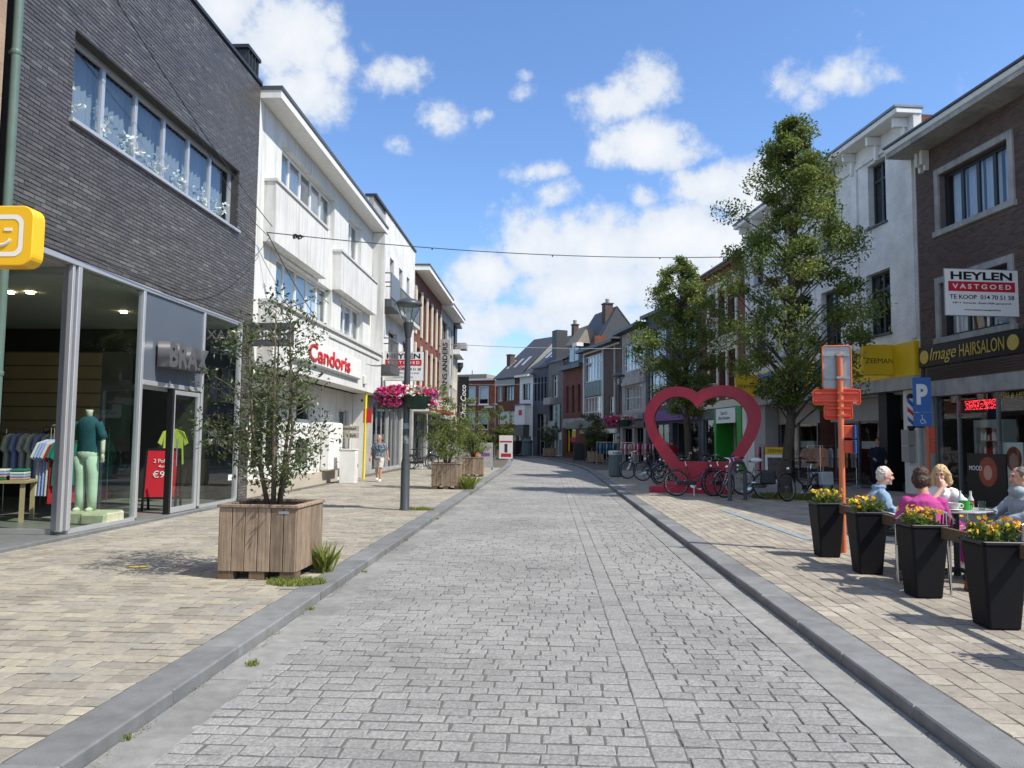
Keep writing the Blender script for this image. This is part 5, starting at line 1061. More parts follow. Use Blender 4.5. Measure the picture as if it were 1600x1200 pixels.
b.win(.2, 1.1, 5.4, 6.9, nx=2, fr='white_paint', rec=.1); b.win(1.5, 3.0, 5.4, 6.9, nx=3, fr='anthracite', rec=.1, curtain=('curtain', [(.3,1)], 0)); b.win(.3, 3.3, 3.1, 4.4, nx=5, fr='white_paint', rec=.1, curtain=('curtain', [(0,.5),(.7,1)], 0))
b.win(1.4, 3.4, .15, 2.0, nx=2, fr='navy', rec=.3, glass='window_glass', room='room_dark', back=1, name='garage_door'); b.wall(0, b.w, .1, 7.9, 'brick_rust'); b.mass(7.9, 10, 'brick_rust'); b.box('grey_panel', 'zinc', .1, 3.2, -.06, -.003, 6.95, 7.6); b.box('frame_panel', 'brick_brown', .4, 1.9, -.05, -.003, 2.3, 3.0); b.box('ledge', 'brick_rust', 0, b.w, -.3, -.003, 2.0, 2.2)
b.pitched(7.9, 12.1, 5.0, 10, 'slate', over=.35, gable='slate_pale', skylights=((.5,.95,.9,2.0),(1.6,2.05,1.0,2.1),(2.6,3.05,1.2,2.3))); chimney(b, .5, 1.5, 8.6, 10.2, .6, pot=False)

# ================================================================== PLANTS
def leaves(name, mat, parent, clumps, per, size, seed, aspect=.5, up=.35, lo=0.0, flat=0.0, shell=.0):
    """leaf-sized faces spread through clumps (x, y, z, rx, ry, rz)"""
    rng = np.random.default_rng(seed); C = np.array(clumps, float); n = len(C)*per
    c = np.repeat(C, per, 0); d = rng.normal(0, 1, (n, 3)); d /= np.linalg.norm(d, axis=1)[:, None]
    r = rng.random(n)**(1/2.2); p = c[:, :3] + d*r[:, None]*c[:, 3:6]
    if lo: p[:, 2] = np.maximum(p[:, 2], lo)
    a = rng.normal(0, 1, (n, 3)); a[:, 2] -= .25; a /= np.linalg.norm(a, axis=1)[:, None]
    nn = rng.normal(0, 1, (n, 3)) + np.array([0, 0, up*3]) + d*.6; b = np.cross(a, nn); b /= np.linalg.norm(b, axis=1)[:, None]+1e-6
    s = size*rng.uniform(.6, 1.25, n)[:, None]; up_ = np.cross(b, a)*s*.12
    V = np.stack([p, p+a*s*.5+b*s*aspect*.5+up_, p+a*s, p+a*s*.5-b*s*aspect*.5+up_], 1).reshape(-1, 3)
    F_ = np.arange(n*4).reshape(n, 4); cl = np.repeat(rng.normal(0, .24, len(C)), per)
    me = mesh_np(name, V, F_, mat, np.clip(rng.random(n)*.7+.15+cl, 0, 1)); o = bpy.data.objects.new(name, me); COL.objects.link(o); o.parent = parent; return o
def limbs(mb, base, targets, r0_, seed, bend=.25):
    rr_ = random.Random(seed)
    for (s, t_, ra) in targets:
        s, t_ = Vector(s), Vector(t_); m1 = s.lerp(t_, .5) + Vector((rr_.gauss(0,bend*.3), rr_.gauss(0,bend*.3), bend*.4*(t_-s).length*.5))
        mb.tube([s, s.lerp(m1, .5), m1, m1.lerp(t_, .55), t_], [ra, ra*.85, ra*.62, ra*.42, ra*.15], 6)
def street_tree(loc, height, prof, label, seed, lean=(0, 0), size=.105, per=250, nclump=95, first=2.2):
    t_ = thing('street_tree', label, 'tree', loc, 0, 'street trees on the right pavement'); rr_ = random.Random(seed); H_ = height
    tr = MB(); tx_ = lambda z: Vector((lean[0]*z/H_ + .06*math.sin(z*1.3+seed), lean[1]*z/H_ + .05*math.cos(z*1.7), z))
    zs_ = [0, .15, .6, 1.2, 2, 3, 4, 5, 6, 7, 8, 9, 10]; zs_ = [z for z in zs_ if z < H_-.5] + [H_-.3]
    tr.tube([tx_(z) for z in zs_], [max(.012, (.135 if z > .2 else .18)*(1-z/H_)**.8+.01) for z in zs_], 10)
    cl = []; tg = []
    for k in range(nclump):
        z = first + (H_-first-.1)*((k+.5)/nclump)**.92 + rr_.uniform(-.15, .15); a_ = k*2.39996 + rr_.uniform(-.5, .5)
        rl, rrt = np.interp(z, [p[0] for p in prof], [p[1] for p in prof]), np.interp(z, [p[0] for p in prof], [p[2] for p in prof])
        ca = math.cos(a_); rad = (rrt if ca > 0 else rl)*abs(ca) + (rl+rrt)/2*.95*(1-abs(ca)); f = rr_.choice((.3, .65, .95, 1.05, .85, 1.02)) * rr_.uniform(.8, 1.08)
        c = tx_(min(z, H_-.35)) + Vector((ca*rad*f, math.sin(a_)*rad*f, 0)); c.z = z; q = rr_.choice((.24, .34, .46, .58))*rr_.uniform(.85, 1.1)*(1 if z < H_-1.2 else .6)
        cl.append((*c, q*1.2, q*1.2, q*.75)); st = tx_(max(1.7, z-rad*f*.75-.25)); tg.append((st, c, .012+.012*rad*f))
    limbs(tr, None, tg, .04, seed); tr.build('trunk', 'bark', t_, smooth=True); leaves('crown', 'leaf_tree', t_, cl, per, size, seed); return t_
street_tree((6.52, 21.35, .1), 10.55, [(1.9,.35,.5),(2.6,.8,.9),(3.4,1.35,1.5),(4.2,1.8,2.1),(5.2,1.8,2.2),(6.3,1.7,1.75),(7.4,1.8,1.2),(8.4,1.55,.85),(9.3,1.0,.6),(10.0,.45,.35),(10.6,.1,.15)],
            'tall street tree with open crown right of the red heart', 4, (.38, 0), per=320, nclump=128, first=2.5, size=.11)
street_tree((5.75, 31.5, .1), 8.9, [(2.5,.4,.3),(3.2,1.2,1.1),(4.3,1.8,1.5),(5.3,2.1,1.3),(6.2,1.7,1.2),(7.2,1.2,1.1),(8.1,.9,.7),(8.9,.25,.25)],
            'bushy street tree rising behind the left lobe of the red heart', 9, (-.35, 0), per=320, nclump=105, first=2.6, size=.115)
def grass(loc, rad, n, h, seed, label, name='grass_tuft', sy=1.0):
    rng = np.random.default_rng(seed); V = []; F_ = []
    for k in range(n):
        r_ = rad*math.sqrt(rng.random()); a_ = rng.random()*6.28; x, y = r_*math.cos(a_), r_*math.sin(a_)*sy; hh = h*rng.uniform(.35, 1.1); d = rng.normal(0, hh*.35, 2); w_ = .006; q = rng.random()*3.14; wx, wy = w_*math.cos(q), w_*math.sin(q); i = len(V)
        V += [(x-wx,y-wy,0),(x+wx,y+wy,0),(x+d[0]*.4+wx*.6,y+d[1]*.4+wy*.6,hh*.6),(x+d[0],y+d[1],hh)]; F_.append((i,i+1,i+2,i+3))
    me = mesh_np(name, np.array(V), np.array(F_), 'grass', rng.random(n)); o = bpy.data.objects.new(name, me); COL.objects.link(o); o.location = loc; tag(o, label, 'grass', kind='stuff'); return o
grass((-2.42, 8.35, .1), .09, 110, .34, 1, 'tall grass tuft at the right foot of the nearest wooden planter'); grass((-2.5, 7.7, .1), .30, 900, .05, 2, 'low weeds in the paving joints before the nearest planter', sy=.7); grass((-2.62, 15.75, .1), .30, 500, .07, 3, 'grass patch beside the street lamp foot', sy=.5)
grass((-2.42, 22.5, .1), .28, 700, .38, 4, 'tall grass clump beside the second wooden planter'); grass((6.3, 20.4, .1), 1.0, 2600, .14, 5, 'rough grass around the foot of the tall tree', sy=.7); grass((-1.98, 5.2, .02), .05, 60, .04, 6, 'small weed in the left gutter joint')
for k in range(5): grass((-2.12+.02*(k % 3), 3.9+2.6*k+.4*math.sin(k*2), .025), .035, 26, .035, 30+k, 'tiny weed sprig in the kerb joint of left gutter')
MLeaf('litter', (.16, .13, .08), (.34, .29, .18), .1, .9, .1)
for sx, lab in ((-1, 'dry grit and leaf crumbs along the left gutter'), (1, 'dry grit and leaf crumbs along the right gutter')):
    rr_ = random.Random(40+sx); g_ = leaves('gutter_litter', 'litter', None, [((-2.10 if sx < 0 else 2.0)+rr_.gauss(0,.015)*1, rr_.uniform(2.6, 26), .027, .03, .12, .002) for k in range(150)], 9, .014, 44+sx, aspect=.7, up=2.0); tag(g_, lab, 'litter', kind='stuff')
m_ = MB(); m_.lathe([(1.0,0),(.98,.02),(.9,.03)], 22, (0,0,0), 1, .7); tag(m_.build('tree_bed', 'soil', loc=(6.45, 20.9, .092)), kind='structure')

# wooden planters with evergreen shrubs
def planter(loc, rz, label, w_=.83, h_=.76):
    t_ = thing('wooden_planter', label, 'planter', loc, rz, 'wooden plank planters along the street'); a = w_/2; n = 6; pw = (w_-.02)/n
    for side in range(4):
        Rm = Matrix.Rotation(side*math.pi/2, 4, 'Z')
        for k in range(n):
            m_ = MB(); m_.m = Rm; x0 = -a+.01+pw*k; m_.box(x0+.004, x0+pw-.004, -a, -a+.028, .085, h_-.03); m_.build('plank', 'plank', t_, bevel=.004)
        m_ = MB(); m_.m = Rm; m_.box(-a+.03, a-.03, -a+.03, -a+.07, .14, .2).box(-a+.03, a-.03, -a+.03, -a+.07, h_-.16, h_-.1); m_.build('batten', 'plank_rail', t_)
        m_ = MB(); m_.m = Rm; m_.box(-a-.015, a-.055, -a-.015, -a+.055, h_-.03, h_); m_.build('top_rail', 'plank', t_, bevel=.004)
    for sx in (-1, 1):
        for sy in (-1, 1): MB().box(sx*(a-.09)-.08, sx*(a-.09)+.08, sy*(a-.09)-.08, sy*(a-.09)+.08, 0, .084).build('foot', 'plank_rail', t_)
    MB().box(-.08,.08,-a+.01,a-.01,0,.08).build('foot', 'plank_rail', t_); MB().box(-a+.03,a-.03,-a+.03,a-.03,h_-.14,h_-.06).build('soil', 'soil', t_); MB().box(a-.2,a-.09,-a-.004,-a-.001,h_-.09,h_-.06).build('name_plate', 'galvanised', t_)
    return t_
def shrub(loc, label, h_, rad, seed, nst=5, per=70, n=75, size=.05, mat='leaf_holly'):
    t_ = thing('evergreen_shrub', label, 'shrub', loc, seed*.7, 'shrubs growing in the wooden planters'); rr_ = random.Random(seed); tr = MB(); cl = []
    for s in range(nst):
        a_ = s*2*math.pi/nst + rr_.uniform(-.4,.4); top = Vector((math.cos(a_)*rad*rr_.uniform(.15,.6), math.sin(a_)*rad*rr_.uniform(.15,.6), h_*rr_.uniform(.72, 1.0))); base = Vector((math.cos(a_)*.06, math.sin(a_)*.06, 0)); md = base.lerp(top, .45)+Vector((math.cos(a_)*.08, math.sin(a_)*.08, 0))
        tr.tube([base, base.lerp(md, .5), md, md.lerp(top, .5), top], [.026, .022, .017, .010, .004], 6)
        for k in range(n//nst):
            f = rr_.uniform(.08, 1.0); st = (base.lerp(md, f/.45) if f < .45 else md.lerp(top, (f-.45)/.55)); a2 = rr_.uniform(0, 6.28); ln = rad*rr_.uniform(.25, .85)*(1.15-.45*f); c = st+Vector((math.cos(a2)*ln, math.sin(a2)*ln, ln*.45))
            tr.tube([st, st.lerp(c, .5)+Vector((0,0,-.02)), c], [.007, .005, .002], 4); q = rr_.uniform(.09, .17)*(1.35 if f < .45 else .95); cl.append((*c, q*1.25, q*1.25, q)); 
            if f < .5: cl.append((*st.lerp(c, .55), q, q, q))
    tr.build('stem', 'bark_pale', t_, smooth=True); leaves('foliage', mat, t_, cl, per, size, seed, aspect=.45); return t_
planter((-2.95, 8.22, .1), R(-1.5), 'nearest wooden plank planter, beside the left kerb'); shrub((-2.95, 8.22, .80), 'tall airy evergreen shrub in the nearest wooden planter', 2.3, .70, 3, nst=6, per=28, n=112, size=.060)
planter((-2.97, 22.65, .1), R(3), 'second wooden planter, past the street lamp'); shrub((-2.97, 22.65, .80), 'leafy shrub in the second wooden planter past the lamp', 2.2, .85, 5, per=55, n=75, size=.07, mat='leaf_tree')
planter((-2.95, 30.3, .1), R(2), 'third wooden planter on the left, half hidden by the second'); shrub((-2.95, 30.3, .80), 'thin shrub in the third wooden planter on the left', 1.9, .8, 6, per=45, n=60, size=.08, mat='leaf_tree')
planter((-3.35, 56.6, .1), R(-8), 'wooden planter far off on the left at the bend'); shrub((-3.35, 56.6, .80), 'olive green shrub in the far left planter at the bend', 3.0, 1.0, 7, per=60, n=60, size=.13, mat='leaf_tree')
planter((3.05, 49.8, .1), R(4), 'wooden planter on the right before the green awning', .95); shrub((3.05, 49.8, .80), 'dark shrub in the right hand planter before the awning', 2.6, 1.0, 8, per=60, n=60, size=.12)
planter((0.1, 66.9, .1), R(8), 'small far planter in front of the grey-brown shop', 1.0); shrub((.1, 66.9, .80), 'sparse bent shrub in the far planter by the grey-brown shop', 2.5, 1.0, 10, per=35, n=40, size=.14)

# flower baskets and lamps
def flowers(name, mat, parent, pts, size, seed):
    rng = np.random.default_rng(seed); P_ = np.array(pts, float); n = len(P_); V = []; F_ = []; rn = []
    for p in P_:
        d = rng.normal(0, 1, 3)+np.array([0, 0, .8]); d /= np.linalg.norm(d); e = np.cross(d, rng.normal(0, 1, 3)); e /= np.linalg.norm(e); f = np.cross(d, e); s = size*rng.uniform(.75, 1.2); q = rng.random()
        for k in range(5):
            a0, a1, am = [2*math.pi*(k+j)/5 for j in (0, 1, .5)]; i = len(V)
            V += [p, p+(e*math.cos(a0)+f*math.sin(a0))*s*.62+d*s*.15, p+(e*math.cos(am)+f*math.sin(am))*s+d*s*.28, p+(e*math.cos(a1)+f*math.sin(a1))*s*.62+d*s*.15]; F_.append((i,i+1,i+2,i+3)); rn.append(q)
    me = mesh_np(name, np.array(V), np.array(F_), mat, np.array(rn)); o = bpy.data.objects.new(name, me); COL.objects.link(o); o.parent = parent; return o
def lamp(loc, label, blabel, basket=True, s=1.0, seed=1, flip=1):
    t_ = thing('street_lamp', label, 'street lamp', loc, 0, 'street lamps')
    MB().lathe([(.115,0),(.115,.02),(.095,.05),(.092,.95),(.07,1.05),(.066,2.6),(.056,3.55),(.056,3.62)], 18).build('post', 'lamp_post', t_, smooth='auto')
    MB().lathe([(.07,3.55),(.075,3.62),(.10,3.72),(.115,3.84),(.08,3.86)], 18).build('collar', 'lamp_post', t_, smooth='auto')
    MB().lathe([(.10,3.86),(.16,3.98),(.25,4.18),(.265,4.22)], 24).build('lantern_glass', 'glass', t_, smooth='auto'); MB().lathe([(.03,3.86),(.045,3.95),(.045,4.08),(.02,4.12)], 10).build('bulb', 'white', t_, smooth='auto')
    MB().lathe([(.28,4.21),(.285,4.235),(.27,4.27),(.17,4.33),(.06,4.36),(.01,4.365)], 28).build('lantern_cap', 'lamp_post', t_, smooth='auto')
    for k in range(4): a_ = k*math.pi/2+.6; MB().tube([(.10*math.cos(a_),.10*math.sin(a_),3.86),(.268*math.cos(a_),.268*math.sin(a_),4.215)], .008, 6).build('lantern_rib', 'lamp_post', t_)
    for z, h_, m_ in ((1.65, .12, 'paint_blue'), (1.35, .16, 'galvanised'), (1.05, .1, 'dark_grey')): 
        st = MB()
        for k in range(5): a0, a1 = R(-150+24*k), R(-126+24*k); q = .0695 if z > 1.06 else .071; st.quad((q*math.cos(a0),q*math.sin(a0),z),(q*math.cos(a1),q*math.sin(a1),z),(q*math.cos(a1),q*math.sin(a1),z+h_),(q*math.cos(a0),q*math.sin(a0),z+h_))
        st.build('sticker', m_, t_)
    if not basket: return t_
    fb = thing('flower_basket', blabel, 'flower basket', (loc[0], loc[1], loc[2]+2.05), 0, 'flower baskets on the street lamps'); rr_ = random.Random(seed)
    for sx, dy in ((-.30, .06), (.26, -.12)):
        MB().lathe([(.15,0),(.21,.04),(.29,.24),(.30,.26),(.27,.26)], 20, (sx, dy, 0), 1.0, .8).build('basin', 'green_plastic', fb, smooth='auto')
    MB().torus((0,0,.14), .09, .015, 'z', 16, 6).build('clamp', 'iron', fb)
    cl = [(rr_.uniform(-.58,.58), rr_.uniform(-.28,.2), rr_.uniform(.26,.42), .13, .13, .09) for k in range(38)] + [(-.58+.03*k, -.1, .12, .08, .1, .14) for k in range(4)] + [(.5+.03*k, -.1, .15, .08, .1, .14) for k in range(4)]
    leaves('foliage', 'leaf_bright', fb, cl, 30, .05, seed, aspect=.6)
    pk, wh, pu = [], [], []
    for k in range(900):
        x = rr_.uniform(-.66, .64); e = max(0, 1-(x/.7)**2)**.5; z = .30 + .17*e*rr_.uniform(.1, 1.1) if rr_.random() < .72 else rr_.uniform(.02, .36); y = -.36*e*rr_.uniform(.3, 1.05) if z < .34 else rr_.uniform(-.34, .3)*e
        if z < .27 and -.05 < x < .48: continue
        if x < -.52: (pu if rr_.random() < .7 else pk).append((x, y, z))
        elif x < .05: (pk if rr_.random() < .94 else wh).append((x, y, z))
        elif x < .36: (wh if rr_.random() < .85 else pk).append((x, y, z))
        else: (pk if rr_.random() < .6 else pu if rr_.random() < .6 else wh).append((x, y, z))
    flowers('pink_blossom', 'petal_pink', fb, pk, .042, 1); flowers('white_blossom', 'petal_white', fb, wh, .040, 2); flowers('purple_blossom', 'petal_purple', fb, pu, .034, 3)
    return t_
lamp((-2.91, 15.67, .1), 'near street lamp on the left pavement', 'pink and white petunia basket on the near left street lamp', seed=3)
lamp((3.02, 33.2, .1), 'street lamp behind the litter bin on the right', 'red and pink flower basket on the right street lamp', seed=6)
lamp((-4.3, 61.5, .1), 'far street lamp at the left end of the bend', '', basket=False)

# ================================================================== RED HEART
def spline(P_, n=8):
    out = []
    for i in range(len(P_)-1):
        p0, p1, p2, p3 = [np.array(P_[max(0, min(len(P_)-1, j))], float) for j in (i-1, i, i+1, i+2)]
        for k in range(n): t_ = k/n; out.append(.5*((2*p1)+(-p0+p2)*t_+(2*p0-5*p1+4*p2-p3)*t_*t_+(-p0+3*p1-3*p2+p3)*t_**3))
    out.append(np.array(P_[-1], float)); return out
hz = lambda P_: [((x-585)*.00393, (848-y)*.00393) for x, y in P_]
oL = spline(hz([(556,122),(510,96),(420,79),(320,96),(235,160),(185,240),(176,320),(205,440),(280,570),(370,690),(455,800)]), 7); oR = spline(hz([(556,122),(600,94),(720,72),(840,90),(930,150),(985,230),(997,310),(970,420),(905,540),(815,670),(715,800)]), 7)
iL = spline(hz([(557,246),(530,205),(490,172),(430,152),(360,160),(295,205),(255,265),(246,330),(275,420),(335,510),(425,625)]), 7); iR = spline(hz([(557,246),(585,205),(640,168),(720,150),(800,162),(865,215),(900,280),(903,345),(870,440),(820,530),(755,625)]), 7)
ht = thing('heart_sculpture', 'big red open heart sculpture standing among the bicycles', 'sculpture', (4.42, 22.35, .1), R(-13)); D_ = .24
m_ = MB()
for O_, I_, fl in ((oL, iL, 1), (oR, iR, 0)):
    n = len(O_); a = m_.P(*[(p[0],-D_,p[1]) for p in O_]); bb = m_.P(*[(p[0],-D_,p[1]) for p in I_]); c = m_.P(*[(p[0],D_,p[1]) for p in O_]); d = m_.P(*[(p[0],D_,p[1]) for p in I_])
    for k in range(n-1): m_.f += [(a+k,a+k+1,bb+k+1,bb+k),(c+k,d+k,d+k+1,c+k+1),(a+k,c+k,c+k+1,a+k+1),(bb+k,bb+k+1,d+k+1,d+k)]
m_.prism([tuple(iL[-1]),tuple(oL[-1]),tuple(oR[-1]),tuple(iR[-1])], -D_, D_); hr = m_.build('ring', 'red_heart', ht); 
bm2 = bmesh.new(); bm2.from_mesh(hr.data); bmesh.ops.recalc_face_normals(bm2, faces=bm2.faces); bm2.to_mesh(hr.data); bm2.free()
MB().box(-1.45,.85,-.58,.5,0,.17).build('base_step', 'red_heart', ht, bevel=.01); MB().box(-1.1,.7,-.42,.4,.17,.28).build('base_step', 'red_heart', ht, bevel=.01)

# ================================================================== BICYCLES
def bicycle(loc, rz, label, frame='bike_black', lean=4, steer=12, bags=None, seatcover=None, lady=True, group='parked bicycles'):
    t_ = thing('bicycle', label, 'bicycle', loc, rz, group); t_.rotation_euler = (R(lean), 0, rz); r_ = .345; wb = .54
    def tyre(p, x): return MB().torus((x,0,r_), r_-.018, .019, 'y', 36, 8).build('tyre', 'rubber', p, smooth=True)
    def wheel(x, p):
        m_ = MB().torus((x,0,r_), r_-.045, .010, 'y', 36, 6); m_.tube([(x,-.045,r_),(x,.045,r_)], .022, 8)
        for k in range(18): a_ = 2*math.pi*k/18; m_.tube([(x,.02*(-1)**k,r_),(x+(r_-.045)*math.cos(a_),0,r_+(r_-.045)*math.sin(a_))], .0016, 3, False)
        w_ = m_.build('wheel', 'bike_grey', p); tyre(w_, x); return w_
    wheel(-wb, t_)
    fk = bpy.data.objects.new('front_fork', None); bpy.data.objects.remove(fk)
    hd = Vector((.36, 0, .82)); bb = Vector((-.10, 0, .30)); st = Vector((-.25, 0, .80)); rw = Vector((-wb, 0, r_))
    m_ = MB(); m_.tube([bb, st], .016, 8); m_.tube([hd-Vector((-.03,0,.10)), bb], .020, 8)
    if lady: m_.tube([hd-Vector((-.02,0,.06)), Vector((.12,0,.58)), Vector((-.155,0,.48))], .015, 8)
    else: m_.tube([hd, st-Vector((-.02,0,.06))], .016, 8)
    for s in (-1, 1): m_.tube([bb+Vector((0,s*.03,0)), rw+Vector((0,s*.055,0))], .010, 6); m_.tube([st-Vector((-.015,0,.05)), rw+Vector((0,s*.055,0))], .008, 6)
    m_.tube([hd-Vector((-.035,0,.12)), hd+Vector((-.02,0,.05))], .021, 8); fr = m_.build('frame', frame, t_, smooth='auto')
    q = MB(); q.m = Matrix.Translation((hd.x+.01,0,0)) @ Matrix.Rotation(R(steer), 4, 'Z') @ Matrix.Translation((-hd.x-.01,0,0))
    for s in (-1, 1): q.tube([(.395,s*.05,.70),(.45,s*.05,.50),(wb,s*.05,r_)], .011, 6)
    q.tube([(.395,-.06,.71),(.395,.06,.71)], .014, 6); q.tube([(.365,0,.82),(.335,0,1.0)], .014, 8)
    for s in (-1, 1): q.tube([(.335,0,1.0),(.36,s*.12,1.04),(.30,s*.25,1.05),(.16,s*.30,1.03)], .011, 6)
    fo = q.build('handlebar', 'chrome' if frame != 'bike_black' else 'bike_black', t_, smooth='auto')
    g_ = MB(); g_.m = q.m
    for s in (-1, 1): g_.tube([(.26,s*.27,1.045),(.14,s*.305,1.028)], .017, 8)
    g_.build('grip', 'rubber', fo); h_ = MB(); h_.m = q.m; h_.ball((.44,0,.80), .05, .045, .05, 10, 6); h_.build('headlight', 'chrome', fo, smooth=True)
    w2 = MB(); w2.m = q.m; w2.torus((wb,0,r_), r_-.045, .010, 'y', 36, 6); w2.tube([(wb,-.045,r_),(wb,.045,r_)], .022, 8)
    for k in range(18): a_ = 2*math.pi*k/18; w2.tube([(wb,.02*(-1)**k,r_),(wb+(r_-.045)*math.cos(a_),0,r_+(r_-.045)*math.sin(a_))], .0016, 3, False)
    w2 = w2.build('wheel', 'bike_grey', t_); ty = MB(); ty.m = q.m; ty.torus((wb,0,r_), r_-.018, .019, 'y', 36, 8); ty.build('tyre', 'rubber', w2, smooth=True)
    def guard(c, a0, a1, M_=None):
        m_ = MB(); 
        if M_: m_.m = M_
        n = 14
        for k in range(n):
            A0, A1 = R(a0+(a1-a0)*k/n), R(a0+(a1-a0)*(k+1)/n); rr_ = r_+.018; P0, P1 = (c+rr_*math.cos(A0), r_+rr_*math.sin(A0)), (c+rr_*math.cos(A1), r_+rr_*math.sin(A1))
            m_.quad((P0[0],-.026,P0[1]),(P0[0],.026,P0[1]),(P1[0],.026,P1[1]),(P1[0],-.026,P1[1]))
        m_.build('mudguard', frame, t_)
    guard(-wb, 20, 200); guard(wb, 30, 160, q.m)
    MB().tube([st, st+Vector((-.03,0,.13))], .012, 8).build('seat_post', 'chrome', t_)
    s_ = MB(); sz_ = st.z+.15
    s_.lathe([(.02,-.03),(.10,-.015),(.11,.015),(.07,.035),(.01,.04)], 14, (st.x-.09,0,sz_), 1.1, .85); s_.lathe([(.01,-.02),(.035,-.01),(.035,.015),(.01,.025)], 10, (st.x+.06,0,sz_+.005), 2.2, .8); sd = s_.build('saddle', 'plastic_black', t_, smooth='auto')
    if seatcover: MB().ball((st.x-.06,0,sz_+.03), .16, .11, .07).build('saddle_cover', seatcover, t_, smooth=True)
    c_ = MB().lathe([(.085,-.004),(.085,.004)], 20); c_.v = [(x+bb.x, z-.06, y+bb.z) for x, y, z in c_.v]; c_.tube([(bb.x,-.07,bb.z),(bb.x+.12,-.08,bb.z-.11)], .011, 6); c_.tube([(bb.x,.07,bb.z),(bb.x-.12,.08,bb.z+.11)], .011, 6); c_.box(bb.x+.08,bb.x+.17,-.17,-.08,bb.z-.125,bb.z-.10); c_.box(bb.x-.17,bb.x-.08,.08,.17,bb.z+.10,bb.z+.125); c_.build('crankset', 'steel', t_)
    ch_ = MB().box(-wb, bb.x+.09, -.075, -.05, r_-.055, r_+.055); ch_.build('chain_case', 'plastic_black', t_, bevel=.03, seg=2)
    MB().tube([(-.75,-.07,.73),(-.30,-.07,.73),(-.30,.07,.73),(-.75,.07,.73),(-.75,-.07,.73)], .007, 6).tube([(-.7,-.07,.73),(-wb,-.06,r_)], .006, 6).tube([(-.7,.07,.73),(-wb,.06,r_)], .006, 6).build('luggage_rack', 'iron', t_)
    MB().box(-.79,-.765,-.03,.03,.62,.69).build('tail_light', 'red', t_)
    MB().tube([(-.08,-.05,.28),(-.14,-.20,.0)], .010, 6).build('kickstand', 'steel', t_)
    if bags:
        for s in (-1, 1): MB().box(-.76,-.40,s*.15-.075,s*.15+.075,.38,.72).build('pannier', bags, t_, bevel=.03, seg=2)
    return t_
bicycle((3.95, 20.75, .1), R(8), 'black city bicycle in front of the red heart, left of the hoop', 'bike_black', -6, 20)
bicycle((5.05, 20.15, .1), R(168), 'bicycle with black panniers and grey saddle cover by the bike hoop', 'bike_grey', 5, 40, bags='plastic_black', seatcover='curtain')
bicycle((6.35, 19.5, .1), R(202), 'black bicycle with silver pannier under the tall tree', 'bike_black', 4, 14, bags='silver_bag', lady=False)
bicycle((4.85, 21.1, .1), R(30), 'bicycle leaning between the heart and the hoop, bars turned', 'bike_blue', -7, -25)
bicycle((5.2, 24.6, .1), R(100), 'bicycle with white handlebars behind the heart base', 'bike_white', 5, 30)
for k, (x, y, a_, m_) in enumerate(((3.55, 29.6, 12, 'bike_grey'), (3.95, 28.2, 25, 'bike_black'), (4.3, 27.0, 40, 'bike_black'), (4.15, 25.7, 55, 'bike_blue'), (4.9, 30.4, 20, 'bike_red'), (5.5, 28.8, 35, 'bike_grey'), (4.1, 24.3, 65, 'bike_black'))):
    bicycle((x, y, .1), R(a_+160), ('silver bicycle nearest the litter bin in the left rack row', 'black bicycle second from the litter bin in the rack row', 'black bicycle in the middle of the rack row', 'dark blue bicycle in the rack row nearing the heart', 'red bicycle behind the rack row', 'grey bicycle farthest right behind the rack row', 'black bicycle closest to the left lobe of the heart')[k], m_, (-1)**k*5, 25*(-1)**k, bags='plastic_black' if k in (2, 5) else None)
for k, (y, m_) in enumerate(((36.2, 'bike_black'), (36.9, 'bike_black'))): bicycle((-6.0, y, .1), R(15+20*k), ('bicycle parked outside the white brick flats, nearer one', 'bicycle parked outside the white brick flats, farther one')[k], m_, 5)
def hoop(x, y, rz, label):
    t_ = thing('bike_hoop', label, 'bike stand', (x, y, .1), rz); MB().tube([(-.28,0,0),(-.28,0,.78),(-.2,0,.92),(0,0,.96),(.2,0,.92),(.28,0,.78),(.28,0,0)], .048, 12).build('hoop', 'lamp_post', t_, smooth='auto'); 
    for s in (-.28, .28): MB().lathe([(.09,0),(.09,.012),(.05,.02)], 14, (s,0,0)).build('foot', 'lamp_post', t_)
hoop(4.72, 19.5, R(35), 'dark steel bike hoop in front of the heart'); hoop(4.3, 25.2, R(40), 'dark steel bike hoop inside the rack row')
# litter bin
lb = thing('litter_bin', 'blue-grey slatted litter bin with pale rim on the right pavement', 'bin', (2.72, 31.35, .1))
for k in range(16): 
    m_ = MB(); m_.m = Matrix.Rotation(k*math.pi/8, 4, 'Z'); m_.box(-.047,.047,-.265,-.245,.04,.88); m_.build('slat', 'bin_grey', lb)
MB().lathe([(.235,.02),(.235,.86),(.22,.87)], 24).build('liner', 'anthracite', lb, smooth='auto'); m_ = MB(); m_.lathe([(.262,.88),(.285,.93),(.285,1.02),(.25,1.05),(.20,1.0),(.19,.90)], 28); m_.build('rim', 'alu', lb, smooth='auto')
for s in (-.1, 0, .1): MB().ball((s,-.286,.975), .022, .006, .03).build('symbol', 'dark_grey', lb)

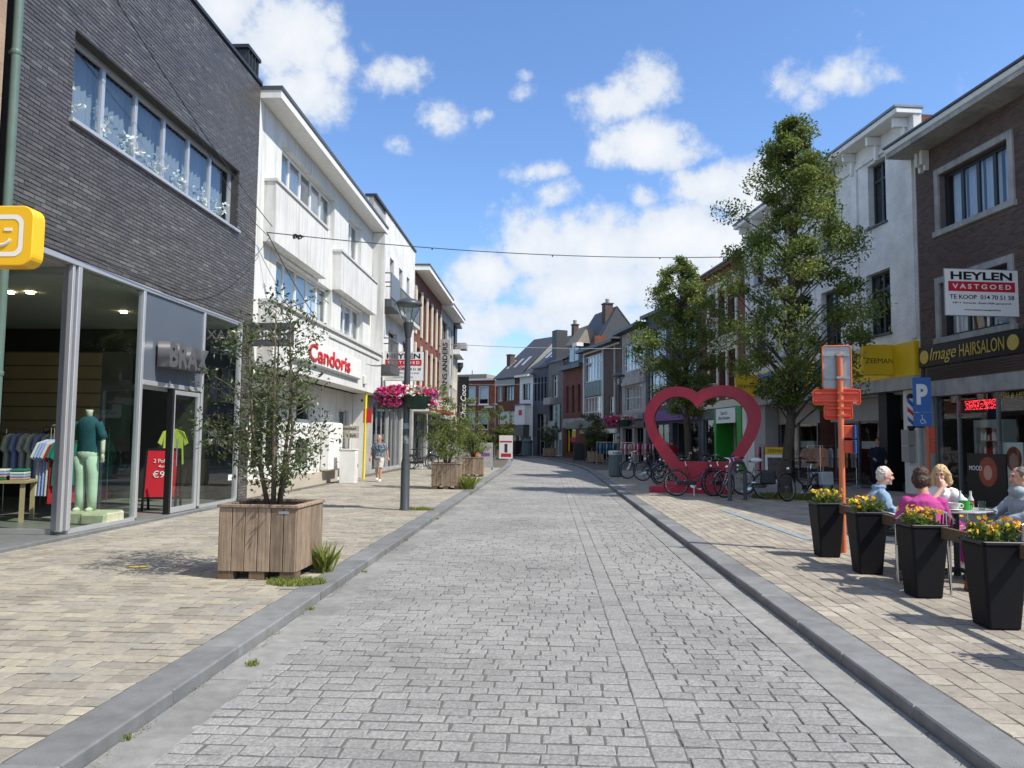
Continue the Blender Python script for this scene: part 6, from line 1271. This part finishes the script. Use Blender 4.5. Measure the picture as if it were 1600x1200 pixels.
# ================================================================== SIGN POLES
op = thing('sign_post', 'orange pole carrying backs of traffic signs beside the first black planter', 'sign', (3.92, 10.5, .1), R(-8))
MB().tube([(0,0,0),(.0,0,1.55),(0,0,2.66)], .038, 14).build('pole', 'orange', op, smooth='auto')
def backplate(x0, x1, z0, z1, mat, rim, rad=.035):
    m_ = MB(); m_.prism([((x0+x1)/2+x, (z0+z1)/2+z) for x, z in rrect(x1-x0, z1-z0, rad, 4)], .045, .06); p = m_.build('plate', mat, op)
    oo = rrect(x1-x0, z1-z0, rad, 4); r_ = MB().tube([((x0+x1)/2+x, .04, (z0+z1)/2+z) for x, z in oo+[oo[0]]], .010, 6, False); r_.build('plate_rim', rim, p)
    for z in ((z0+(z1-z0)*.25), (z0+(z1-z0)*.78)): MB().box(x0+.02, x1-.02, .022, .040, z-.012, z+.012).build('clamp_rail', 'galvanised' if mat != 'orange_red' else mat, p); MB().box(-.05,.05,-.042,.021,z-.014,z+.014).build('clamp', rim if mat == 'orange_red' else 'galvanised', p)
backplate(-.21, .155, 2.18, 2.76, 'galvanised', 'orange'); backplate(-.34, .26, 1.965, 2.165, 'orange_red', 'orange_red'); backplate(-.20, .155, 1.77, 1.955, 'orange_red', 'orange_red')
for (x, z) in ((-.09, 2.62), (.19, 2.0), (.05, 1.82)): MB().box(x-.025,x+.025,.040,.0445,z-.02,z+.02).build('sticker', 'off_white', op)
for z in (1.60, 1.40): MB().box(.03,.15,-.02,.06,z-.085,z+.085).build('bracket_plate', 'orange_red', op, bevel=.01); MB().box(.15,.17,-.10,.10,z-.09,z+.09).build('side_plate', 'blue_sign', op, bevel=.004)
pp_ = thing('parking_sign', 'blue P sign with wheelchair plate on short orange pole by the salon', 'sign', (9.95, 20.95, .1), R(-14))
MB().tube([(.12,0,0),(.12,0,2.2)], .045, 12).build('pole', 'orange', pp_, smooth='auto'); MB().prism(rrect(.44, .92, .03, 4), -.05, -.03).build('panel', 'blue_sign', pp_, loc=(0,0,2.75)); text('letter', 'P', 'white', pp_, .27, .55, (0,-.055,2.76), bold=.05)
MB().prism(rrect(.44, .36, .02, 4), -.05, -.03).build('panel', 'blue_sign', pp_, loc=(0,0,2.09)); MB().torus((0,-.055,2.04), .055, .009, 'y', 16, 4).tube([(-.01,-.055,2.16),(0,-.055,2.07),(.05,-.055,2.06),(.08,-.055,1.99)], .009, 5).ball((-.01,-.055,2.19), .018, .006, .018, 8, 6).build('wheelchair_symbol', 'white', pp_)
MB().box(.08,.30,-.02,.02,1.55,1.90).box(.08,.30,-.02,.02,1.20,1.52).build('plate', 'orange_red', pp_, bevel=.015)
mt = thing('meter_box', 'two stacked grey meter boxes on the white pilaster', 'meter box', (10.16, 22.85, 1.0), ZR.o.rotation_euler.z); mt.matrix_basis = ZR.o.matrix_basis @ Matrix.Translation((6.0, -.12, 0)); MB().box(-.2,.15,-.1,.11,1.5,1.95).box(-.2,.15,-.1,.11,1.02,1.47).build('case', 'grey_render', mt, bevel=.01)

# ================================================================== BLACK PLANTERS WITH PANSIES, RAIL PLANKS
PY = [6.42, 7.62, 8.90, 10.15, 5.2]
for k, y in enumerate(PY):
    w_ = ('nearest fully visible', 'second', 'third', 'farthest', 'cropped')[k]
    t_ = thing('black_planter', ('%s tall black planter in the row along the terrace' % w_) if k < 4 else 'tall black planter off the right edge, nearest the camera', 'planter', (3.58, y, .1), R(2*math.sin(k*2.3)), 'tall black planters edging the terrace')
    m_ = MB(); m_.frustum(0,0,.125,.125,0,.175,.175,.66); m_.build('pot', 'rattan', t_, bevel=.02, seg=2)
    m_ = MB()
    for s in range(4):
        m_.m = Matrix.Rotation(s*math.pi/2, 4, 'Z'); m_.box(-.182,.182,-.182,-.155,.662,.69)
    m_.build('rim', 'plastic_black', t_, bevel=.006); MB().box(-.15,.15,-.15,.15,.60,.668).build('soil', 'soil', t_)
    fl = thing('pansy_plants', '%s pansies in the %s' % (('orange and yellow', 'yellow-orange', 'orange-yellow', 'bright yellow', 'yellow')[k], ('nearest visible black planter', 'second black planter', 'third black planter', 'farthest black planter', 'black planter off the right edge')[k]), 'flowers', (3.58, y, .77), 0, 'pansies in the black planters'); rr_ = random.Random(70+k)
    leaves('foliage', 'leaf_bright', fl, [(rr_.uniform(-.14,.14), rr_.uniform(-.14,.14), rr_.uniform(.02,.11), .05, .05, .05) for q in range(22)], 30, .04, 80+k, aspect=.55)
    ye, og = [], []
    for q in range(44): p = (rr_.uniform(-.18,.18), rr_.uniform(-.18,.18), rr_.uniform(.08,.19)); (ye if rr_.random() < (.35,.4,.5,.95,.5)[k] else og).append(p)
    flowers('yellow_blossom', 'petal_yellow', fl, ye, .026, k); flowers('orange_blossom', 'petal_orange', fl, og, .026, k+9)
for k, (a, b_) in enumerate(((10.15, 8.90), (8.90, 7.62), (7.62, 6.42), (6.42, 5.2))):
    tag(MB().box(-.02,.02,-(a-b_)/2+.10,(a-b_)/2-.10,-.055,.055).build('rail_plank', 'plank_rail', loc=(3.70, (a+b_)/2, .72), bevel=.004), ('rail plank between the farthest and third black planters', 'rail plank between the third and second black planters', 'rail plank between the second and nearest visible planters', 'rail plank running off the right edge')[k], 'plank', 'planks joining the black planters')
    MB_ = None

# ================================================================== TERRACE
def table(x, y, label):
    t_ = thing('cafe_table', label, 'table', (x, y, .1)); MB().lathe([(.36,.715),(.375,.725),(.375,.74),(.36,.745)], 36).build('top', 'table_top', t_, smooth='auto'); MB().torus((0,0,.73), .376, .009, 'z', 36, 6).build('edge', 'steel', t_)
    MB().lathe([(.04,.02),(.032,.1),(.032,.66),(.12,.714)], 14).build('column', 'iron', t_, smooth='auto')
    for k in range(4): m_ = MB(); m_.m = Matrix.Rotation(k*math.pi/2+.4, 4, 'Z'); m_.tube([(.02,0,.09),(.18,0,.05),(.27,0,.015)], [.022,.018,.014], 8); m_.build('foot', 'iron', t_)
def chair(x, y, rz, label, seat='plastic_black', frame='steel'):
    t_ = thing('cafe_chair', label, 'chair', (x, y, .1), rz, 'terrace chairs'); c_ = math.cos; s_ = math.sin     # faces -y
    MB().lathe([(.20,.43),(.225,.44),(.225,.455),(.20,.465)], 24).build('seat', seat, t_, smooth='auto')
    pts = [(.25,-.20,.64),(.265,-.05,.66),(.25,.12,.70),(.17,.24,.78),(0,.285,.82),(-.17,.24,.78),(-.25,.12,.70),(-.265,-.05,.66),(-.25,-.20,.64)]
    MB().tube([(.24,-.21,0)]+pts+[(-.24,-.21,0)], .0125, 8).build('arm_frame', frame, t_, smooth='auto')
    for s in (-1, 1): MB().tube([(s*.19,.25,0),(s*.17,.22,.44),(s*.16,.25,.78)], .0125, 8).build('leg', frame, t_, smooth='auto'); MB().tube([(s*.245,-.205,.40),(s*.17,.22,.43)], .010, 6).build('side_rail', frame, t_)
    m_ = MB()
    for k in range(9): a_ = R(-62+15.5*k); m_.tube([(.22*s_(a_), .03+.21*c_(a_), .46),(.255*s_(a_), .03+.245*c_(a_), .79-.10*abs(s_(a_))**2)], .008, 6)
    m_.build('back_slats', seat, t_); return t_
table(4.47, 8.72, 'round grey cafe table with drinks between four seated people'); table(5.75, 7.35, 'second round cafe table at the right edge')
chair(3.86, 9.12, R(80), 'black slatted chair under the man in denim'); chair(3.80, 8.02, R(160), 'black slatted chair under the woman in pink'); chair(4.72, 9.62, R(-8), 'black slatted chair under the blonde woman'); chair(4.95, 8.42, R(-75), 'chair under the person in grey hoodie')
chair(4.95, 7.35, R(110), 'empty black chair with steel arms behind the nearest planter'); chair(5.2, 6.6, R(150), 'dark empty chair at the right edge')
tz = .845
def glassbottle(x, y, label, mat, h_=.2, r_=.03):
    MGl = 'glass'; tag(MB().lathe([(r_,0),(r_,h_*.55),(r_*.4,h_*.75),(r_*.4,h_)], 14).build('bottle', mat, loc=(x, y, tz), smooth='auto'), label, 'bottle')
glassbottle(4.47, 8.62, 'clear bottle on the cafe table, left of the two', 'glass_solid'); glassbottle(4.56, 8.58, 'clear bottle with red label on the cafe table', 'glass_solid'); 
tag(MB().lathe([(.031,0),(.031,.05)], 14).build('bottle_label', 'cloth_red', loc=(4.56, 8.58, tz+.05)), 'red paper band around the right bottle on the table', 'label')
tag(MB().lathe([(.03,0),(.038,.10),(.035,.1),(.028,.01)], 14).build('drinking_glass', 'glass', loc=(4.63, 8.50, tz), smooth='auto'), 'small tumbler at the right side of the cafe table', 'glass')
gm = thing('mug', 'green mug on the cafe table', 'mug', (4.46, 8.52, tz)); MB().lathe([(.05,0),(.055,.10),(.05,.1),(.045,.02)], 16).build('body', 'green_front', gm, smooth='auto'); MB().torus((.062,0,.05), .028, .007, 'y', 14, 6).build('handle', 'green_front', gm)
cu_ = thing('coffee_cup', 'cream coffee cup on its saucer at the near table edge', 'cup', (4.32, 8.46, tz)); MB().lathe([(.035,.012),(.06,.05),(.065,.08),(.06,.08),(.05,.03)], 18).build('cup', 'off_white', cu_, smooth='auto'); MB().lathe([(.05,0),(.085,.012),(.08,.016)], 18).build('saucer', 'off_white', cu_); MB().torus((.078,0,.05), .02, .006, 'y', 12, 6).build('handle', 'off_white', cu_)
hbg = thing('handbag', 'brown leather handbag on the ground under the table', 'handbag', (4.28, 7.95, .1), R(25)); MB().frustum(0,0,.15,.075,0,.11,.03,.30).build('bag', 'leather', hbg, bevel=.03, seg=2); MB().tube([(-.1,0,.28),(-.07,.02,.42),(.07,.02,.42),(.1,0,.28)], .010, 6).build('strap', 'leather', hbg, smooth=True)

# ================================================================== PEOPLE
M('skin', (.50, .27, .18), .55, .10, 12); M('skin_pale', (.58, .34, .25), .55, .10, 12); M('hair_white', (.62, .58, .50), .8, .3, 60, 1, 90); M('hair_brown', (.05, .026, .017), .55, .5, 60, 1, 70); M('hair_blonde', (.52, .37, .18), .6, .4, 60, 1, 70); M('hair_grey', (.10, .085, .07), .6, .3, 40); M('eye', (.02, .015, .012), .2, 0); M('lip', (.38, .12, .10), .5, .05)
def cloth(name, c, alt=None, altscale=20): M(name, c, .92, .14, 10, .6, 16, spec=.15, alt=alt, altscale=altscale)
cloth('denim', (.20, .30, .42), (.26, .36, .48)); cloth('pink_knit', (.44, .065, .24)); cloth('white_shirt', (.72, .70, .70)); cloth('grey_hoodie', (.30, .34, .38)); cloth('trouser_navy', (.012, .016, .035)); cloth('trouser_dark', (.03, .045, .05)); cloth('magenta', (.36, .015, .26)); cloth('shirt_print', (.035, .06, .10), (.30, .34, .38), 26); cloth('shorts', (.52, .49, .44)); cloth('top_orange', (.75, .16, .04)); cloth('jacket_red', (.24, .02, .025)); cloth('coat_dark', (.02, .025, .04))
def remesh(o, v, it=3):
    r_ = o.modifiers.new('remesh', 'REMESH'); r_.mode = 'VOXEL'; r_.voxel_size = v; r_.use_smooth_shade = True
    s_ = o.modifiers.new('smooth', 'SMOOTH'); s_.factor = .5; s_.iterations = it; return o
def folds(o, tn, sc, st):
    tx = bpy.data.textures.get(tn) or bpy.data.textures.new(tn, 'CLOUDS'); tx.noise_scale = sc; tx.noise_depth = 2
    d = o.modifiers.new('folds', 'DISPLACE'); d.texture = tx; d.strength = st; d.mid_level = .5; d.texture_coords = 'GLOBAL'
def person(label, loc, rz, pel, nk, head, look, arms, legs, top, bottom, skin='skin', hair=('short', 'hair_brown'), sleeves='long', shorts=False, fat=1.0, shoes='dark_grey', vox=.011, curl=.7, yaw=0):
    """arms/legs: (elbow, wrist) and (knee, ankle) for right (-x) then left (+x); the figure faces -y before rz"""
    t_ = thing('person', label, 'person', loc, rz); pel, nk, head = Vector(pel), Vector(nk), Vector(head); ax = (nk-pel).normalized(); sd = Matrix.Rotation(yaw, 3, 'Z') @ Vector((1, 0, 0)); sd = (sd-ax*sd.dot(ax)).normalized(); fd = sd.cross(ax) * -1.0
    TM = Matrix(((sd.x, -fd.x, ax.x, pel.x), (sd.y, -fd.y, ax.y, pel.y), (sd.z, -fd.z, ax.z, pel.z), (0, 0, 0, 1))); Lt = (nk-pel).length
    HM = Matrix.Translation(head) @ Matrix.Scale(.9, 4) @ Matrix.Rotation(look[0], 4, 'Z') @ Matrix.Rotation(look[1], 4, 'X')
    sh = [nk + sd*s*.16*fat**.3 - ax*.075 for s in (-1, 1)]; hip = [pel + sd*s*.09 for s in (-1, 1)]
    B = MB(); B.tube([nk-ax*.06, nk+(head-nk)*.25, head-Vector((0,0,.04))], [.062, .054, .056], 12)
    B.m = HM; B.ball((0,.008,.02), .074, .094, .108, 16, 12); B.ball((0,-.035,-.055), .052, .056, .055, 12, 8); B.ball((0,-.085,-.09), .022, .018, .018); B.tube([(0,-.085,.022),(0,-.112,-.022),(0,-.092,-.030)], [.011,.016,.012], 8); B.ball((0,-.078,.045), .055, .022, .014)
    for s in (-1, 1): B.ball((s*.076,.015,-.005), .010, .020, .030, 8, 6); B.ball((s*.036,-.070,-.025), .022, .02, .022)
    B.m = TM; B.lathe([(.12,-.08),(.155,.02),(.135,.2),(.15,.36),(.12,Lt-.07),(.06,Lt-.005)], 16, (0,0,0), 1, .66); B.m = Matrix.Identity(4)
    for k, s in enumerate((-1, 1)):
        el, wr = Vector(arms[k][0]), Vector(arms[k][1]); B.tube([sh[k], sh[k].lerp(el, .5), el], [.05, .046, .038], 10); B.tube([el, el.lerp(wr, .3), wr], [.038, .039, .026], 10); B.ball(sh[k], .052)
        d = (Vector(arms[k][2])-wr).normalized() if len(arms[k]) > 2 else (wr-el).normalized(); p = d.orthogonal().normalized(); n0 = Vector((0, 0, 1)) if abs(d.z) < .8 else Vector((0, -1, 0)); p = d.cross(n0).normalized(); q = p.cross(d)
        B.tube([wr, wr+d*.04, wr+d*.085], [.027, .036, .034], 8)
        for f in range(4): b0 = wr+d*.08+p*(f-1.5)*.019; L_ = (.070, .080, .075, .058)[f]; b1 = b0+d*L_*.5-q*.012*curl; b2 = b1+(d*(1-curl*.8)-q*curl).normalized()*L_*.5; B.tube([b0, b1, b2], [.0105, .0095, .008], 6)
        b0 = wr+d*.025-p*s*.03; B.tube([b0, b0-p*s*.025+d*.03, b0-p*s*.022+d*.06-q*.012], [.013, .011, .009], 6)
        kn, an = Vector(legs[k][0]), Vector(legs[k][1]); B.tube([hip[k], hip[k].lerp(kn, .5), kn], [.085, .075, .055], 10); B.tube([kn, kn.lerp(an, .3), an], [.055, .056, .036], 10)
    remesh(B.build('body', skin, t_, smooth=True), vox*.75, 2)
    E_ = MB(); E_.m = HM
    for s in (-1, 1): E_.ball((s*.032,-.083,.022), .011, .007, .007, 8, 6)
    E_.build('eyes', 'eye', t_); E_ = MB(); E_.m = HM; E_.tube([(-.024,-.092,-.058),(0,-.099,-.054),(.024,-.092,-.058)], [.003,.006,.003], 6); E_.build('mouth', 'lip', t_)
    S = MB(); S.m = TM; S.lathe([(.155*fat,-.10),(.178*fat,0),(.165*fat,.16),(.172*fat,.32),(.165*fat**.5,.42 if Lt > .48 else Lt-.08),(.095,Lt-.02),(.07,Lt+.012)], 18, (0,0,0), 1, .72); S.m = Matrix.Identity(4)
    for k in (0, 1):
        el, wr = Vector(arms[k][0]), Vector(arms[k][1]); S.ball(sh[k], .064*fat**.5)
        if sleeves == 'long': S.tube([sh[k], sh[k].lerp(el, .5), el], [.062*fat**.4, .060, .053], 10); S.tube([el, el.lerp(wr, .4), el.lerp(wr, .96)], [.055, .053, .040], 10)
        else: S.tube([sh[k], sh[k].lerp(el, .5), sh[k].lerp(el, .85)], [.072, .070, .072], 10)
    if sleeves == 'hood': pass
    if top == 'grey_hoodie': S.ball(nk+ax*.0-fd*.09, .11, .09, .07)
    if top == 'denim': S.ball(nk+ax*.02, .085, .085, .035)
    remesh(S.build('top', top, t_, smooth=True), vox)
    T_ = MB(); T_.ball(pel-ax*.01, .165*fat, .135*fat, .12)
    for k in (0, 1):
        kn, an = Vector(legs[k][0]), Vector(legs[k][1]); T_.tube([hip[k], hip[k].lerp(kn, .5), hip[k].lerp(kn, .98)], [.108, .098, .088 if shorts else .072], 10)
        if not shorts: T_.tube([kn, kn.lerp(an, .4), kn.lerp(an, .95)], [.072, .070, .062], 10)
    remesh(T_.build('skirt' if bottom == 'magenta' else 'trousers', bottom, t_, smooth=True), vox)
    F_ = MB()
    for k in (0, 1):
        an = Vector(legs[k][1]); td = Vector(legs[k][2]) if len(legs[k]) > 2 else Vector((0, -1, 0)); td = td.normalized(); F_.tube([an-td*.05+Vector((0,0,-.04)), an+td*.05+Vector((0,0,-.045)), an+td*.15+Vector((0,0,-.05))], [.042, .046, .036], 10); F_.tube([an+Vector((0,0,.01)), an-Vector((0,0,.05))], [.045, .046], 10)
    remesh(F_.build('shoes', shoes, t_, smooth=True), vox)
    H_ = MB(); H_.m = HM; st, hm = hair
    if st == 'balding': H_.ball((0,.03,.0), .079, .083, .07)
    elif st == 'thin': H_.ball((0,.028,.036), .0785, .092, .096, 16, 10); H_.ball((0,.055,-.015), .07, .055, .07)
    elif st == 'short': H_.ball((0,.022,.042), .083, .098, .098, 16, 10); H_.ball((0,.06,-.02), .075, .06, .08)
    elif st == 'bob': H_.ball((0,.02,.045), .092, .104, .10, 16, 10); H_.ball((0,.055,-.03), .092, .075, .10); [H_.ball((s*.07,.02,-.01), .035, .065, .08) for s in (-1, 1)]
    elif st == 'long': H_.ball((0,.018,.045), .094, .106, .10, 16, 10); [H_.tube([(s*.07,.0,.05),(s*.095,.005,-.03),(s*.10,.0,-.12),(s*.085,-.005,-.17)], [.04,.042,.045,.02], 10) for s in (-1, 1)]; H_.tube([(0,.07,.05),(0,.09,-.05),(0,.085,-.17)], [.07,.075,.05], 12)
    elif st == 'bun': H_.ball((0,.025,.04), .081, .094, .094, 16, 10); H_.ball((0,.12,.02), .045)
    remesh(H_.build('hair', hm, t_, smooth=True), .008, 2)
    for ob in t_.children:
        if ob.name.split('.')[0] in ('top', 'trousers', 'skirt'): folds(ob, 'cloth_folds', .085, .026)
        elif ob.name.split('.')[0] == 'hair': folds(ob, 'hair_locks', .028, .022)
    t_.scale = (.95, .95, .95); return t_
def seated(dx=.0, kneez=.49, out=.13, fwd=.42): return [((-out, -fwd, kneez), (-out-.01, -fwd+dx+.02, .085)), ((out, -fwd, kneez), (out+.02, -fwd+dx-.04, .085))]
person('white-haired man in a denim jacket sitting left at the cafe table', (3.86, 9.12, .1), R(80), (0,.06,.53), (0,.04,.98), (0,-.03,1.13), (R(4), R(8)), [((-.25,-.02,.74),(-.10,-.26,.68)), ((.26,-.04,.74),(.10,-.28,.68))], seated(.06), 'denim', 'trouser_dark', 'skin_pale', ('thin', 'hair_white'), fat=1.15, shoes='white')
person('dark-haired woman in a bright pink top with her back to the camera', (3.80, 8.02, .1), R(165), (0,.06,.53), (0,-.02,.98), (0,-.08,1.15), (R(-25), R(10)), [((-.235,-.06,.70),(-.12,-.34,.75)), ((.235,-.08,.70),(.10,-.34,.75))], seated(.0), 'pink_knit', 'trouser_dark', 'skin', ('bob', 'hair_brown'), fat=1.08)
person('blonde woman in white resting her chin on her hand at the table', (4.72, 9.62, .1), R(-8), (0,.04,.53), (0,-.06,.99), (.0,-.14,1.14), (R(-30), R(12)), [((-.22,-.36,.76),(-.03,-.28,.98),(-.01,-.23,1.06)), ((.24,-.30,.74),(.05,-.42,.76))], seated(.05), 'white_shirt', 'magenta', 'skin_pale', ('long', 'hair_blonde'), sleeves='short', fat=1.0, shoes='white')
person('person in a pale grey hoodie sitting sideways at the right of the table', (4.95, 8.42, .1), R(-90), (0,.08,.53), (0,.10,1.0), (0,.03,1.16), (R(-4), R(4)), [((-.27,-.06,.76),(-.10,-.34,.62)), ((.27,-.06,.76),(.10,-.34,.63))], seated(.05, .50, .12, .46), 'grey_hoodie', 'trouser_navy', 'skin', ('bun', 'hair_grey'), fat=1.2)
person('walking man in a dark patterned shirt and beige shorts', (-5.68, 25.75, .1), R(0), (0,.02,.88), (0,.0,1.37), (0,-.02,1.53), (R(-8), R(6)), [((-.27,.04,1.10),(-.30,-.04,.86)), ((.27,.05,1.10),(.31,.02,.85))], [((-.10,.06,.49),(-.10,.20,.12)), ((.09,-.14,.47),(.08,-.16,.085))], 'shirt_print', 'shorts', 'skin', ('balding', 'hair_white'), sleeves='short', shorts=True, fat=1.18, shoes='white', vox=.013)
person('person in a dark red jacket seen through the heart, facing away', (5.35, 33.6, .1), R(170), (0,.0,.88), (0,-.02,1.36), (0,-.05,1.52), (0, R(10)), [((-.26,-.02,1.10),(-.20,-.14,.90)), ((.26,-.02,1.10),(.2,-.14,.90))], [((-.10,-.02,.48),(-.10,.03,.09)), ((.10,-.03,.48),(.10,-.02,.09))], 'jacket_red', 'trouser_navy', 'skin', ('short', 'hair_grey'), fat=1.15, vox=.016)
person('person in an orange top beyond the second left planter', (-3.75, 40.2, .1), R(20), (0,.06,.53), (0,.02,.99), (0,-.02,1.15), (0, 0), [((-.26,-.08,.76),(-.1,-.32,.74)), ((.26,-.08,.76),(.1,-.32,.74))], seated(), 'top_orange', 'trouser_dark', 'skin', ('short', 'hair_brown'), fat=1.25, vox=.018)
chair(-3.75, 40.2, R(20), 'cafe chair under the person in orange'); 
person('shopper in dark clothes standing inside the white store entrance', (10.1, 24.15, .13), R(-10), (0,.0,.88), (0,0,1.38), (0,-.02,1.54), (R(-20), 0), [((-.25,.0,1.10),(-.16,-.2,1.0)), ((.25,.0,1.10),(.2,-.16,.95))], [((-.10,-.02,.48),(-.10,.03,.09)), ((.10,-.03,.48),(.10,-.02,.09))], 'coat_dark', 'trouser_navy', 'skin', ('short', 'hair_brown'), fat=1.1, vox=.016)

# ================================================================== SMALL STREET THINGS FARTHER OFF
def standboard(x, y, rz, label, w_, h_, bands, z=.1, pm='white'):
    t_ = thing('display_board', label, 'sign', (x, y, z), rz); MB().box(-w_/2,w_/2,-.03,.03,.12,h_).build('panel', pm, t_); MB().box(-w_/2,-w_/2+.06,-.2,.2,0,.12).box(w_/2-.06,w_/2,-.2,.2,0,.12).build('foot', 'blue_sign', t_)
    for (x0, x1, z0, z1, m_) in bands: MB().box(x0*w_,x1*w_,-.036,-.031,z0*h_,z1*h_).build('print', m_, t_)
standboard(-2.95, 54.0, R(-4), 'white advertising board with red stripes by the far left planter', .95, 1.75, [(-.45,.45,.72,.78,'red_sign'),(-.1,.12,.32,.66,'navy'),(-.35,.4,.14,.28,'red_sign')])
standboard(-3.0, 37.0, R(3), 'narrow terrace board with small print beyond the third planter', .7, 1.3, [(-.3,.3,.5,.62,'purple'),(-.4,.4,.25,.35,'concrete')], pm='grey_render'); standboard(-4.5, 38.4, R(2), 'pale terrace screen behind the second planter shrub', 1.5, 1.1, [(-.45,.45,.3,.8,'concrete')], pm='grey_render')
ck = thing('chalkboard', 'dark A-board with wood frame left of the right hand planter', 'sign', (2.1, 52.0, .1), R(8)); MB().box(-.36,.36,-.02,.02,.1,1.25).build('board', 'anthracite', ck); MB().box(-.41,-.365,-.03,.03,0,1.3).box(.365,.41,-.03,.03,0,1.3).build('frame', 'plank_rail', ck)
rack(3.5, 46.2, R(5), 'rack of blue and grey children clothes behind the litter bin', ['cloth_blue', 'cloth_grey', 'cloth_teal'], 9); rack(4.6, 44.6, R(0), 'rack of pink and white children clothes by the grey house', ['cloth_pink', 'cloth_pale', 'cloth_salmon', 'white'], 9); rack(5.4, 43.8, R(10), 'rack of salmon clothes right of the children racks', ['cloth_salmon', 'cloth_pale', 'cloth_pink'], 8)
fb_ = thing('litter_bin', 'grey-green round bin at the bend by the oriel house', 'bin', (-1.9, 71.2, .1)); MB().lathe([(.42,0),(.45,1.2),(.46,1.35),(.3,1.5)], 20).build('body', 'bin_grey', fb_, smooth='auto'); MB().lathe([(.47,1.2),(.48,1.28),(.47,1.36)], 20).build('rim', 'dark_grey', fb_)
wb_ = thing('waste_container', 'dark wheeled container beside the rust brick garage', 'container', (-3.2, 73.0, .1), R(-40)); MB().frustum(0,0,.5,.4,.1,.6,.5,1.3).build('body', 'anthracite', wb_, bevel=.03); MB().box(-.63,.63,-.53,.53,1.3,1.38).build('lid', 'dark_grey', wb_, bevel=.02)

# ================================================================== OVERHEAD WIRES
def wire(name, a, b_, sag, r_, label, mat='iron', blobs=0):
    a, b_ = Vector(a), Vector(b_); n = 28; pts = [a.lerp(b_, k/n) - Vector((0, 0, sag*4*(k/n)*(1-k/n))) for k in range(n+1)]; t_ = thing(name, label, 'cable', tuple(a))
    MB().tube([p-a for p in pts], r_, 6).build('cable', mat, t_, smooth=True)
    for k in range(blobs): p = pts[1+int((n-2)*k/max(1, blobs-1))]-a; MB().ball((p.x,p.y,p.z-.02), .022, .022, .03, 8, 6).build('clip', mat, t_)
    return t_
wire('overhead_cable', (-6.55, 17.25, 6.30), (10.35, 24.6, 7.72), .42, .011, 'festoon cable spanning the street from black brick shop to white store', blobs=6)
wire('overhead_cable', (-6.4, 9.7, 8.25), (-6.45, 17.3, 6.45), .15, .009, 'thick cable sagging across the black brick shop window'); wire('overhead_cable', (-6.42, 13.2, 7.15), (-6.5, 17.3, 6.2), .22, .007, 'thin cable drooping before the right end of long window')
wire('overhead_cable', (-6.55, 17.25, 6.30), (-6.40, 29.0, 4.35), .9, .012, 'cable drooping along the white office front'); wire('overhead_cable', (-6.0, 46.5, 7.35), (6.3, 49.0, 7.45), .12, .018, 'second cable across the street behind the lamp heads', mat='galvanised'); wire('overhead_cable', (-8.2, 70, 6.6), (0.0, 69.8, 6.8), .15, .02, 'far cable strung across the bend', mat='galvanised')
wire('overhead_cable', (-6.72, 9.4, 4.22), (-6.72, 17.1, 4.16), .05, .010, 'black cable running along the shopfront head'); wire('overhead_cable', (-6.72, 13.0, 4.19), (-6.5, 17.3, 6.2), .5, .008, 'thin cable looping up from the shopfront head')
m_ = MB(); rr_ = random.Random(4)
for k in range(6): c = Vector((-6.0+.03*k, 17.5+.02*k, 6.265+.015*(k % 3))); m_.torus(tuple(c), .045+.02*rr_.random(), .013, 'xyz'[k % 3], 14, 6)
m_.build('cable_knot', 'iron'); tag(bpy.data.objects['cable_knot'], 'knot of cable coils hanging before the white office', 'cable')
